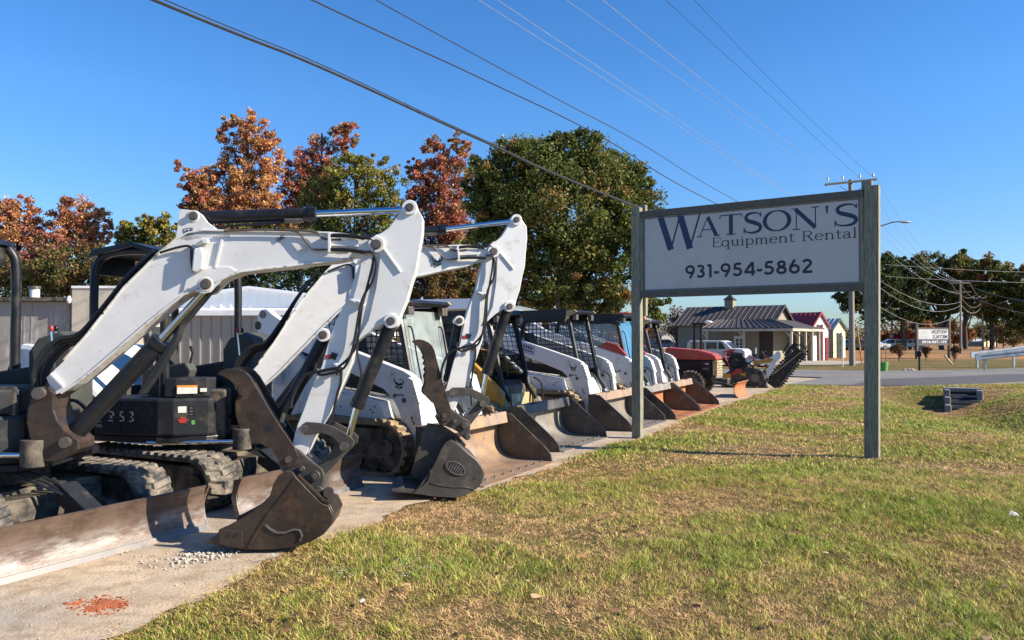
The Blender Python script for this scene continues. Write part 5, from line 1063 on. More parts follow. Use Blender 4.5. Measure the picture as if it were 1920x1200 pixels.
# ================================================================ red trenching tractor
pmat('faded_red', (0.34, 0.042, 0.028), 0.45, var=0.12, dirt=((0.30, 0.12, 0.08), 0.25, 4, 0.12))
def tractor():
    L0 = 22.05; x_, y_ = yard(-5.6, L0); root = empty('tractor', (x_, y_, 0), 'red tractor with a sloped hood, cream grille and a small rusty front blade', 'tractor')
    xo, yo = yard(-4.0, L0); K = Frame(xo, yo, YAW)
    hood = [(-0.80, 1.00), (-0.82, 1.10), (-0.92, 1.17), (-1.3, 1.27), (-2.2, 1.34), (-2.24, 1.28), (-2.22, 1.02), (-1.4, 1.0)]
    b = MB(K.M); b.prism(hood, -0.36, 0.36); hd = b.build('hood', 'faded_red', root, 0.04)
    b = MB(K.M); b.prism([(-1.6, 1.15), (-2.1, 1.19), (-2.1, 1.175), (-1.6, 1.13)], -0.368, -0.358); b.box(-2.12, -1.8, -0.367, -0.359, 1.195, 1.225); b.build('hood_stripe', 'edge_steel', hd)
    b = MB(K.M); b.box(-0.92, -0.79, -0.33, 0.33, 0.58, 0.985); gr = b.build('grille', 'cream_paint', root, 0.015)
    b = MB(K.M)
    for k in range(5): b.box(-0.80, -0.785, -0.30, 0.30, 0.63+k*0.07, 0.645+k*0.07)
    b.build('grille_slots', 'black_paint', gr)
    b = MB(K.M); b.box(-2.25, -0.95, -0.28, 0.28, 0.45, 0.99); b.cyl((-1.5, -.3, .8), (-1.5, .3, .8), .12, 12); b.build('engine', 'dark_interior', root, 0.02)
    b = MB(K.M); b.box(-1.25, -0.95, -0.345, -0.30, 0.60, 0.98); sg_ = b.build('side_shroud', 'black_paint', root); b = MB(K.M); b.box(-1.12, -1.02, -0.35, -0.3455, 0.88, 0.91); b.box(-1.18, -1.02, -0.35, -0.3455, 0.74, 0.745); b.box(-1.18, -1.02, -0.35, -0.3455, 0.77, 0.775); b.build('sticker', 'decal_white', sg_)
    b = MB(K.M); b.box(-2.5, -2.2, -0.33, 0.33, 0.35, 1.15); b.box(-3.4, -2.3, -0.4, 0.4, 0.35, 0.62); b.build('frame', 'red_paint', root, 0.02)
    for s in (-1, 1):
        for cx, r in ((-1.45, .36), (-3.0, .50)):
            b = MB(K.M); b.cyl((cx, s*.60-.12, r), (cx, s*.60+.12, r), r-0.03, 26)
            for k in range(22):
                a = 2*math.pi*k/22; c_, s_ = math.cos(a), math.sin(a); f = lambda rr_, t, y: (cx+rr_*c_-t*s_, y, r+rr_*s_+t*c_)
                for (ya, yb, sk) in ((s*.6-.125, s*.6+.01, .03), (s*.6-.01, s*.6+.125, -.03)): b.hexa([f(r-.04, -.02+sk, ya), f(r-.04, .02+sk, ya), f(r-.04, .02-sk, yb), f(r-.04, -.02-sk, yb), f(r, -.015+sk, ya), f(r, .015+sk, ya), f(r, .015-sk, yb), f(r, -.015-sk, yb)])
            w_ = b.build('wheel', 'tyre', root); b = MB(K.M); b.cyl((cx, s*.60-.124, r), (cx, s*.60+.124, r), r*.5, 18); b.build('rim', 'undercarriage', w_)
        b = MB(K.M); b.tube(smoothpts([(-1.50+s*.10, .40, 0.9), (-1.50+s*.10, .40, 1.6), (-1.50+s*.10, .40, 2.0)], 3), .040, 8); b.build('roll_bar', 'black_paint', root)
    b = MB(K.M); b.box(-1.64, -1.25, .35, .45, 1.97, 2.04); b.build('roll_bar_top', 'black_paint', root, .01)
    b = MB(K.M); b.ellipsoid((-1.2, .40, 2.05), (.13, .09, .05)); b.build('work_light', 'lamp_lens', root)
    b = MB(K.M); n = 20; c = Vector((-2.72, 0, 1.36)); ax = Vector((.55, 0, .83)); e1 = Vector((0, 1, 0)); e2 = ax.cross(e1); b.tube([tuple(c+e1*.2*math.cos(2*math.pi*k/n)+e2*.2*math.sin(2*math.pi*k/n)) for k in range(n+1)], .013, 6)
    b.tube([tuple(c-ax*.28), tuple(c)], .02, 6)
    for a in (0, 2.1, 4.2): b.tube([tuple(c), tuple(c+e1*.2*math.cos(a)+e2*.2*math.sin(a))], .009, 5)
    b.build('steering_wheel', 'black_paint', root)
    b = MB(K.M); b.box(-3.1, -2.75, -.22, .22, .7, .82); b.box(-3.2, -3.1, -.2, .2, .8, 1.2); b.build('seat', 'seat_vinyl', root, .03)
    b = MB(K.M); b.tube([(-2.23, -.37, .55), (-2.2, -.37, .98)], .035, 8); b.build('strut', 'rust_orange', root)
    b = MB(K.M); b.box(-1.0, -.55, -.16, .16, .32, .5); b.cyl((-.95, -.3, .42), (-.35, -.3, .3), .03, 8); b.cyl((-.95, .3, .42), (-.35, .3, .3), .03, 8); b.build('blade_mount', 'undercarriage', root, .01)
    prof = [(-0.10, .0), (-.20, .08), (-.25, .2), (-.24, .32), (-.16, .42)]
    bm = MB(K.M); bm.ribbon(smooth2(prof), -.78, .78, .018, smooth=True); bm.build('front_blade', 'rust_orange', root)
def smooth2(p, k=3): return [(a[0], a[2]) for a in smoothpts([(x, 0, z) for x, z in p], k)]
tractor()

# ================================================================ chain trencher at the end of the row
def trencher():
    c = gp(1400, 726, 0.02); root = empty('chain_trencher', (c.x, c.y, 0), 'small trencher with red handles, grey white arm and a raised black toothed digging chain', 'trencher')
    T = Frame(c.x, c.y, R(-20)); P = lambda u, v, w=0: T.p(u, v, w)
    # body, engine, wheels, handles
    b = MB(T.M); b.prism(T.pl([(1352,736),(1356,704),(1372,692),(1400,688),(1420,692),(1432,706),(1442,730),(1436,740),(1400,742)]), -.25, .25); b.build('frame', 'undercarriage', root, .02)
    b = MB(T.M); b.prism(T.pl([(1352,720),(1358,700),(1372,700),(1374,724),(1362,728)]), -.32, -.26); b.prism(T.pl([(1386,700),(1420,693),(1430,697),(1400,707)]), -.30, -.26); b.build('yellow_frame', 'yellow_paint', root, .006)
    b = MB(T.M); b.prism(T.pl([(1368,694),(1366,672),(1376,660),(1392,662),(1400,678),(1398,694)]), -.2, .2); b.cyl((P(1378, 680)[0], -.26, P(1378, 680)[1]), (P(1378, 680)[0], -.2, P(1378, 680)[1]), .14, 16); b.build('engine', 'dark_interior', root, .02)
    for s in (-.24, .24): b = MB(T.M); b.tube([(P(1372,692)[0], s, P(1372,692)[1]), (P(1362,672)[0], s, P(1362,672)[1]), (P(1356,660)[0], s, P(1356,660)[1]), (P(1378,656)[0], s, P(1378,656)[1])], .025, 6); b.build('handle', 'decal_red', root)
    b = MB(T.M); b.prism(T.pl([(1376,703),(1392,697),(1394,693),(1384,690),(1372,699)]), -.34, -.28); b.build('fender', 'red_paint', root, .006); b = MB(T.M); b.prism(T.pl([(1360,658),(1372,654),(1378,664),(1370,668)]), -.1, .1); b.build('cowl', 'red_paint', root, .006)
    for s in (-.33, .33):
        for (u, v, r) in ((1366, 730, 8), (1416, 708, 17)): q = P(u, v, s); rr = r/1480*c.y*1.0; b = MB(T.M); b.cyl((q[0], s-.07, max(rr+.0, q[1])), (q[0], s+.07, max(rr, q[1])), rr, 20); w_ = b.build('wheel', 'tyre', root, .015); b = MB(T.M); b.cyl((q[0], s-.075, max(rr, q[1])), (q[0], s+.075, max(rr, q[1])), rr*.45, 12); b.build('hub', 'pin_steel', w_)
    b = MB(T.M); b.prism(T.pl([(1398,690),(1402,668),(1406,664),(1418,672),(1430,674),(1448,668),(1458,658),(1464,660),(1465,671),(1456,678),(1446,700),(1440,708),(1434,706),(1444,684),(1426,682),(1410,676),(1404,692)]), -.22, -.14); b.build('side_arm', 'white_paint', root, .006)
    b = MB(T.M); b.prism(T.pl([(1412,678),(1445,671),(1450,673),(1446,679),(1412,682)]), -.24, -.18); b.build('guard_bar', 'yellow_paint', root)
    b = MB(T.M); b.prism(T.pl([(1392,690),(1400,678),(1404,680),(1396,692)]), -.235, -.2205); b.build('label_plate', 'decal_black', root)
    # boom: long bar from low left to high right, with digging chain all round
    a0, a1 = Vector((*P(1447, 724), 0)), Vector((*P(1501, 656), 0)); d = (a1-a0).normalized(); n = Vector((-d.y, d.x, 0)); Lb = (a1-a0).length; hw = .20
    b = MB(T.M); f = lambda s, t: ((a0+d*s+n*t).x, (a0+d*s+n*t).y)
    b.prism([f(0, -hw), f(Lb, -hw*.8), f(Lb, hw*.8), f(0, hw)], -.05, .05); bar_ = b.build('digging_boom', 'chain_steel', root, .006)
    loop = [f(-.05+.22*math.cos(q), 0.235*math.sin(q)) for q in [math.pi/2+math.pi*k/8 for k in range(9)]] + [f(Lb+.14*math.cos(q), .20*math.sin(q)) for q in [-math.pi/2+math.pi*k/8 for k in range(9)]]
    b = MB(T.M); b.ribbon(loop, -.045, .045, .03, closed=True)
    per = 0; pts = loop+[loop[0]]; acc = 0
    for i in range(len(pts)-1):
        p, q = Vector((*pts[i], 0)), Vector((*pts[i+1], 0)); l = (q-p).length; dd = (q-p)/max(l, 1e-6); k = 0
        while acc < l:
            e = p+dd*acc; o = Vector((dd.y, -dd.x, 0)); sgn = 1 if (per % 2) else -1; big = .07 if per % 3 == 0 else .045
            g = lambda s, t: (e+dd*s+o*t)
            y0, y1 = (-.10, .02) if sgn > 0 else (-.02, .10)
            b.hexa([(g(-.04, 0).x, y0, g(-.04, 0).y), (g(.04, 0).x, y0, g(.04, 0).y), (g(.04, 0).x, y1, g(.04, 0).y), (g(-.04, 0).x, y1, g(-.04, 0).y), (g(.01, big).x, y0, g(.01, big).y), (g(.035, big).x, y0, g(.035, big).y), (g(.035, big).x, y1, g(.035, big).y), (g(.01, big).x, y1, g(.01, big).y)])
            acc += .095; per += 1
        acc -= l
    b.build('digging_chain', 'chain_steel', root)
    b = MB(T.M); q0, q1 = P(1452, 700, -.1), P(1502, 660, -.1); b.tube([(q0[0], -.13, q0[1]), (q1[0], -.13, q1[1])], .016, 6); b.build('chain_guide', 'cream_paint', root)
    for pts_ in ([(1468,662),(1476,646),(1480,642)], [(1480,654),(1490,642)], [(1470,666),(1492,644)]):
        b = MB(T.M); b.tube([(P(u, v, .1)[0], .1, P(u, v, .1)[1]) for u, v in pts_], .028, 6); b.build('auger_bar', 'chain_steel', root)
    for (u0, v0, u1, v1) in ((1492,648,1503,618), (1510,654,1522,628)):
        b = MB(T.M); b.tube([(P(u0, v0)[0], 0, P(u0, v0)[1]), (P(u1, v1)[0], 0, P(u1, v1)[1])], .012, 6); b.build('marker_whip', 'yellow_paint', root)
    b = MB(T.M); b.prism(T.pl([(1420,738),(1424,722),(1436,718),(1442,730),(1438,738)]), -.28, .28); b.build('spoils_auger', 'worn_steel', root, .01)
    g = random.Random(9)
    for k in range(24):
        u0, v0 = g.uniform(1360, 1440), g.uniform(664, 712); w0 = g.uniform(-.3, .1); P3 = []
        for j in range(4): q = P(u0+j*g.uniform(2, 9), v0+g.uniform(-9, 9)); P3.append((q[0], w0, q[1]))
        b = MB(T.M); b.tube(smoothpts(P3, 4), g.uniform(.014, .03), 6); b.build('hydraulic_hose', 'decal_red' if k % 4 == 3 else 'rubber_hose', root)
    for (u, v, du, dv, m_) in ((1362,706,8,8,'pin_steel'), (1382,712,14,10,'chain_steel'), (1404,698,12,8,'worn_steel'), (1424,712,14,14,'chain_steel'), (1430,694,8,8,'pin_steel'), (1372,730,16,8,'undercarriage'), (1412,664,8,6,'worn_steel')):
        b = MB(T.M); b.prism(T.pl([(u,v),(u+du,v-dv*.2),(u+du*.9,v+dv),(u+du*.1,v+dv*.9)]), -.30, -.22); b.build('valve_block', m_, root, .008)
    b = MB(T.M); q = P(1408, 737); b.cyl((q[0]-.35, -.3, .05), (q[0]+.25, -.3, .05), .03, 8); b.build('skid_bar', 'cream_paint', root)
trencher()

# ================================================================ buildings
pmat('block_wall', (0.28, 0.26, 0.235), 0.85, var=0.15, scale=2, dirt=((0.2, 0.18, 0.16), 0.3, 1.5, 0.15), dirt2=((0.5, 0.47, 0.42), 0.2, 3, 0.1), bump=0.3, stretch=(1, 1, 0.35))
pmat('tan_block', (0.50, 0.44, 0.35), 0.85, var=0.12, scale=3, dirt=((0.32, 0.27, 0.2), 0.3, 2, 0.15), bump=0.3, stretch=(1, 1, 0.4))
pmat('white_siding', (0.80, 0.80, 0.79), 0.45, var=0.04, scale=1); pmat('grey_siding', (0.24, 0.24, 0.235), 0.5, var=0.08, scale=1, stretch=(1, 1, 0.3))
pmat('brown_metal_roof', (0.055, 0.046, 0.043), 0.65, 0.0, var=0.1); pmat('red_metal_roof', (0.42, 0.03, 0.035), 0.4, var=0.06); pmat('silver_metal_roof', (0.45, 0.48, 0.48), 0.35, 0.3, var=0.08)
pmat('tan_siding', (0.27, 0.24, 0.175), 0.8, var=0.06); pmat('cream_siding', (0.66, 0.56, 0.36), 0.7, var=0.05); pmat('trim_brown', (0.035, 0.028, 0.024), 0.6, var=0.1); pmat('trim_red', (0.22, 0.018, 0.02), 0.5, var=0.1); pmat('trim_green', (0.03, 0.07, 0.05), 0.6, var=0.1)
def poly_wall(name, F, pts, w0, w1, mat, par): b = MB(F.M); b.prism(pts, w0, w1); return b.build(name, mat, par)
# long low block building on the left, with a taller pier
F = Frame(-13, 16.5, R(2)); rt = empty('block_building', (-12, 17, 0), 'long low grey block building with a vent pipe behind the nearest excavator', 'building')
q = F.p(136, 558)
b = MB(F.M); b.box(-2, q[0], 0, 5, -0.1, q[1]-0.09); wl = b.build('wall', 'block_wall', rt)
b = MB(F.M); b.hexa([(-2.1, -0.14, q[1]-0.08), (q[0]+.05, -0.14, q[1]-0.08), (q[0]+.05, 5.2, q[1]-0.08), (-2.1, 5.2, q[1]-0.08), (-2.1, -0.14, q[1]), (q[0]+.05, -0.14, q[1]), (q[0]+.05, 5.2, q[1]+0.15), (-2.1, 5.2, q[1]+0.15)]); b.build('roof', 'undercarriage', rt)
b = MB(F.M)
for u in (45, 59, 100): a = F.p(u, 600)[0]; b.box(a-.012, a+.012, -0.006, -0.001, 0.1, q[1]-0.12)
b.build('wall_joints', 'block_wall', wl)
p = F.p(65, 556, 1.0); b = MB(F.M); b.cyl((p[0], 1, 2.2), (p[0], 1, p[1]+0.17), 0.10, 16); vp = b.build('vent_pipe', 'white_siding', rt); b = MB(F.M); b.cyl((p[0], 1, p[1]+0.171), (p[0], 1, p[1]+0.23), 0.13, 16); b.build('vent_cap', 'pin_steel', vp)
p = F.p(131, 562, -.1); b = MB(F.M); b.ellipsoid((p[0], -0.1, p[1]), (.06, .08, .09)); b.build('wall_lamp', 'lamp_lens', rt)
q0, q1 = F.p(141, 541), F.p(236, 545); rt = empty('pier_wall', (F.loc(q0[0], 0, 0)), 'taller tan block wall end behind the canopy of the second excavator', 'wall')
b = MB(F.M); b.prism([(q0[0], -.1), (q0[0], q0[1]), (q1[0], q0[1]-.001), (q1[0], -.1)], -0.12, 0.25); b.build('wall', 'tan_block', rt); b = MB(F.M); b.box(q0[0]-.01, q1[0]+.01, -0.14, 0.27, q0[1]+.001, q0[1]+.05); b.build('coping', 'white_siding', rt)
b = MB(F.M); b.box(q0[0]-.04, q0[0]-.002, -.13, .2, 0, q0[1]); b.build('downpipe', 'trim_brown', rt)
# white ribbed metal building behind the loaders
F = Frame(-9.2, 24, R(-3)); rt = empty('metal_building', (-7, 24, 0), 'white ribbed metal building with a grey lean-to wall, behind the excavator booms', 'building')
g = F.pl([(315,566),(330,560),(470,541),(560,552),(655,566)]); g0, gN = g[0][0], g[-1][0]
b = MB(F.M); b.prism([(g0, 0)]+g+[(gN, 0)], 0, 7); mw_ = b.build('wall', 'white_siding', rt)
b = MB(F.M); k = int((gN-g0)/0.3)
for i in range(k): x = g0+0.15+i*0.3; zt2 = np.interp(x, [t[0] for t in g], [t[1] for t in g]); b.box(x-.018, x+.018, -.025, -.001, 2.2, zt2-.06)
b.build('siding_ribs', 'white_siding', mw_)
b = MB(F.M); b.ribbon([(p[0], p[1]) for p in g], -.15, 7.1, 0.07); b.build('roof_edge', 'white_siding', rt)
F2 = Frame(-9.2, 21.6, R(-3)); z2 = F2.p(400, 592)[1]; xa, xb = F2.p(250, 600)[0], F2.p(1015, 600)[0]
b = MB(F2.M); b.box(xa, F2.p(720, 600)[0], 0, 0.2, 0, z2); lw = b.build('lean_to_wall', 'grey_siding', rt)
b = MB(F2.M)
for i in range(26): x = xa+0.2+i*0.28; b.box(x-.02, x+.02, -.03, -.001, 0.1, z2-.05)
b.build('wall_ribs', 'grey_siding', lw)
b = MB(F2.M); b.hexa([(xa, -.2, z2+.002), (F2.p(720,600)[0], -.2, z2+.002), (F2.p(720,600)[0], 2.4, z2+.1), (xa, 2.4, z2+.1), (xa, -.2, z2+.14), (F2.p(720,600)[0], -.2, z2+.14), (F2.p(720,600)[0], 2.4, z2+.30), (xa, 2.4, z2+.30)]); b.build('lean_to_roof', 'white_siding', rt)
# flat white-edged shed behind the yellow loader
F = Frame(-2.3, 22.0, R(-20)); rt = empty('open_shed', (-1, 23, 0), 'low open shed with a white sloping fascia behind the yellow loader', 'building')
a = F.pl([(800,562),(878,560),(1012,590)]); b = MB(F.M); b.prism([(a[0][0]-2.5, a[0][1]), (a[1][0], a[1][1]), (a[2][0], a[2][1]), (a[2][0], a[2][1]-.14), (a[1][0], a[1][1]-.28), (a[0][0]-2.5, a[0][1]-.28)], -.1, 0.1); b.build('fascia', 'white_siding', rt)
b = MB(F.M); b.prism([(a[0][0]-2.5, a[0][1]-.05), (a[1][0], a[1][1]-.05), (a[2][0], a[2][1]-.05), (a[2][0], a[2][1]-.12), (a[1][0], a[1][1]-.2), (a[0][0]-2.5, a[0][1]-.2)], .101, 4.5); b.build('roof', 'silver_metal_roof', rt)
b = MB(F.M); b.box(a[0][0]-2.4, a[2][0]-.05, 4.3, 4.4, 0, a[2][1]-.2); b.build('back_wall', 'trim_brown', rt)
for x in (a[0][0]-2.3, a[0][0]+.3, a[2][0]-.1): b = MB(F.M); b.box(x-.06, x+.06, 0.12, .24, 0, a[2][1]-.14); b.build('post', 'white_siding', rt)

def gable(F, L, D, zw, zr, wall, roof, trim, root, over=.25, rib=.3):
    """box L long (x), D deep (y) with the ridge along x; gable end at x=L"""
    b = MB(F.M); b.add([(0,0,0),(L,0,0),(L,D,0),(0,D,0),(0,0,zw),(L,0,zw),(L,D,zw),(0,D,zw),(0,D/2,zr),(L,D/2,zr)], [(0,1,5,4),(2,3,7,6),(1,2,6,9,5),(3,0,4,8,7),(3,2,1,0),(4,5,9,8),(6,7,8,9)]); w_ = b.build('wall', wall, root)
    sl = (zr-zw)/(D/2); e = over; b = MB(F.M); t = .06
    for s in (0, 1):
        y0, y1 = (-e, D/2) if s == 0 else (D+e, D/2); z0 = zw-sl*e
        b.add([(-e, y0, z0+.02), (L+e, y0, z0+.02), (L+e, y1, zr+.02), (-e, y1, zr+.02), (-e, y0, z0+t), (L+e, y0, z0+t), (L+e, y1, zr+t), (-e, y1, zr+t)], [(0,1,2,3),(7,6,5,4),(0,4,5,1),(1,5,6,2),(2,6,7,3),(3,7,4,0)])
    rf = b.build('roof', roof, root); b = MB(F.M); n = int((L+2*e)/rib)
    for i in range(n+1):
        x = -e+.03+i*(L+2*e-.06)/n
        for s in (0, 1):
            y0, y1 = (-e, D/2) if s == 0 else (D+e, D/2); z0 = zw-sl*e
            b.add([(x-.03, y0, z0+t), (x+.03, y0, z0+t), (x+.03, y1, zr+t), (x-.03, y1, zr+t), (x-.012, y0, z0+t+.03), (x+.012, y0, z0+t+.03), (x+.012, y1, zr+t+.03), (x-.012, y1, zr+t+.03)], [(0,1,5,4),(1,2,6,5),(2,3,7,6),(3,0,4,7),(4,5,6,7)])
    b.build('roof_ribs', roof, rf)
    b = MB(F.M)
    for x, y in ((L-.06, -.012), (-.02, -.012)): b.box(x, x+.10, y, y+.06, 0, zw-.03)
    b.build('corner_trim', trim, root)
    for s in (0, 1):
        y0, y1 = (-e, D/2) if s == 0 else (D+e, D/2); z0 = zw-sl*e; b = MB(F.M)
        b.add([(L+e+.002, y0, z0-.10), (L+e+.03, y0, z0-.10), (L+e+.03, y1, zr-.10), (L+e+.002, y1, zr-.10), (L+e+.002, y0, z0+.10), (L+e+.03, y0, z0+.10), (L+e+.03, y1, zr+.10), (L+e+.002, y1, zr+.10)], [(0,1,2,3),(7,6,5,4),(0,4,5,1),(1,5,6,2),(2,6,7,3),(3,7,4,0)]); b.build('rake_trim', trim, root)
    return w_, rf
# tan barn with a porch
Yb = 58.0; F = Frame(at(1269, 640, Yb).x, Yb, R(-37)); rt = empty('barn', (F.o.x, F.o.y, 0), 'tan building with a dark ribbed roof, cupola and porch, seen under the big sign', 'building')
Lb = F.p(1445, 640)[0]; zw = F.p(1269, 609)[1]; wb, rfb = gable(F, Lb, 4.6, zw, F.p(1360, 576, 2.3)[1], 'tan_siding', 'brown_metal_roof', 'trim_brown', rt, rib=.38)
b = MB(F.M); zr = F.p(1360, 576, 2.3)[1]; cx = F.p(1369, 560, 2.3)[0]; b.box(cx-.32, cx+.32, 2.0, 2.6, zr-.15, zr+.52); cu_ = b.build('cupola', 'tan_siding', rt)
b = MB(F.M); b.add([(cx-.42,1.9,zr+.521),(cx+.42,1.9,zr+.521),(cx+.42,2.7,zr+.521),(cx-.42,2.7,zr+.521),(cx,2.3,zr+.95)], [(3,2,1,0),(0,1,4),(1,2,4),(2,3,4),(3,0,4)]); b.build('cupola_roof', 'brown_metal_roof', cu_)
pzt = F.p(1335, 602, 0)[1]; pze = F.p(1335, 617, -2.0)[1]; px0 = F.p(1335, 640, -1)[0]; px1 = Lb+2.2
b = MB(F.M); b.add([(px0,-.01,pzt),(Lb+.1,-.01,pzt),(px1,-2.2,pze),(px0-.2,-2.2,pze),(px0,-.01,pzt+.07),(Lb+.1,-.01,pzt+.07),(px1,-2.2,pze+.07),(px0-.2,-2.2,pze+.07)], [(0,1,2,3),(7,6,5,4),(0,4,5,1),(1,5,6,2),(2,6,7,3),(3,7,4,0)])
b.add([(Lb+.1,-.01,pzt),(Lb+.1,4.6,pzt),(px1,5.0,pze),(px1,-2.2,pze),(Lb+.1,-.01,pzt+.069),(Lb+.1,4.6,pzt+.069),(px1,5.0,pze+.069),(px1,-2.2,pze+.069)], [(0,1,2,3),(7,6,5,4),(0,4,5,1),(1,5,6,2),(2,6,7,3),(3,7,4,0)]); pr = b.build('porch_roof', 'brown_metal_roof', rt)
b = MB(F.M)
for i in range(16):
    x = px0+i*(Lb-px0)/15; x2 = px0-.2+i*(px1-px0+.2)/15; b.add([(x-.03,-.01,pzt+.07),(x+.03,-.01,pzt+.07),(x2+.03,-2.2,pze+.07),(x2-.03,-2.2,pze+.07),(x,-.01,pzt+.12),(x2,-2.2,pze+.12)], [(0,4,5,3),(4,1,2,5),(0,1,4),(3,5,2)])
b.build('roof_ribs', 'brown_metal_roof', pr)
b = MB(F.M); b.box(px0-.2, px1, -2.22, -2.15, pze-.16, pze-.002); b.box(px1-.06, px1+.001, -2.149, 5.0, pze-.16, pze-.003); b.build('fascia', 'tan_block', pr)
for x, y in ((px0+.1, -2.1), (px0+(px1-px0)*.45, -2.1), (px1-.15, -2.1), (px1-.15, -.6), (px1-.15, .9), (px1-.15, 2.4), (px1-.15, 4.0)):
    b = MB(F.M); b.box(x-.07, x+.07, y-.07, y+.07, 0, pze-.02); b.add([(x-.07,y-.03,pze-.6),(x-.5,y-.03,pze-.05),(x-.4,y-.03,pze-.05),(x-.07,y-.03,pze-.45),(x-.07,y+.03,pze-.6),(x-.5,y+.03,pze-.05),(x-.4,y+.03,pze-.05),(x-.07,y+.03,pze-.45)], [(3,2,1,0),(4,5,6,7),(0,1,5,4),(2,3,7,6)]); b.build('porch_post', 'tan_block', rt)
wx0, wz0 = F.p(1377, 658); wx1, wz1 = F.p(1397, 630)
b = MB(F.M); b.box(wx0, wx1, -.05, -.002, wz0, wz1); wf = b.build('window', 'white_siding', rt)
b = MB(F.M); m_ = (wx0+wx1)/2
for i in (0, 1):
    for j in range(3): dz = (wz1-wz0-.3)/3; b.box(wx0+.14+i*(m_-wx0-.12), wx0+.14+i*(m_-wx0-.12)+(m_-wx0-.2), -.056, -.0505, wz0+.14+j*dz, wz0+.14+j*dz+dz*.85)
b.build('pane', 'dark_glass', wf)
dx0 = F.p(1443, 660)[0]; b = MB(F.M); b.box(dx0-.7, dx0+.25, -.03, -.002, 0, 2.1); b.build('door', 'trim_brown', rt)
for x in (F.p(1428, 640)[0],): b = MB(F.M); b.box(x-.09, x+.09, -.05, -.002, 0, pzt-.1); b.build('downpipe', 'trim_brown', rt)
# two small sheds
def shed2(label, uc, u1, u0, Y, vpk, veave, roof, wall, side, trim, doors, name='storage_shed'):
    zw = 1.6+(634-veave)/1480*Y; zr = 1.6+(634-vpk)/1480*Y; c = at(uc, 640, Y)
    e = Vector((math.cos(R(-8)), math.sin(R(-8)), 0)); # gable end runs to the right
    g = Frame(c.x, c.y, R(38)); D = g.p(u1, 640)[0]     # x of F points at the camera
    rt = empty(name, (c.x, c.y, 0), label, 'shed'); Ls = (u0 and 3.6)
    F = Frame(c.x+g.l.x*Ls, c.y+g.l.y*Ls, R(38)-R(90)); w_, r_ = gable(F, Ls, D, zw, zr, wall, roof, trim, rt, over=.12, rib=.35)
    b = MB(F.M); b.box(-.0, Ls-.01, -.006, -.001, 0, zw-.03); b.build('side_wall', side, rt)
    for (a, z, wd, mt) in doors: b = MB(F.M); b.box(Ls+.001, Ls+.05, a*D, a*D+wd, 0, z); dd = b.build('door', mt, rt); b = MB(F.M); b.box(Ls+.002, Ls+.07, a*D-.05, a*D-.001, 0, z+.05); b.box(Ls+.002, Ls+.07, a*D+wd+.001, a*D+wd+.18, 0, z+.05); b.build('door_frame', trim, dd)
    return rt
shed2('white shed with a bright red ribbed roof and red trimmed door', 1522, 1553, 1467, 56, 586, 612, 'red_metal_roof', 'white_siding', 'grey_siding', 'trim_red', [(.33, 2.55, .5, 'dark_interior'), (.82, 1.6, .12, 'trim_red')])
shed2('small cream shed with a silver roof and dark door', 1561, 1585, 1545, 64, 598, 616, 'silver_metal_roof', 'cream_siding', 'tan_siding', 'trim_green', [(.35, 2.0, .5, 'dark_interior')])
shed2('distant low pale house beyond the trees, left of the right hand guardrail', 1840, 1870, 1800, 150, 637, 641, 'silver_metal_roof', 'cream_siding', 'tan_siding', 'trim_brown', [], 'house')
shed2('distant dark house half hidden behind the big oak, left of the tan building', 1240, 1266, 1220, 120, 622, 630, 'brown_metal_roof', 'grey_siding', 'grey_siding', 'trim_brown', [], 'house')

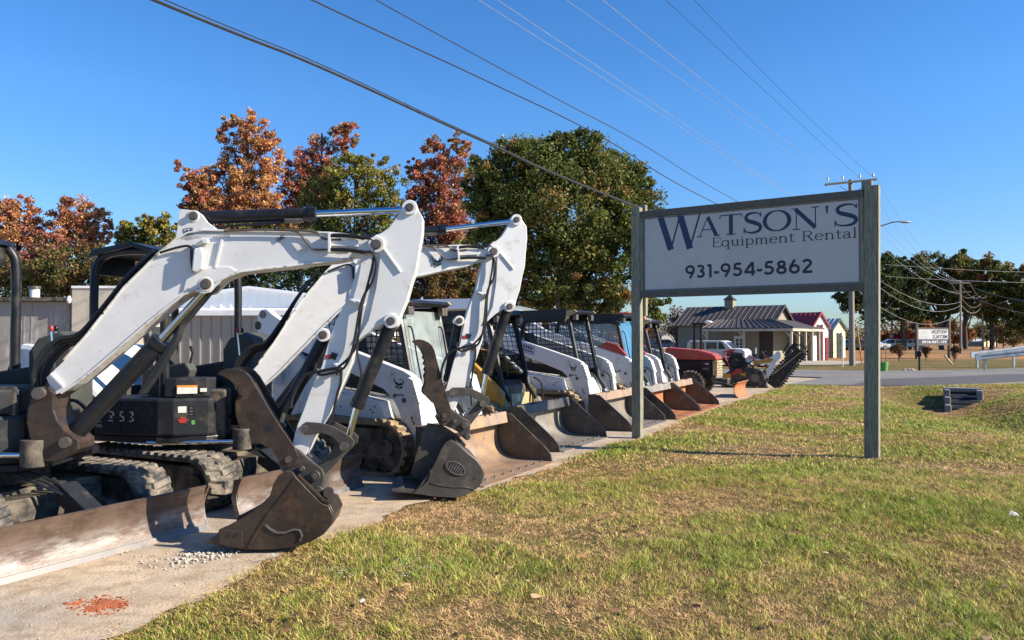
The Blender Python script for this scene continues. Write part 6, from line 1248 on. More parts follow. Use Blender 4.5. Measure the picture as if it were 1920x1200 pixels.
# ================================================================ cars
pmat('car_silver_white', (0.62, 0.61, 0.59), 0.3, var=0.05); pmat('car_white', (0.72, 0.72, 0.7), 0.25, var=0.03, coat=0.5); pmat('car_dark', (0.03, 0.035, 0.05), 0.25, var=0.05, coat=0.5); pmat('car_silver', (0.4, 0.41, 0.43), 0.25, 0.3, var=0.05, coat=0.5); pmat('car_blue', (0.04, 0.08, 0.18), 0.25, var=0.05, coat=0.5)
def car(x, y, yaw, paint, label, name='parked_car', suv=False, L=4.5, H=1.45, group=None):
    F = Frame(x, y, yaw); rt = empty(name, (x, y, 0), label, 'suv' if suv else 'car', group); hw = .88
    if suv: prof = [(-L/2, .4), (-L/2, .95), (-L/2+.06, 1.0), (-L/2+.12, H-.06), (-L/2+.25, H), (.35, H), (.55, H-.06), (.95, 1.02), (L/2-.15, .98), (L/2, .85), (L/2, .4)]
    else: prof = [(-L/2, .35), (-L/2, .8), (-L/2+.3, .92), (-L/2+.9, H-.08), (-L/2+1.3, H), (.2, H-.03), (1.05, .92), (L/2-.3, .82), (L/2, .68), (L/2, .35)]
    b = MB(F.M); b.prism(prof, -hw, hw); bd = b.build('body', paint, rt, .05)
    zt = H-.10; zb = .98 if suv else .92
    for s in (-1, 1):
        for (a, c) in [(-L/2+.28 if suv else -L/2+.85, -.6), (-.5, .12), (.2, .62 if suv else .75)]:
            top0, top1 = a+(.05 if a < -1 else 0), min(c, .40); b = MB(F.M); b.prism([(a, zb), (c, zb), (top1, zt), (top0+.02, zt)], s*hw-.01, s*hw+.012); b.build('side_window', 'dark_glass', bd)
    b = MB(F.M); x0_, x1_ = (.97, .58) if suv else (1.03, .25); b.add([(x0_, -hw+.1, 1.0 if suv else .94), (x0_, hw-.1, 1.0 if suv else .94), (x1_, hw-.15, H-.09), (x1_, -hw+.15, H-.09), (x0_+.02, -hw+.1, 1.01 if suv else .95), (x0_+.02, hw-.1, 1.01 if suv else .95), (x1_+.02, hw-.15, H-.08), (x1_+.02, -hw+.15, H-.08)], [(0,1,2,3),(7,6,5,4),(0,4,5,1),(1,5,6,2),(2,6,7,3),(3,7,4,0)]); b.build('windshield', 'dark_glass', bd)
    for s in (-1, 1):
        for cx in (-L/2+.8, L/2-.85): b = MB(F.M); r = .38 if suv else .32; b.cyl((cx, s*(hw-.1), r), (cx, s*(hw+.02), r), r, 20); w_ = b.build('wheel', 'tyre', rt, .02); b = MB(F.M); b.cyl((cx, s*(hw-.1), r), (cx, s*(hw+.03), r), r*.58, 14); b.build('rim', 'car_silver', w_)
        b = MB(F.M); b.box(L/2-.02, L/2+.015, s*.65-.14, s*.65+.14, .62, .76); b.build('headlight', 'lamp_lens', bd)
    return rt
p = at(1347, 640, 46); car(p.x, p.y, R(-28), 'car_silver_white', 'boxy white suv parked beyond the red tractor', 'parked_suv', True, 3.4, 1.46)
CARS = [(1590, 105, 'car_silver', 'silver car parked far off, right of the cream shed'), (1612, 104, 'car_dark', 'dark car parked far off behind the utility pole'), (1634, 106, 'car_white', 'white car parked far off beside the right sign post'),
        (1668, 112, 'car_white', 'white car parked far off left of the round bush'), (1682, 113, 'car_dark', 'dark car parked far off above the round bush'), (1700, 112, 'car_silver', 'silver car parked far off between bush and metal sign'), (1238, 108, 'car_blue', 'blue car parked far off left of the tan building')]
for u, Y, pt_, lb in CARS: p = at(u, 640, Y); car(p.x, p.y, R(random.choice([-5, 170, 4])), pt_, lb, group='cars parked far across the field')

# ================================================================ poles, wires, lamp
pmat('pole_wood', (0.26, 0.22, 0.18), 0.9, var=0.2, scale=4, bump=0.3, stretch=(6, 6, 0.6)); pmat('pole_dark', (0.09, 0.075, 0.065), 0.9, var=0.2); pmat('insulator', (0.6, 0.6, 0.6), 0.3, var=0.05); pmat('cable', (0.02, 0.02, 0.022), 0.5, var=0.1); pmat('bright_wire', (0.45, 0.46, 0.48), 0.35, 0.6, var=0.1); pmat('galvanised', (0.42, 0.44, 0.45), 0.4, 0.5, var=0.15, dirt=((0.25, 0.24, 0.22), 0.25, 4, 0.1))
POLE = at(1597, 600, 46); POLE.z = 0; WD = Vector((0.66, 1, 0)).normalized(); WN = Vector((WD.y, -WD.x, 0))
rt = empty('utility_pole', POLE, 'tall wooden utility pole with crossarm rising behind the big sign', 'utility pole')
zp = at(1597, 337, 46).z
b = MB(); b.tube([(POLE.x, POLE.y, -.2), (POLE.x, POLE.y, 5), (POLE.x, POLE.y, zp)], [.17, .15, .115], 14); b.build('pole', 'pole_wood', rt)
Fa = Frame(POLE.x, POLE.y, R(8)); xl, xr = Fa.p(1545, 345)[0], Fa.p(1641, 340)[0]; zl, zr_ = Fa.p(1545, 347)[1], Fa.p(1641, 337)[1]
b = MB(Fa.M); b.prism([(xl, zl-.06), (xr, zr_-.06), (xr, zr_+.06), (xl, zl+.06)], -.17, -.07); ca = b.build('crossarm', 'pole_dark', rt)
for s in (-.75, .75): b = MB(Fa.M); b.tube([(s, -.12, zp-.42+.0), (0, -.15, zp-.85)], .02, 5); b.build('brace', 'pole_dark', ca)
INS = []
for u in (1550, 1578, 1610, 1635):
    x, z = Fa.p(u, 338.5-(u-1550)*.085); b = MB(Fa.M); b.tube([(x, -.12, z-.12), (x, -.12, z-.02), (x, -.12, z), (x, -.12, z+.08), (x, -.12, z+.1), (x, -.12, z+.18)], [.02, .02, .07, .05, .07, .04], 10); b.build('insulator', 'insulator', ca); INS.append(Fa.loc(x, -.12, z+.18))
def plane_pt(u, v, off=0.0):
    r = ray(u, v); d0 = (POLE+WN*off-CAM).dot(WN); t = d0/r.dot(WN); return CAM+r*t
def wire(pts, r, mat, name, label, end=None, off=0.0, group='wires running to the utility pole'):
    P = [plane_pt(u, v, off) for u, v in pts]; d = (P[0]-P[1]); d = d/abs(d.dot(WD)); P = [P[0]+d*28+Vector((0, 0, 1.0)), P[0]+d*10+Vector((0, 0, .12))]+P
    if end is not None: P.append(Vector(end))
    b = MB(); b.tube(smoothpts(P, 8), r, 6); o = b.build(name, mat); return tag(o, label, 'wire', group)
wire([(288,0),(600,126),(900,262),(1195,388)], .020, 'cable', 'power_cable', 'thickest black cable crossing the photo from upper left to the sign', (POLE.x, POLE.y, 4.6))
wire([(288,-9),(600,120),(900,259),(1195,386)], .008, 'cable', 'power_cable', 'thin strand lashed just above the thickest black cable', (POLE.x, POLE.y, 4.7))
wire([(585,0),(900,146),(1130,258),(1335,378)], .012, 'cable', 'power_cable', 'second black cable from the left at the top of the photo', (POLE.x, POLE.y, 5.9))
wire([(705,0),(1040,183),(1200,268),(1378,375)], .009, 'cable', 'power_cable', 'third black cable from the left at the top of the photo', (POLE.x, POLE.y, 6.3))
wire([(898,0),(1200,190),(1475,362)], .006, 'bright_wire', 'power_wire', 'left one of the close pair of pale wires left of the sky middle', (POLE.x-.1, POLE.y, 8.6), -.3)
wire([(933,0),(1220,190),(1482,362)], .006, 'bright_wire', 'power_wire', 'right one of the close pair of pale wires left of the sky middle', (POLE.x, POLE.y, 8.7), .3)
wire([(1062,0),(1330,185),(1545,330)], .006, 'bright_wire', 'power_wire', 'pale wire running to the leftmost insulator of the crossarm', INS[0], -1.5)
wire([(1130,0),(1370,190),(1570,332)], .008, 'bright_wire', 'power_wire', 'pale wire running to the second insulator of the crossarm', INS[1], -.7)
wire([(1248,0),(1450,185),(1603,326)], .007, 'cable', 'power_wire', 'thin dark wire running to the third insulator of the crossarm', INS[2], .5)
wire([(1302,0),(1490,195),(1630,326)], .007, 'cable', 'power_wire', 'thin dark wire running to the rightmost insulator of the crossarm', INS[3], 1.2)
# street lamp on an arm behind the right sign post
p0, p1 = at(1597, 430, 46), at(1690, 416, 46); b = MB(); b.tube(smoothpts([(POLE.x+.1, POLE.y, at(1597,436,46).z), tuple(at(1650, 424, 46)), tuple(at(1675, 416.5, 46)), tuple(at(1690, 416, 46))], 5), .035, 8); ar = b.build('lamp_arm', 'pole_dark', rt); b = MB(); c = at(1698, 416.5, 46); b.ellipsoid(tuple(c), (.32, .14, .07)); b.build('lamp_head', 'galvanised', ar)
# smaller poles along the far road
FP = [(1802, 526, 663, 'tall pole with crossarms between the metal sign and the guardrail'), (1843, 550, 656, 'pole with a lamp arm and pale box at its foot, left of the guardrail'), (1859, 565, 652, 'thin pole behind the guardrail end, left one of three'), (1869, 566, 651, 'thin pole behind the guardrail, middle one of three'), (1882, 564, 651, 'thin pole behind the guardrail, right one of three'), (1673, 566, 655, 'bare pale pole above the round bush'), (1692, 570, 654, 'bare pale pole between the round bush and the metal sign')]
TOPS = []
for u, vt, vb, lb in FP:
    Y = 2368/(vb-634); Y = min(Y, 135); q = at(u, vb, Y); zt_ = at(u, vt, Y).z; rp = empty('utility_pole', (q.x, q.y, 0), lb, 'utility pole', 'small poles along the far road'); r = max(.11, 1.9/1480*Y)
    b = MB(); b.tube([(q.x, q.y, -.1), (q.x, q.y, zt_)], [r, r*.8], 10); b.build('pole', 'pole_wood', rp); TOPS.append((q, zt_))
    if u in (1802, 1843, 1869, 1882):
        for k in range(2 if u == 1802 else 1): b = MB(); b.box(q.x-1.1, q.x+1.1, q.y-.08, q.y+.08, zt_-.35-k*.9, zt_-.2-k*.9); b.build('crossarm', 'pole_dark', rp)
    if u == 1843:
        b = MB(); b.tube([(q.x, q.y, zt_-.5), (q.x+1.4, q.y, zt_-.1)], .05, 6); b.ellipsoid((q.x+1.7, q.y, zt_-.1), (.45, .2, .1)); b.build('lamp_arm', 'galvanised', rp)
def sagwire(a, b_, sag, r, mat, label, n=10):
    a, b_ = Vector(a), Vector(b_); P = [a+(b_-a)*(i/n)+Vector((0, 0, -sag*4*(i/n)*(1-i/n))) for i in range(n+1)]; b = MB(); b.tube(P, r, 5); return tag(b.build('power_wire', mat), label, 'wire', 'wires right of the big sign')
q1, z1 = TOPS[0]; q2, z2 = TOPS[1]
T1 = lambda dx, dz: (q1.x+dx, q1.y, z1+dz)
T2 = lambda dx, dz: (q2.x+dx, q2.y, z2+dz)
lbl = ['line from the tall pole crossarm end to the next pole, %s' % s for s in ('first', 'second', 'third', 'fourth')]
for k, (i, dx, dz) in enumerate(((0, -1.0, -.2), (1, -.3, -.2), (2, .4, -.2), (3, 1.0, -.2))): sagwire(INS[i], T1(dx, dz), 1.0+.25*k, .010, 'bright_wire', 'sagging wire from the crossarm, %s from the left, to the next tall pole' % ('first', 'second', 'third', 'fourth')[k])
for k, (za, dz) in enumerate(((8.6, -1.4), (6.2, -2.2), (5.9, -2.6), (4.7, -3.2))): sagwire((POLE.x, POLE.y, za), T1(0, dz), .9+.3*k, .013, 'bright_wire', 'low cable from the tall pole, %s from the top, to the next tall pole' % ('first', 'second', 'third', 'lowest')[k])
for k, (dx, dz, r) in enumerate(((-1, -.2, .016), (0, -.2, .016), (1, -.2, .016), (0, -1.6, .018), (0, -2.4, .022))): sagwire(T1(dx, dz), T2(dx*.8, dz*.7), 1.0, r, 'bright_wire', 'wire between the two tallest far poles, %s of five' % ('first', 'second', 'third', 'fourth', 'fifth')[k])
for k, (va, vb_) in enumerate(((496, 512), (518, 530), (390, 422))): sagwire(at(1660 if k < 2 else 1690, va, 75), at(2100, vb_, 75), .25, (.016 if k < 2 else .009), 'bright_wire', ('upper of the two level wires crossing the trees at right', 'lower of the two level wires crossing the trees at right', 'faint wire high in the sky at the right edge')[k])
for k, (u, v) in enumerate(((1920, 560), (1920, 590))): a = at(u, v, 60); sagwire(T1(.8, -.5-k), (a.x+6, a.y, a.z-.2), .8, .013, 'bright_wire', 'service wire sagging from the tall far pole to the right edge, %s' % ('upper', 'lower')[k])

# ================================================================ metal sign, mailbox, bucket, markers, guardrail, culvert
g0, g1 = gp(1719, 673), gp(1780, 672); F = Frame(g0.x, g0.y, math.atan2(g1.y-g0.y, g1.x-g0.x)); Wd = (g1-g0).length
rt = empty('road_sign_board', (g0.x, g0.y, 0), 'smaller white and dark blue sign seen from behind the road, its lettering reversed', 'sign')
pmat('navy', (0.012, 0.018, 0.06), 0.5, var=0.1); pmat('old_white', (0.42, 0.42, 0.42), 0.6, var=0.08)
zt_, zm, zb = F.p(1722, 617)[1], F.p(1722, 636)[1], F.p(1722, 645)[1]
for x, zz in ((0, F.p(1719, 607)[1]), (Wd, F.p(1780, 603)[1])): b = MB(F.M); b.box(x-.09, x+.09, -.09, .09, 0, zz); b.build('post', 'pole_dark', rt)
b = MB(F.M); b.box(.1, Wd-.1, -.04, .04, zb, zt_); pn = b.build('sign_panel', 'old_white', rt)
b = MB(F.M); b.box(.1, Wd-.1, -.05, -.041, zb+.02, zm); nb = b.build('blue_band', 'navy', pn)
b = MB(F.M); b.box(.09, Wd-.09, -.06, .06, zt_+.001, zt_+.12); b.box(.09, Wd-.09, -.06, .06, zb-.12, zb-.001); b.build('sign_rail', 'pole_dark', rt)
H_ = zt_-zm
for txt, x, z, wd, ht, mt, par, y in (('WATSON', .45, zm+H_*.56, .50, H_*.36, 'navy', pn, -.045), ('METALS', .48, zm+H_*.08, .47, H_*.36, 'navy', pn, -.045), ('931-728-8185', .12, zb+.07, .80, (zm-zb)*.5, 'decal_white', nb, -.055)):
    text_mesh('lettering', txt, F.M @ Matrix.Translation((.1+x*(Wd-.2), y, z)), .3, mt, par, bold=.006, width=wd*(Wd-.2), height=ht, mirror=True, ext=.004)
b = MB(F.M)
for k in range(5): b.box(.16, .1+(.36 if k % 2 else .30)*(Wd-.2), -.047, -.0405, zm+H_*(.1+k*.17), zm+H_*(.145+k*.17))
b.build('small_print', 'galvanised', pn)
q = gp(1724, 697); rt = empty('mailbox', (q.x, q.y, 0), 'black mailbox on a single post at the far roadside', 'mailbox'); Y = q.y
b = MB(); b.tube([(q.x, q.y, 0), (q.x, q.y, at(1724, 668, Y).z)], .05, 8); b.build('post', 'black_paint', rt)
b = MB(Frame(q.x, q.y, R(60)).M); zz = at(1724, 664, Y).z; b.prism([(x, z) for x, z in arc(0, zz, .0, 0, 1, 1)][:0] + [(-.24, zz-.12), (.24, zz-.12), (.24, zz+.10), (-.24, zz+.10)], -.09, .09); b.tube([(-.24, 0, zz+.08), (.24, 0, zz+.08)], .092, 14); b.build('box', 'black_paint', rt)
q = gp(1657, 698); rt = empty('green_bucket', (q.x, q.y, 0), 'green bucket holding two upright brown stakes beside the right sign post', 'bucket'); b = MB(); b.tube([(q.x, q.y, .06), (q.x, q.y, .42)], [.16, .20], 16); b.build('pail', 'decal_green', rt)
for s in (-.1, .12): b = MB(); b.tube([(q.x+s, q.y, .45), (q.x+s, q.y, 1.05)], .025, 6); b.build('stake', 'rust_orange', rt)
b = MB(); b.tube([(q.x, q.y, .421), (q.x, q.y, .47)], [.21, .205], 16); b.build('rim', 'decal_green', rt)
def rod(name, u0, v0, u1, v1, Y, r, mat, label, cat): 
    a, c = at(u0, v0, Y), at(u1, v1, Y); b = MB(); b.tube([a, c], r, 8); o = b.build(name, mat); return tag(o, label, cat)
rod('guy_marker', 1607, 614, 1616, 680, 48, .05, 'yellow_paint', 'yellow guy wire guard leaning right of the utility pole', 'marker')
rod('plank', 1771, 667, 1785, 683, 46, .06, 'cream_paint', 'pale plank leaning in the grass right of the metal sign', 'plank')
rod('white_stake', 1580, 630, 1580, 688, 44, .035, 'white_siding', 'thin white stake in front of the cream shed', 'stake')
rod('white_stake', 1417, 652, 1417, 676, 44, .03, 'white_siding', 'thin white stake before the tan building porch', 'stake')
q = gp(1707, 696); stones('trash_heap', 'limestone', [(q.x+random.uniform(-.3, .3), q.y+random.uniform(-.1, .1), .0, random.uniform(.05, .14)) for _ in range(14)], 'small heap of white rubbish by the far roadside')
# guardrails
def guard(P0, P1, n, label, zt, rs=.0):
    a, c = Vector(P0), Vector(P1); yaw = math.atan2((c-a).y, (c-a).x); F = Frame(a.x, a.y, yaw); Lg = (c-a).length; rt = empty('guardrail', tuple(a), label, 'guardrail', None)
    sec = [(0, 0), (.05, .04), (.05, .10), (0, .145), (0, .165), (.05, .21), (.05, .27), (0, .31)]
    b = MB(F.M)
    for i in range(len(sec)-1):
        (y0, z0), (y1, z1) = sec[i], sec[i+1]; b.add([(0, -y0-.02, zt-.31+z0), (Lg, -y0-.02, rs+zt-.31+z0), (Lg, -y1-.02, rs+zt-.31+z1), (0, -y1-.02, zt-.31+z1), (0, -y0-.012, zt-.31+z0), (Lg, -y0-.012, rs+zt-.31+z0), (Lg, -y1-.012, rs+zt-.31+z1), (0, -y1-.012, zt-.31+z1)], [(0,1,2,3),(7,6,5,4),(0,4,5,1),(1,5,6,2),(2,6,7,3),(3,7,4,0)])
    b.build('rail', 'galvanised', rt)
    b = MB(F.M); b.prism([(-.02, zt-.33), (-.22, zt-.30), (-.26, zt-.12), (-.22, zt+.0), (-.02, zt+.02)], -.10, -.02); b.build('end_shoe', 'galvanised', rt)
    for i in range(n): x = .25+i*(Lg-.5)/(n-1); b = MB(F.M); b.box(x-.05, x+.05, 0, .1, -.3, zt-.05+rs*x/Lg); b.build('post', 'galvanised', rt)
p0 = gp(1838, 697); guard((p0.x, p0.y, 0), (p0.x+12, p0.y-1.0, 0), 7, 'front galvanised guardrail at the right edge, nearest the road', .86, 1.3)
p0 = gp(1826, 689); guard((p0.x, p0.y, 0), (p0.x+14, p0.y+2.5, 0), 7, 'rear galvanised guardrail behind the front one, at the right edge', .84, 1.5)
# culvert: sloped concrete headwall with a black grate
p0 = at(1770, 726, 24.6); F = Frame(p0.x, p0.y, R(-27)); rt = empty('culvert_inlet', (p0.x, p0.y, -.5), 'culvert inlet with concrete sides and a black sloping grate at the edge of the drive', 'culvert')
pmat('old_concrete', (0.22, 0.21, 0.20), 0.9, var=0.2, scale=5, dirt=((0.12, 0.11, 0.1), 0.3, 6, 0.1), bump=0.4)
zt_ = .06; Wc = .98
b = MB(F.M); b.box(-.02, Wc+.05, -.02, .35, -.6, zt_); b.build('headwall', 'old_concrete', rt, .02)
for k in range(3):
    for x in ((-.02, Wc-.13) if k == 0 else (-.02,)): b = MB(F.M); b.box(x, x+.17, -.45-k*.45, -.03-k*.45, -.9, zt_-.04-k*.2); b.build('side_block', 'old_concrete', rt, .03)
b = MB(F.M); b.hexa([(.15, -1.5, -.95), (Wc-.0, -1.5, -.95), (Wc-.0, -.02, -.4), (.15, -.02, -.4), (.15, -1.5, -.68), (Wc-.0, -1.5, -.68), (Wc-.0, -.02, -.06), (.15, -.02, -.06)]); b.build('dark_opening', 'dark_interior', rt)
for k in range(5): y = -.08-k*.33; z = -.02-k*.145; b = MB(F.M); b.box(.14, Wc-.0, y-.02, y+.02, z-.02, z+.03); b.build('grate_bar', 'edge_steel', rt)
# ================================================================ trees
pmat('bark', (0.075, 0.06, 0.05), 0.95, var=0.3, scale=8, bump=0.4); pmat('bark_pale', (0.16, 0.14, 0.12), 0.95, var=0.3, scale=8, bump=0.4)
def leaves(name, blobs, n, size, cols, parent, seed, clump=0.22, flat=0.8, K=14, shell=0.55, light=None):
    """blobs: (x,y,z,rx,ry,rz). leaf quads gathered in clumps spread through each blob"""
    g = np.random.default_rng(seed); vol = np.array([b[3]*b[5] for b in blobs]); vol = vol/vol.sum(); V = []; C = []; cents = []
    cols = np.array(cols)
    for b, w_ in zip(blobs, vol):
        nk = max(8, int(K*3.3*len(blobs)*w_)); d = g.standard_normal((nk, 3)); d /= np.linalg.norm(d, axis=1)[:, None]; rr = (shell*.8+(1.0-shell*.8)*g.random(nk)**.8)[:, None]
        c = np.array(b[:3])+d*rr*np.array(b[3:6]); cents.append(c); m = int(n*1.75*w_/nk)+1
        ci = g.integers(0, len(cols), nk); cc = cols[ci]*(0.8+0.4*g.random(nk))[:, None]
        R_ = (b[3]*b[4]*b[5])**(1/3)*clump*(0.40+0.75*g.random(nk)); dd = g.standard_normal((nk, m, 3)); dd /= np.linalg.norm(dd, axis=2)[:, :, None]; P = c[:, None, :]+dd*(g.random((nk, m, 1))**.45)*R_[:, None, None]*(1.25+.8*g.random((nk, m, 1))**3)*np.array([1, 1, flat]); P = P.reshape(-1, 3); Cc = np.repeat(cc, m, 0)
        mix = g.random(len(P)) < 0.18; Cc[mix] = cols[g.integers(0, len(cols), mix.sum())]
        V.append(P); C.append(Cc)
    P = np.concatenate(V); C = np.concatenate(C); P = P[P[:, 2] > 0.1] if True else P; C = C[:len(P)]
    m = len(P); a = g.standard_normal((m, 3)); a /= np.linalg.norm(a, axis=1)[:, None]; t = g.standard_normal((m, 3)); u = np.cross(a, t); u /= np.linalg.norm(u, axis=1)[:, None]; s = size*0.74*(0.5+1.0*g.random(m))[:, None]
    v = a; q = np.stack([P-u*s*.5, P+v*s*.32+u*s*.05, P+u*s*.5, P-v*s*.32+u*s*.05], 1).reshape(-1, 3)
    F = np.arange(m*4).reshape(-1, 4); C = C*(0.85+0.3*g.random(m))[:, None]
    quick_mesh(name, q, F, 'leaf', np.repeat(C, 4, 0), parent); return np.concatenate(cents)
def trunk(root, x, y, h, r, targets, mat, seed, fork=.45, twigs=1.0, nt_=26):
    g = random.Random(seed); b = MB(); top = Vector((x+g.uniform(-.3, .3), y, h)); b.tube(smoothpts([(x, y, -.2), (x, y, .5), (x+g.uniform(-.15, .15), y, h*.4), tuple(top)], 4), [r*1.35, r*1.25]+[r*(1.1-.85*i/11) for i in range(11)], 9)
    T = list(targets); g.shuffle(T)
    for t in T[:int(nt_*1.6)]:
        t = Vector(t); k = g.uniform(fork*.6, .9); st = Vector((x, y, 0)).lerp(top, min(.95, k*min(1, t.z/h))); st.z = min(st.z, t.z*.92); mid = st.lerp(t, .5)+Vector((g.uniform(-.3, .3), g.uniform(-.3, .3), g.uniform(.0, .5))); rr = r*g.uniform(.22, .42); b.tube(smoothpts([tuple(st), tuple(mid), tuple(t)], 4), [rr, rr*.9, rr*.8, rr*.7, rr*.6, rr*.5, rr*.4, rr*.3, rr*.15], 5, cap=False)
    b.build('trunk', mat, root)
def tree(name, label, u, Y, blobs_px, n, size, cols, seed, depth=.8, group=None, r=.22, bark='bark', clump=.22, K=14, shell=.5, base_u=None, cat='tree', h=None, nt_=26):
    """blobs in photograph pixels (u, v, ru, rv) standing at distance Y"""
    g = random.Random(seed); s = Y/1480; bl = []
    for (bu, bv, ru, rv) in blobs_px: p = at(bu, bv, Y); bl.append((p.x, Y+g.uniform(-.5, .5)*max(ru, 20)*s*depth, p.z, ru*s, (ru+rv)/2*s*depth, rv*s))
    b0 = at(base_u or u, 640, Y); root = empty(name, (b0.x, Y, 0), label, cat, group); c = leaves('crown', bl, n, size, cols, root, seed, clump, K=K, shell=shell)
    trunk(root, b0.x, Y, h or max(b[2] for b in bl), r, c, bark, seed, nt_=nt_); return root
OAK = [(0.103, 0.128, 0.030), (0.146, 0.163, 0.037), (0.078, 0.103, 0.028), (0.224, 0.198, 0.052), (0.121, 0.138, 0.035), (0.103, 0.128, 0.030), (0.146, 0.163, 0.037), (0.078, 0.103, 0.028), (0.276, 0.163, 0.052)]
OLIVE = [(0.194, 0.214, 0.043), (0.271, 0.243, 0.055), (0.145, 0.174, 0.039), (0.331, 0.253, 0.059)]
ORANGE = [(0.546, 0.253, 0.111), (0.658, 0.347, 0.145), (0.403, 0.206, 0.092), (0.516, 0.299, 0.120), (0.362, 0.134, 0.080)]
CRIM = [(0.447, 0.147, 0.096), (0.518, 0.204, 0.123), (0.344, 0.120, 0.081), (0.490, 0.271, 0.112), (0.283, 0.194, 0.068)]
MIXR = [(0.408, 0.152, 0.112), (0.315, 0.122, 0.094), (0.259, 0.176, 0.079), (0.382, 0.203, 0.113)]
DARKG = [(0.051, 0.079, 0.025), (0.072, 0.100, 0.029), (0.043, 0.064, 0.025), (0.100, 0.108, 0.032)]
BRUSH = [(0.156, 0.130, 0.046), (0.208, 0.130, 0.052), (0.117, 0.117, 0.039), (0.182, 0.098, 0.046)]
# the big oak
tree('oak_tree', 'big round oak with dark olive leaves, left of the big sign', 1060, 36, [(1060,400,120,130),(1060,310,120,62),(950,370,78,100),(1170,400,72,110),(960,330,70,70),(1040,300,85,48),(1130,330,70,55),(1190,390,55,75),(920,400,50,90),(950,480,60,80),(1160,480,80,90),(1060,500,100,90),(1210,470,42,90),(1225,560,38,70),(1000,560,70,50),(1120,570,70,50),(905,340,38,50),(1080,270,60,22),(985,275,40,26),(1180,330,40,40)], 100000, .18, OAK, 21, K=18, r=.32, clump=.20)
# behind the excavators: sweetgums and maples
tree('sweetgum_tree', 'tall orange sweetgum with a twin top, above the nearest boom', 470, 50, [(430,250,22,38),(480,250,42,40),(505,300,30,60),(455,320,45,60),(400,345,32,55),(480,380,55,60),(425,400,50,50),(500,420,40,70)], 21000, .21, ORANGE, 31, K=16, r=.2, clump=.2)
tree('red_maple', 'dark red tree left of the tall orange sweetgum', 385, 49, [(345,325,14,28),(372,350,22,40),(385,390,36,45),(358,380,22,40),(410,440,40,60)], 9000, .2, CRIM, 32, K=14, r=.14)
tree('sweetgum_tree', 'crimson topped tree between the orange sweetgum and the green oak', 600, 52, [(640,260,26,32),(655,250,18,30),(600,285,24,38),(568,330,22,50),(545,350,20,60),(590,350,36,50),(550,420,30,60),(625,330,28,35)], 15000, .2, CRIM, 33, K=15, r=.17)
tree('oak_tree', 'broad green gold tree in the middle of the autumn trees', 665, 47, [(660,340,70,50),(600,370,45,50),(720,350,45,45),(660,410,90,60),(600,450,55,60),(735,420,45,60),(680,480,90,70),(640,305,40,22),(700,305,36,20)], 26000, .19, OLIVE, 34, K=18, r=.25)
tree('sweetgum_tree', 'pink crimson tree just left of the big oak', 830, 48, [(818,290,26,38),(862,275,22,32),(845,330,38,50),(790,340,28,50),(840,400,45,60),(780,400,30,60),(850,460,35,60),(810,480,50,50),(775,310,16,26)], 19000, .2, CRIM+[(0.34,0.10,0.07),(0.32,0.13,0.05)], 35, K=16, r=.17)
tree('maple_tree', 'low russet tree in shade under the crimson one, behind the second boom', 810, 44, [(800,520,60,50),(850,510,50,50),(760,480,40,60),(720,530,60,50)], 12000, .18, BRUSH, 36, K=14, r=.2)
tree('scrub_tree', 'dark green undergrowth tree below the green gold tree, between the booms', 560, 42, [(560,500,70,50),(480,510,60,40),(640,520,60,50),(520,460,60,40),(440,500,50,50),(700,500,50,50)], 17000, .17, DARKG, 37, K=16, r=.15)
tree('scrub_tree', 'brown green undergrowth filling in below the orange sweetgum, above the nearest boom', 420, 44, [(400,470,60,40),(450,450,60,40),(350,480,50,40),(520,440,40,40),(760,450,40,40),(700,470,50,40)], 16000, .18, BRUSH+OLIVE, 47, K=16, r=.12)
tree('oak_tree', 'low dark green gold tree between the crimson tree and the big oak', 880, 46, [(880,500,50,50),(840,540,50,40),(900,450,30,40),(905,560,40,40)], 12000, .18, DARKG+OLIVE, 48, K=16, r=.15)
# left edge
tree('sweetgum_tree', 'orange pink tree at the far left edge', 30, 52, [(35,400,34,38),(10,420,30,55),(60,430,24,35),(40,470,50,55),(5,480,40,60),(70,480,30,45)], 14000, .2, ORANGE+[(0.32,0.11,0.08)], 38, K=15, r=.16)
tree('sweetgum_tree', 'pink orange tree with bare limbs, above the vent pipe and left of the canopy', 150, 52, [(150,400,38,34),(190,415,22,32),(120,420,26,36),(150,450,50,40),(205,440,16,26)], 9000, .19, ORANGE+[(0.32,0.11,0.08)], 39, K=14, r=.16, bark='bark_pale')
tree('golden_tree', 'yellow green tree behind the canopy of the second excavator', 265, 47, [(262,425,40,24),(240,450,36,30),(295,440,34,32),(320,430,16,36),(265,480,60,40)], 11000, .19, OLIVE+[(0.22,0.16,0.04)], 40, K=15, r=.14)
tree('red_maple', 'small russet tree between the two left sweetgums', 95, 46, [(92,455,22,32),(85,490,34,36),(110,480,24,30)], 6000, .18, MIXR, 41, K=12, r=.11)
tree('scrub_tree', 'tangled brown green undergrowth behind the low block building', 110, 42, [(40,520,60,45),(120,510,60,45),(190,505,50,50),(10,540,40,40),(90,545,70,30),(160,540,60,35)], 17000, .17, BRUSH+[(0.11,0.13,0.03)], 42, K=16, r=.12)
tree('scrub_tree', 'brown undergrowth behind the tan wall and the canopy', 270, 42, [(250,520,50,50),(310,510,50,50),(370,500,50,50),(400,520,50,40),(210,540,40,40)], 15000, .17, BRUSH, 43, K=16, r=.12)
# bare tree beside the oak
tree('bare_tree', 'nearly bare pinkish tree right of the big oak', 1270, 60, [(1268,590,16,20),(1262,610,20,22)], 700, .16, [(0.25,0.14,0.12)], 44, K=20, r=.07, bark='bark_pale', nt_=40)
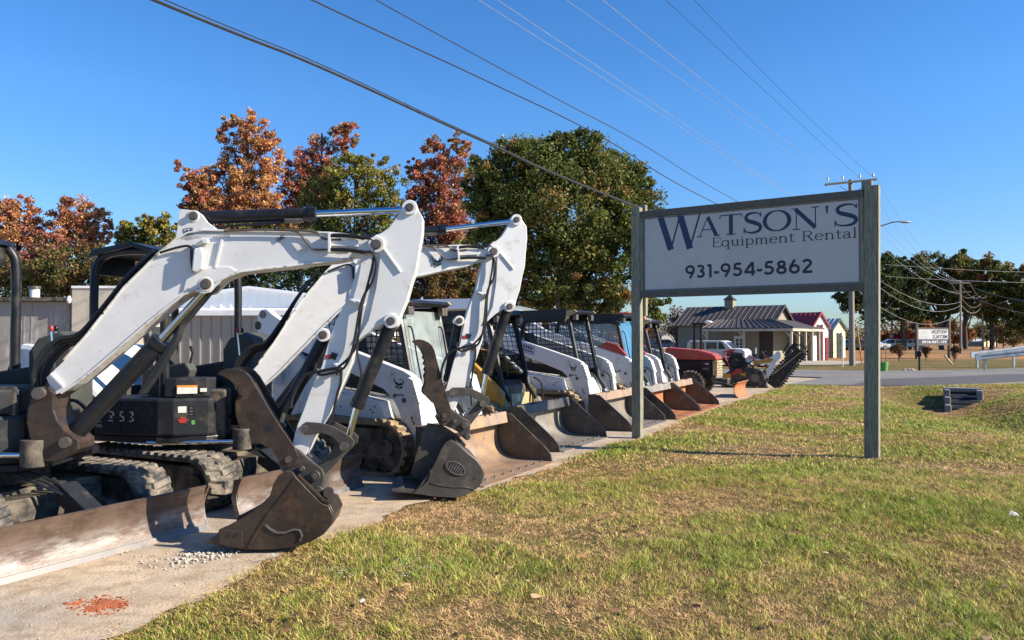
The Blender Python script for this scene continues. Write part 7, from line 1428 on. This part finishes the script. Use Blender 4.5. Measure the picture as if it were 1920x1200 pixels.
# right-hand wood
RG = 'tall oaks on the far side of the road'
for i, (u, Y, bl, n, cl, lb) in enumerate((
    (1640, 105, [(1640,530,50,40),(1600,560,36,30),(1610,500,20,20),(1670,500,36,26),(1640,590,40,20)], 11000, DARKG, 'dark oak partly hidden by the right sign post'),
    (1695, 108, [(1700,520,45,38),(1690,560,50,40),(1722,500,36,28),(1660,500,28,28),(1700,600,36,24)], 14000, DARKG+[(0.06,0.08,0.02)], 'dark oak above the round bush, left in the right hand group'),
    (1765, 110, [(1765,510,38,36),(1800,505,34,36),(1745,535,30,36),(1785,550,40,40),(1760,580,36,24)], 13000, DARKG+OAK, 'oak with an open crown above the reversed metal sign'),
    (1810, 116, [(1800,500,30,24),(1820,520,30,36),(1815,560,30,40)], 7000, OAK+[(0.2,0.08,0.04)], 'brownish oak behind the tall far pole'),
    (1860, 108, [(1855,520,32,40),(1885,530,34,42),(1868,570,40,40),(1845,560,26,40)], 14000, OAK+[(0.2,0.06,0.035)], 'olive oak with reddish patches above the guardrail'),
    (1925, 106, [(1920,530,34,40),(1935,560,45,50),(1905,590,30,40)], 11000, OAK, 'oak cut by the right edge of the photo'))):
    tree('oak_tree', lb, u, Y, bl, n, .40, cl, 60+i, group=RG, r=.35, K=15, clump=.2, nt_=22)
for i, (u, v, ru, rv, Y, cl, lb) in enumerate(((1640,640,30,22,128,[(0.30,0.10,0.03),(0.26,0.14,0.04)],'small orange tree low behind the right sign post'),(1722,620,26,26,125,[(0.34,0.12,0.03),(0.28,0.09,0.03)],'bright orange tree behind the metal sign'),(1760,610,30,16,150,[(0.16,0.13,0.04)],'olive tree low behind the metal sign'),(1690,635,16,16,118,[(0.32,0.05,0.03)],'small red tree above the round bush'),(1800,625,30,24,130,[(0.28,0.10,0.03),(0.2,0.12,0.04)],'russet tree behind the tall far pole'),(1850,620,34,20,150,[(0.18,0.14,0.04)],'yellow olive tree behind the guardrail'),(1900,625,34,22,130,BRUSH,'brown scrub tree at the right edge above the guardrail'))):
    tree('autumn_tree', lb, u, Y, [(u, v, ru, rv)], 2600, .36, cl, 80+i, r=.15, K=22, nt_=10, group='autumn trees low behind the far oaks')
# bushes by the metal sign
for i, (u, v, ru, rv, Y, lb) in enumerate(((1685,655,14,11,55,'round russet bush left of the metal sign'),(1736,656,9,7,56,'thin bare bush under the metal sign'),(1790,655,9,8,54,'small reddish bush right of the metal sign'))):
    tree('bush', lb, u, Y, [(u, v, ru, rv)], 900, .12, [(0.16,0.09,0.05),(0.22,0.10,0.05),(0.1,0.08,0.04)], 95+i, r=.03, K=26, cat='bush', bark='bark', h=.5, nt_=24)
# far-off wood along the horizon
g = np.random.default_rng(5); bl = []
for x in np.arange(-160, 420, 5.0): bl.append((x, 235+g.uniform(-12, 12), g.uniform(1.5, 4.5), 5, 5, g.uniform(3.0, 5.5)))
for x in np.arange(-90, 10, 4.5): bl.append((x, 75+g.uniform(-3, 3), g.uniform(1.5, 3), 4, 3, 3.2))
rt = None
c = leaves('far_woods', bl, 42000, .9, [(0.10,0.09,0.035),(0.15,0.10,0.04),(0.2,0.1,0.04),(0.08,0.09,0.03)], None, 77, .3, K=12); tag(bpy.data.objects['far_woods'], kind='stuff', label='far-off autumn wood along the horizon')
for o in bpy.data.objects:
    if '_b' in o.keys(): del o['_b']
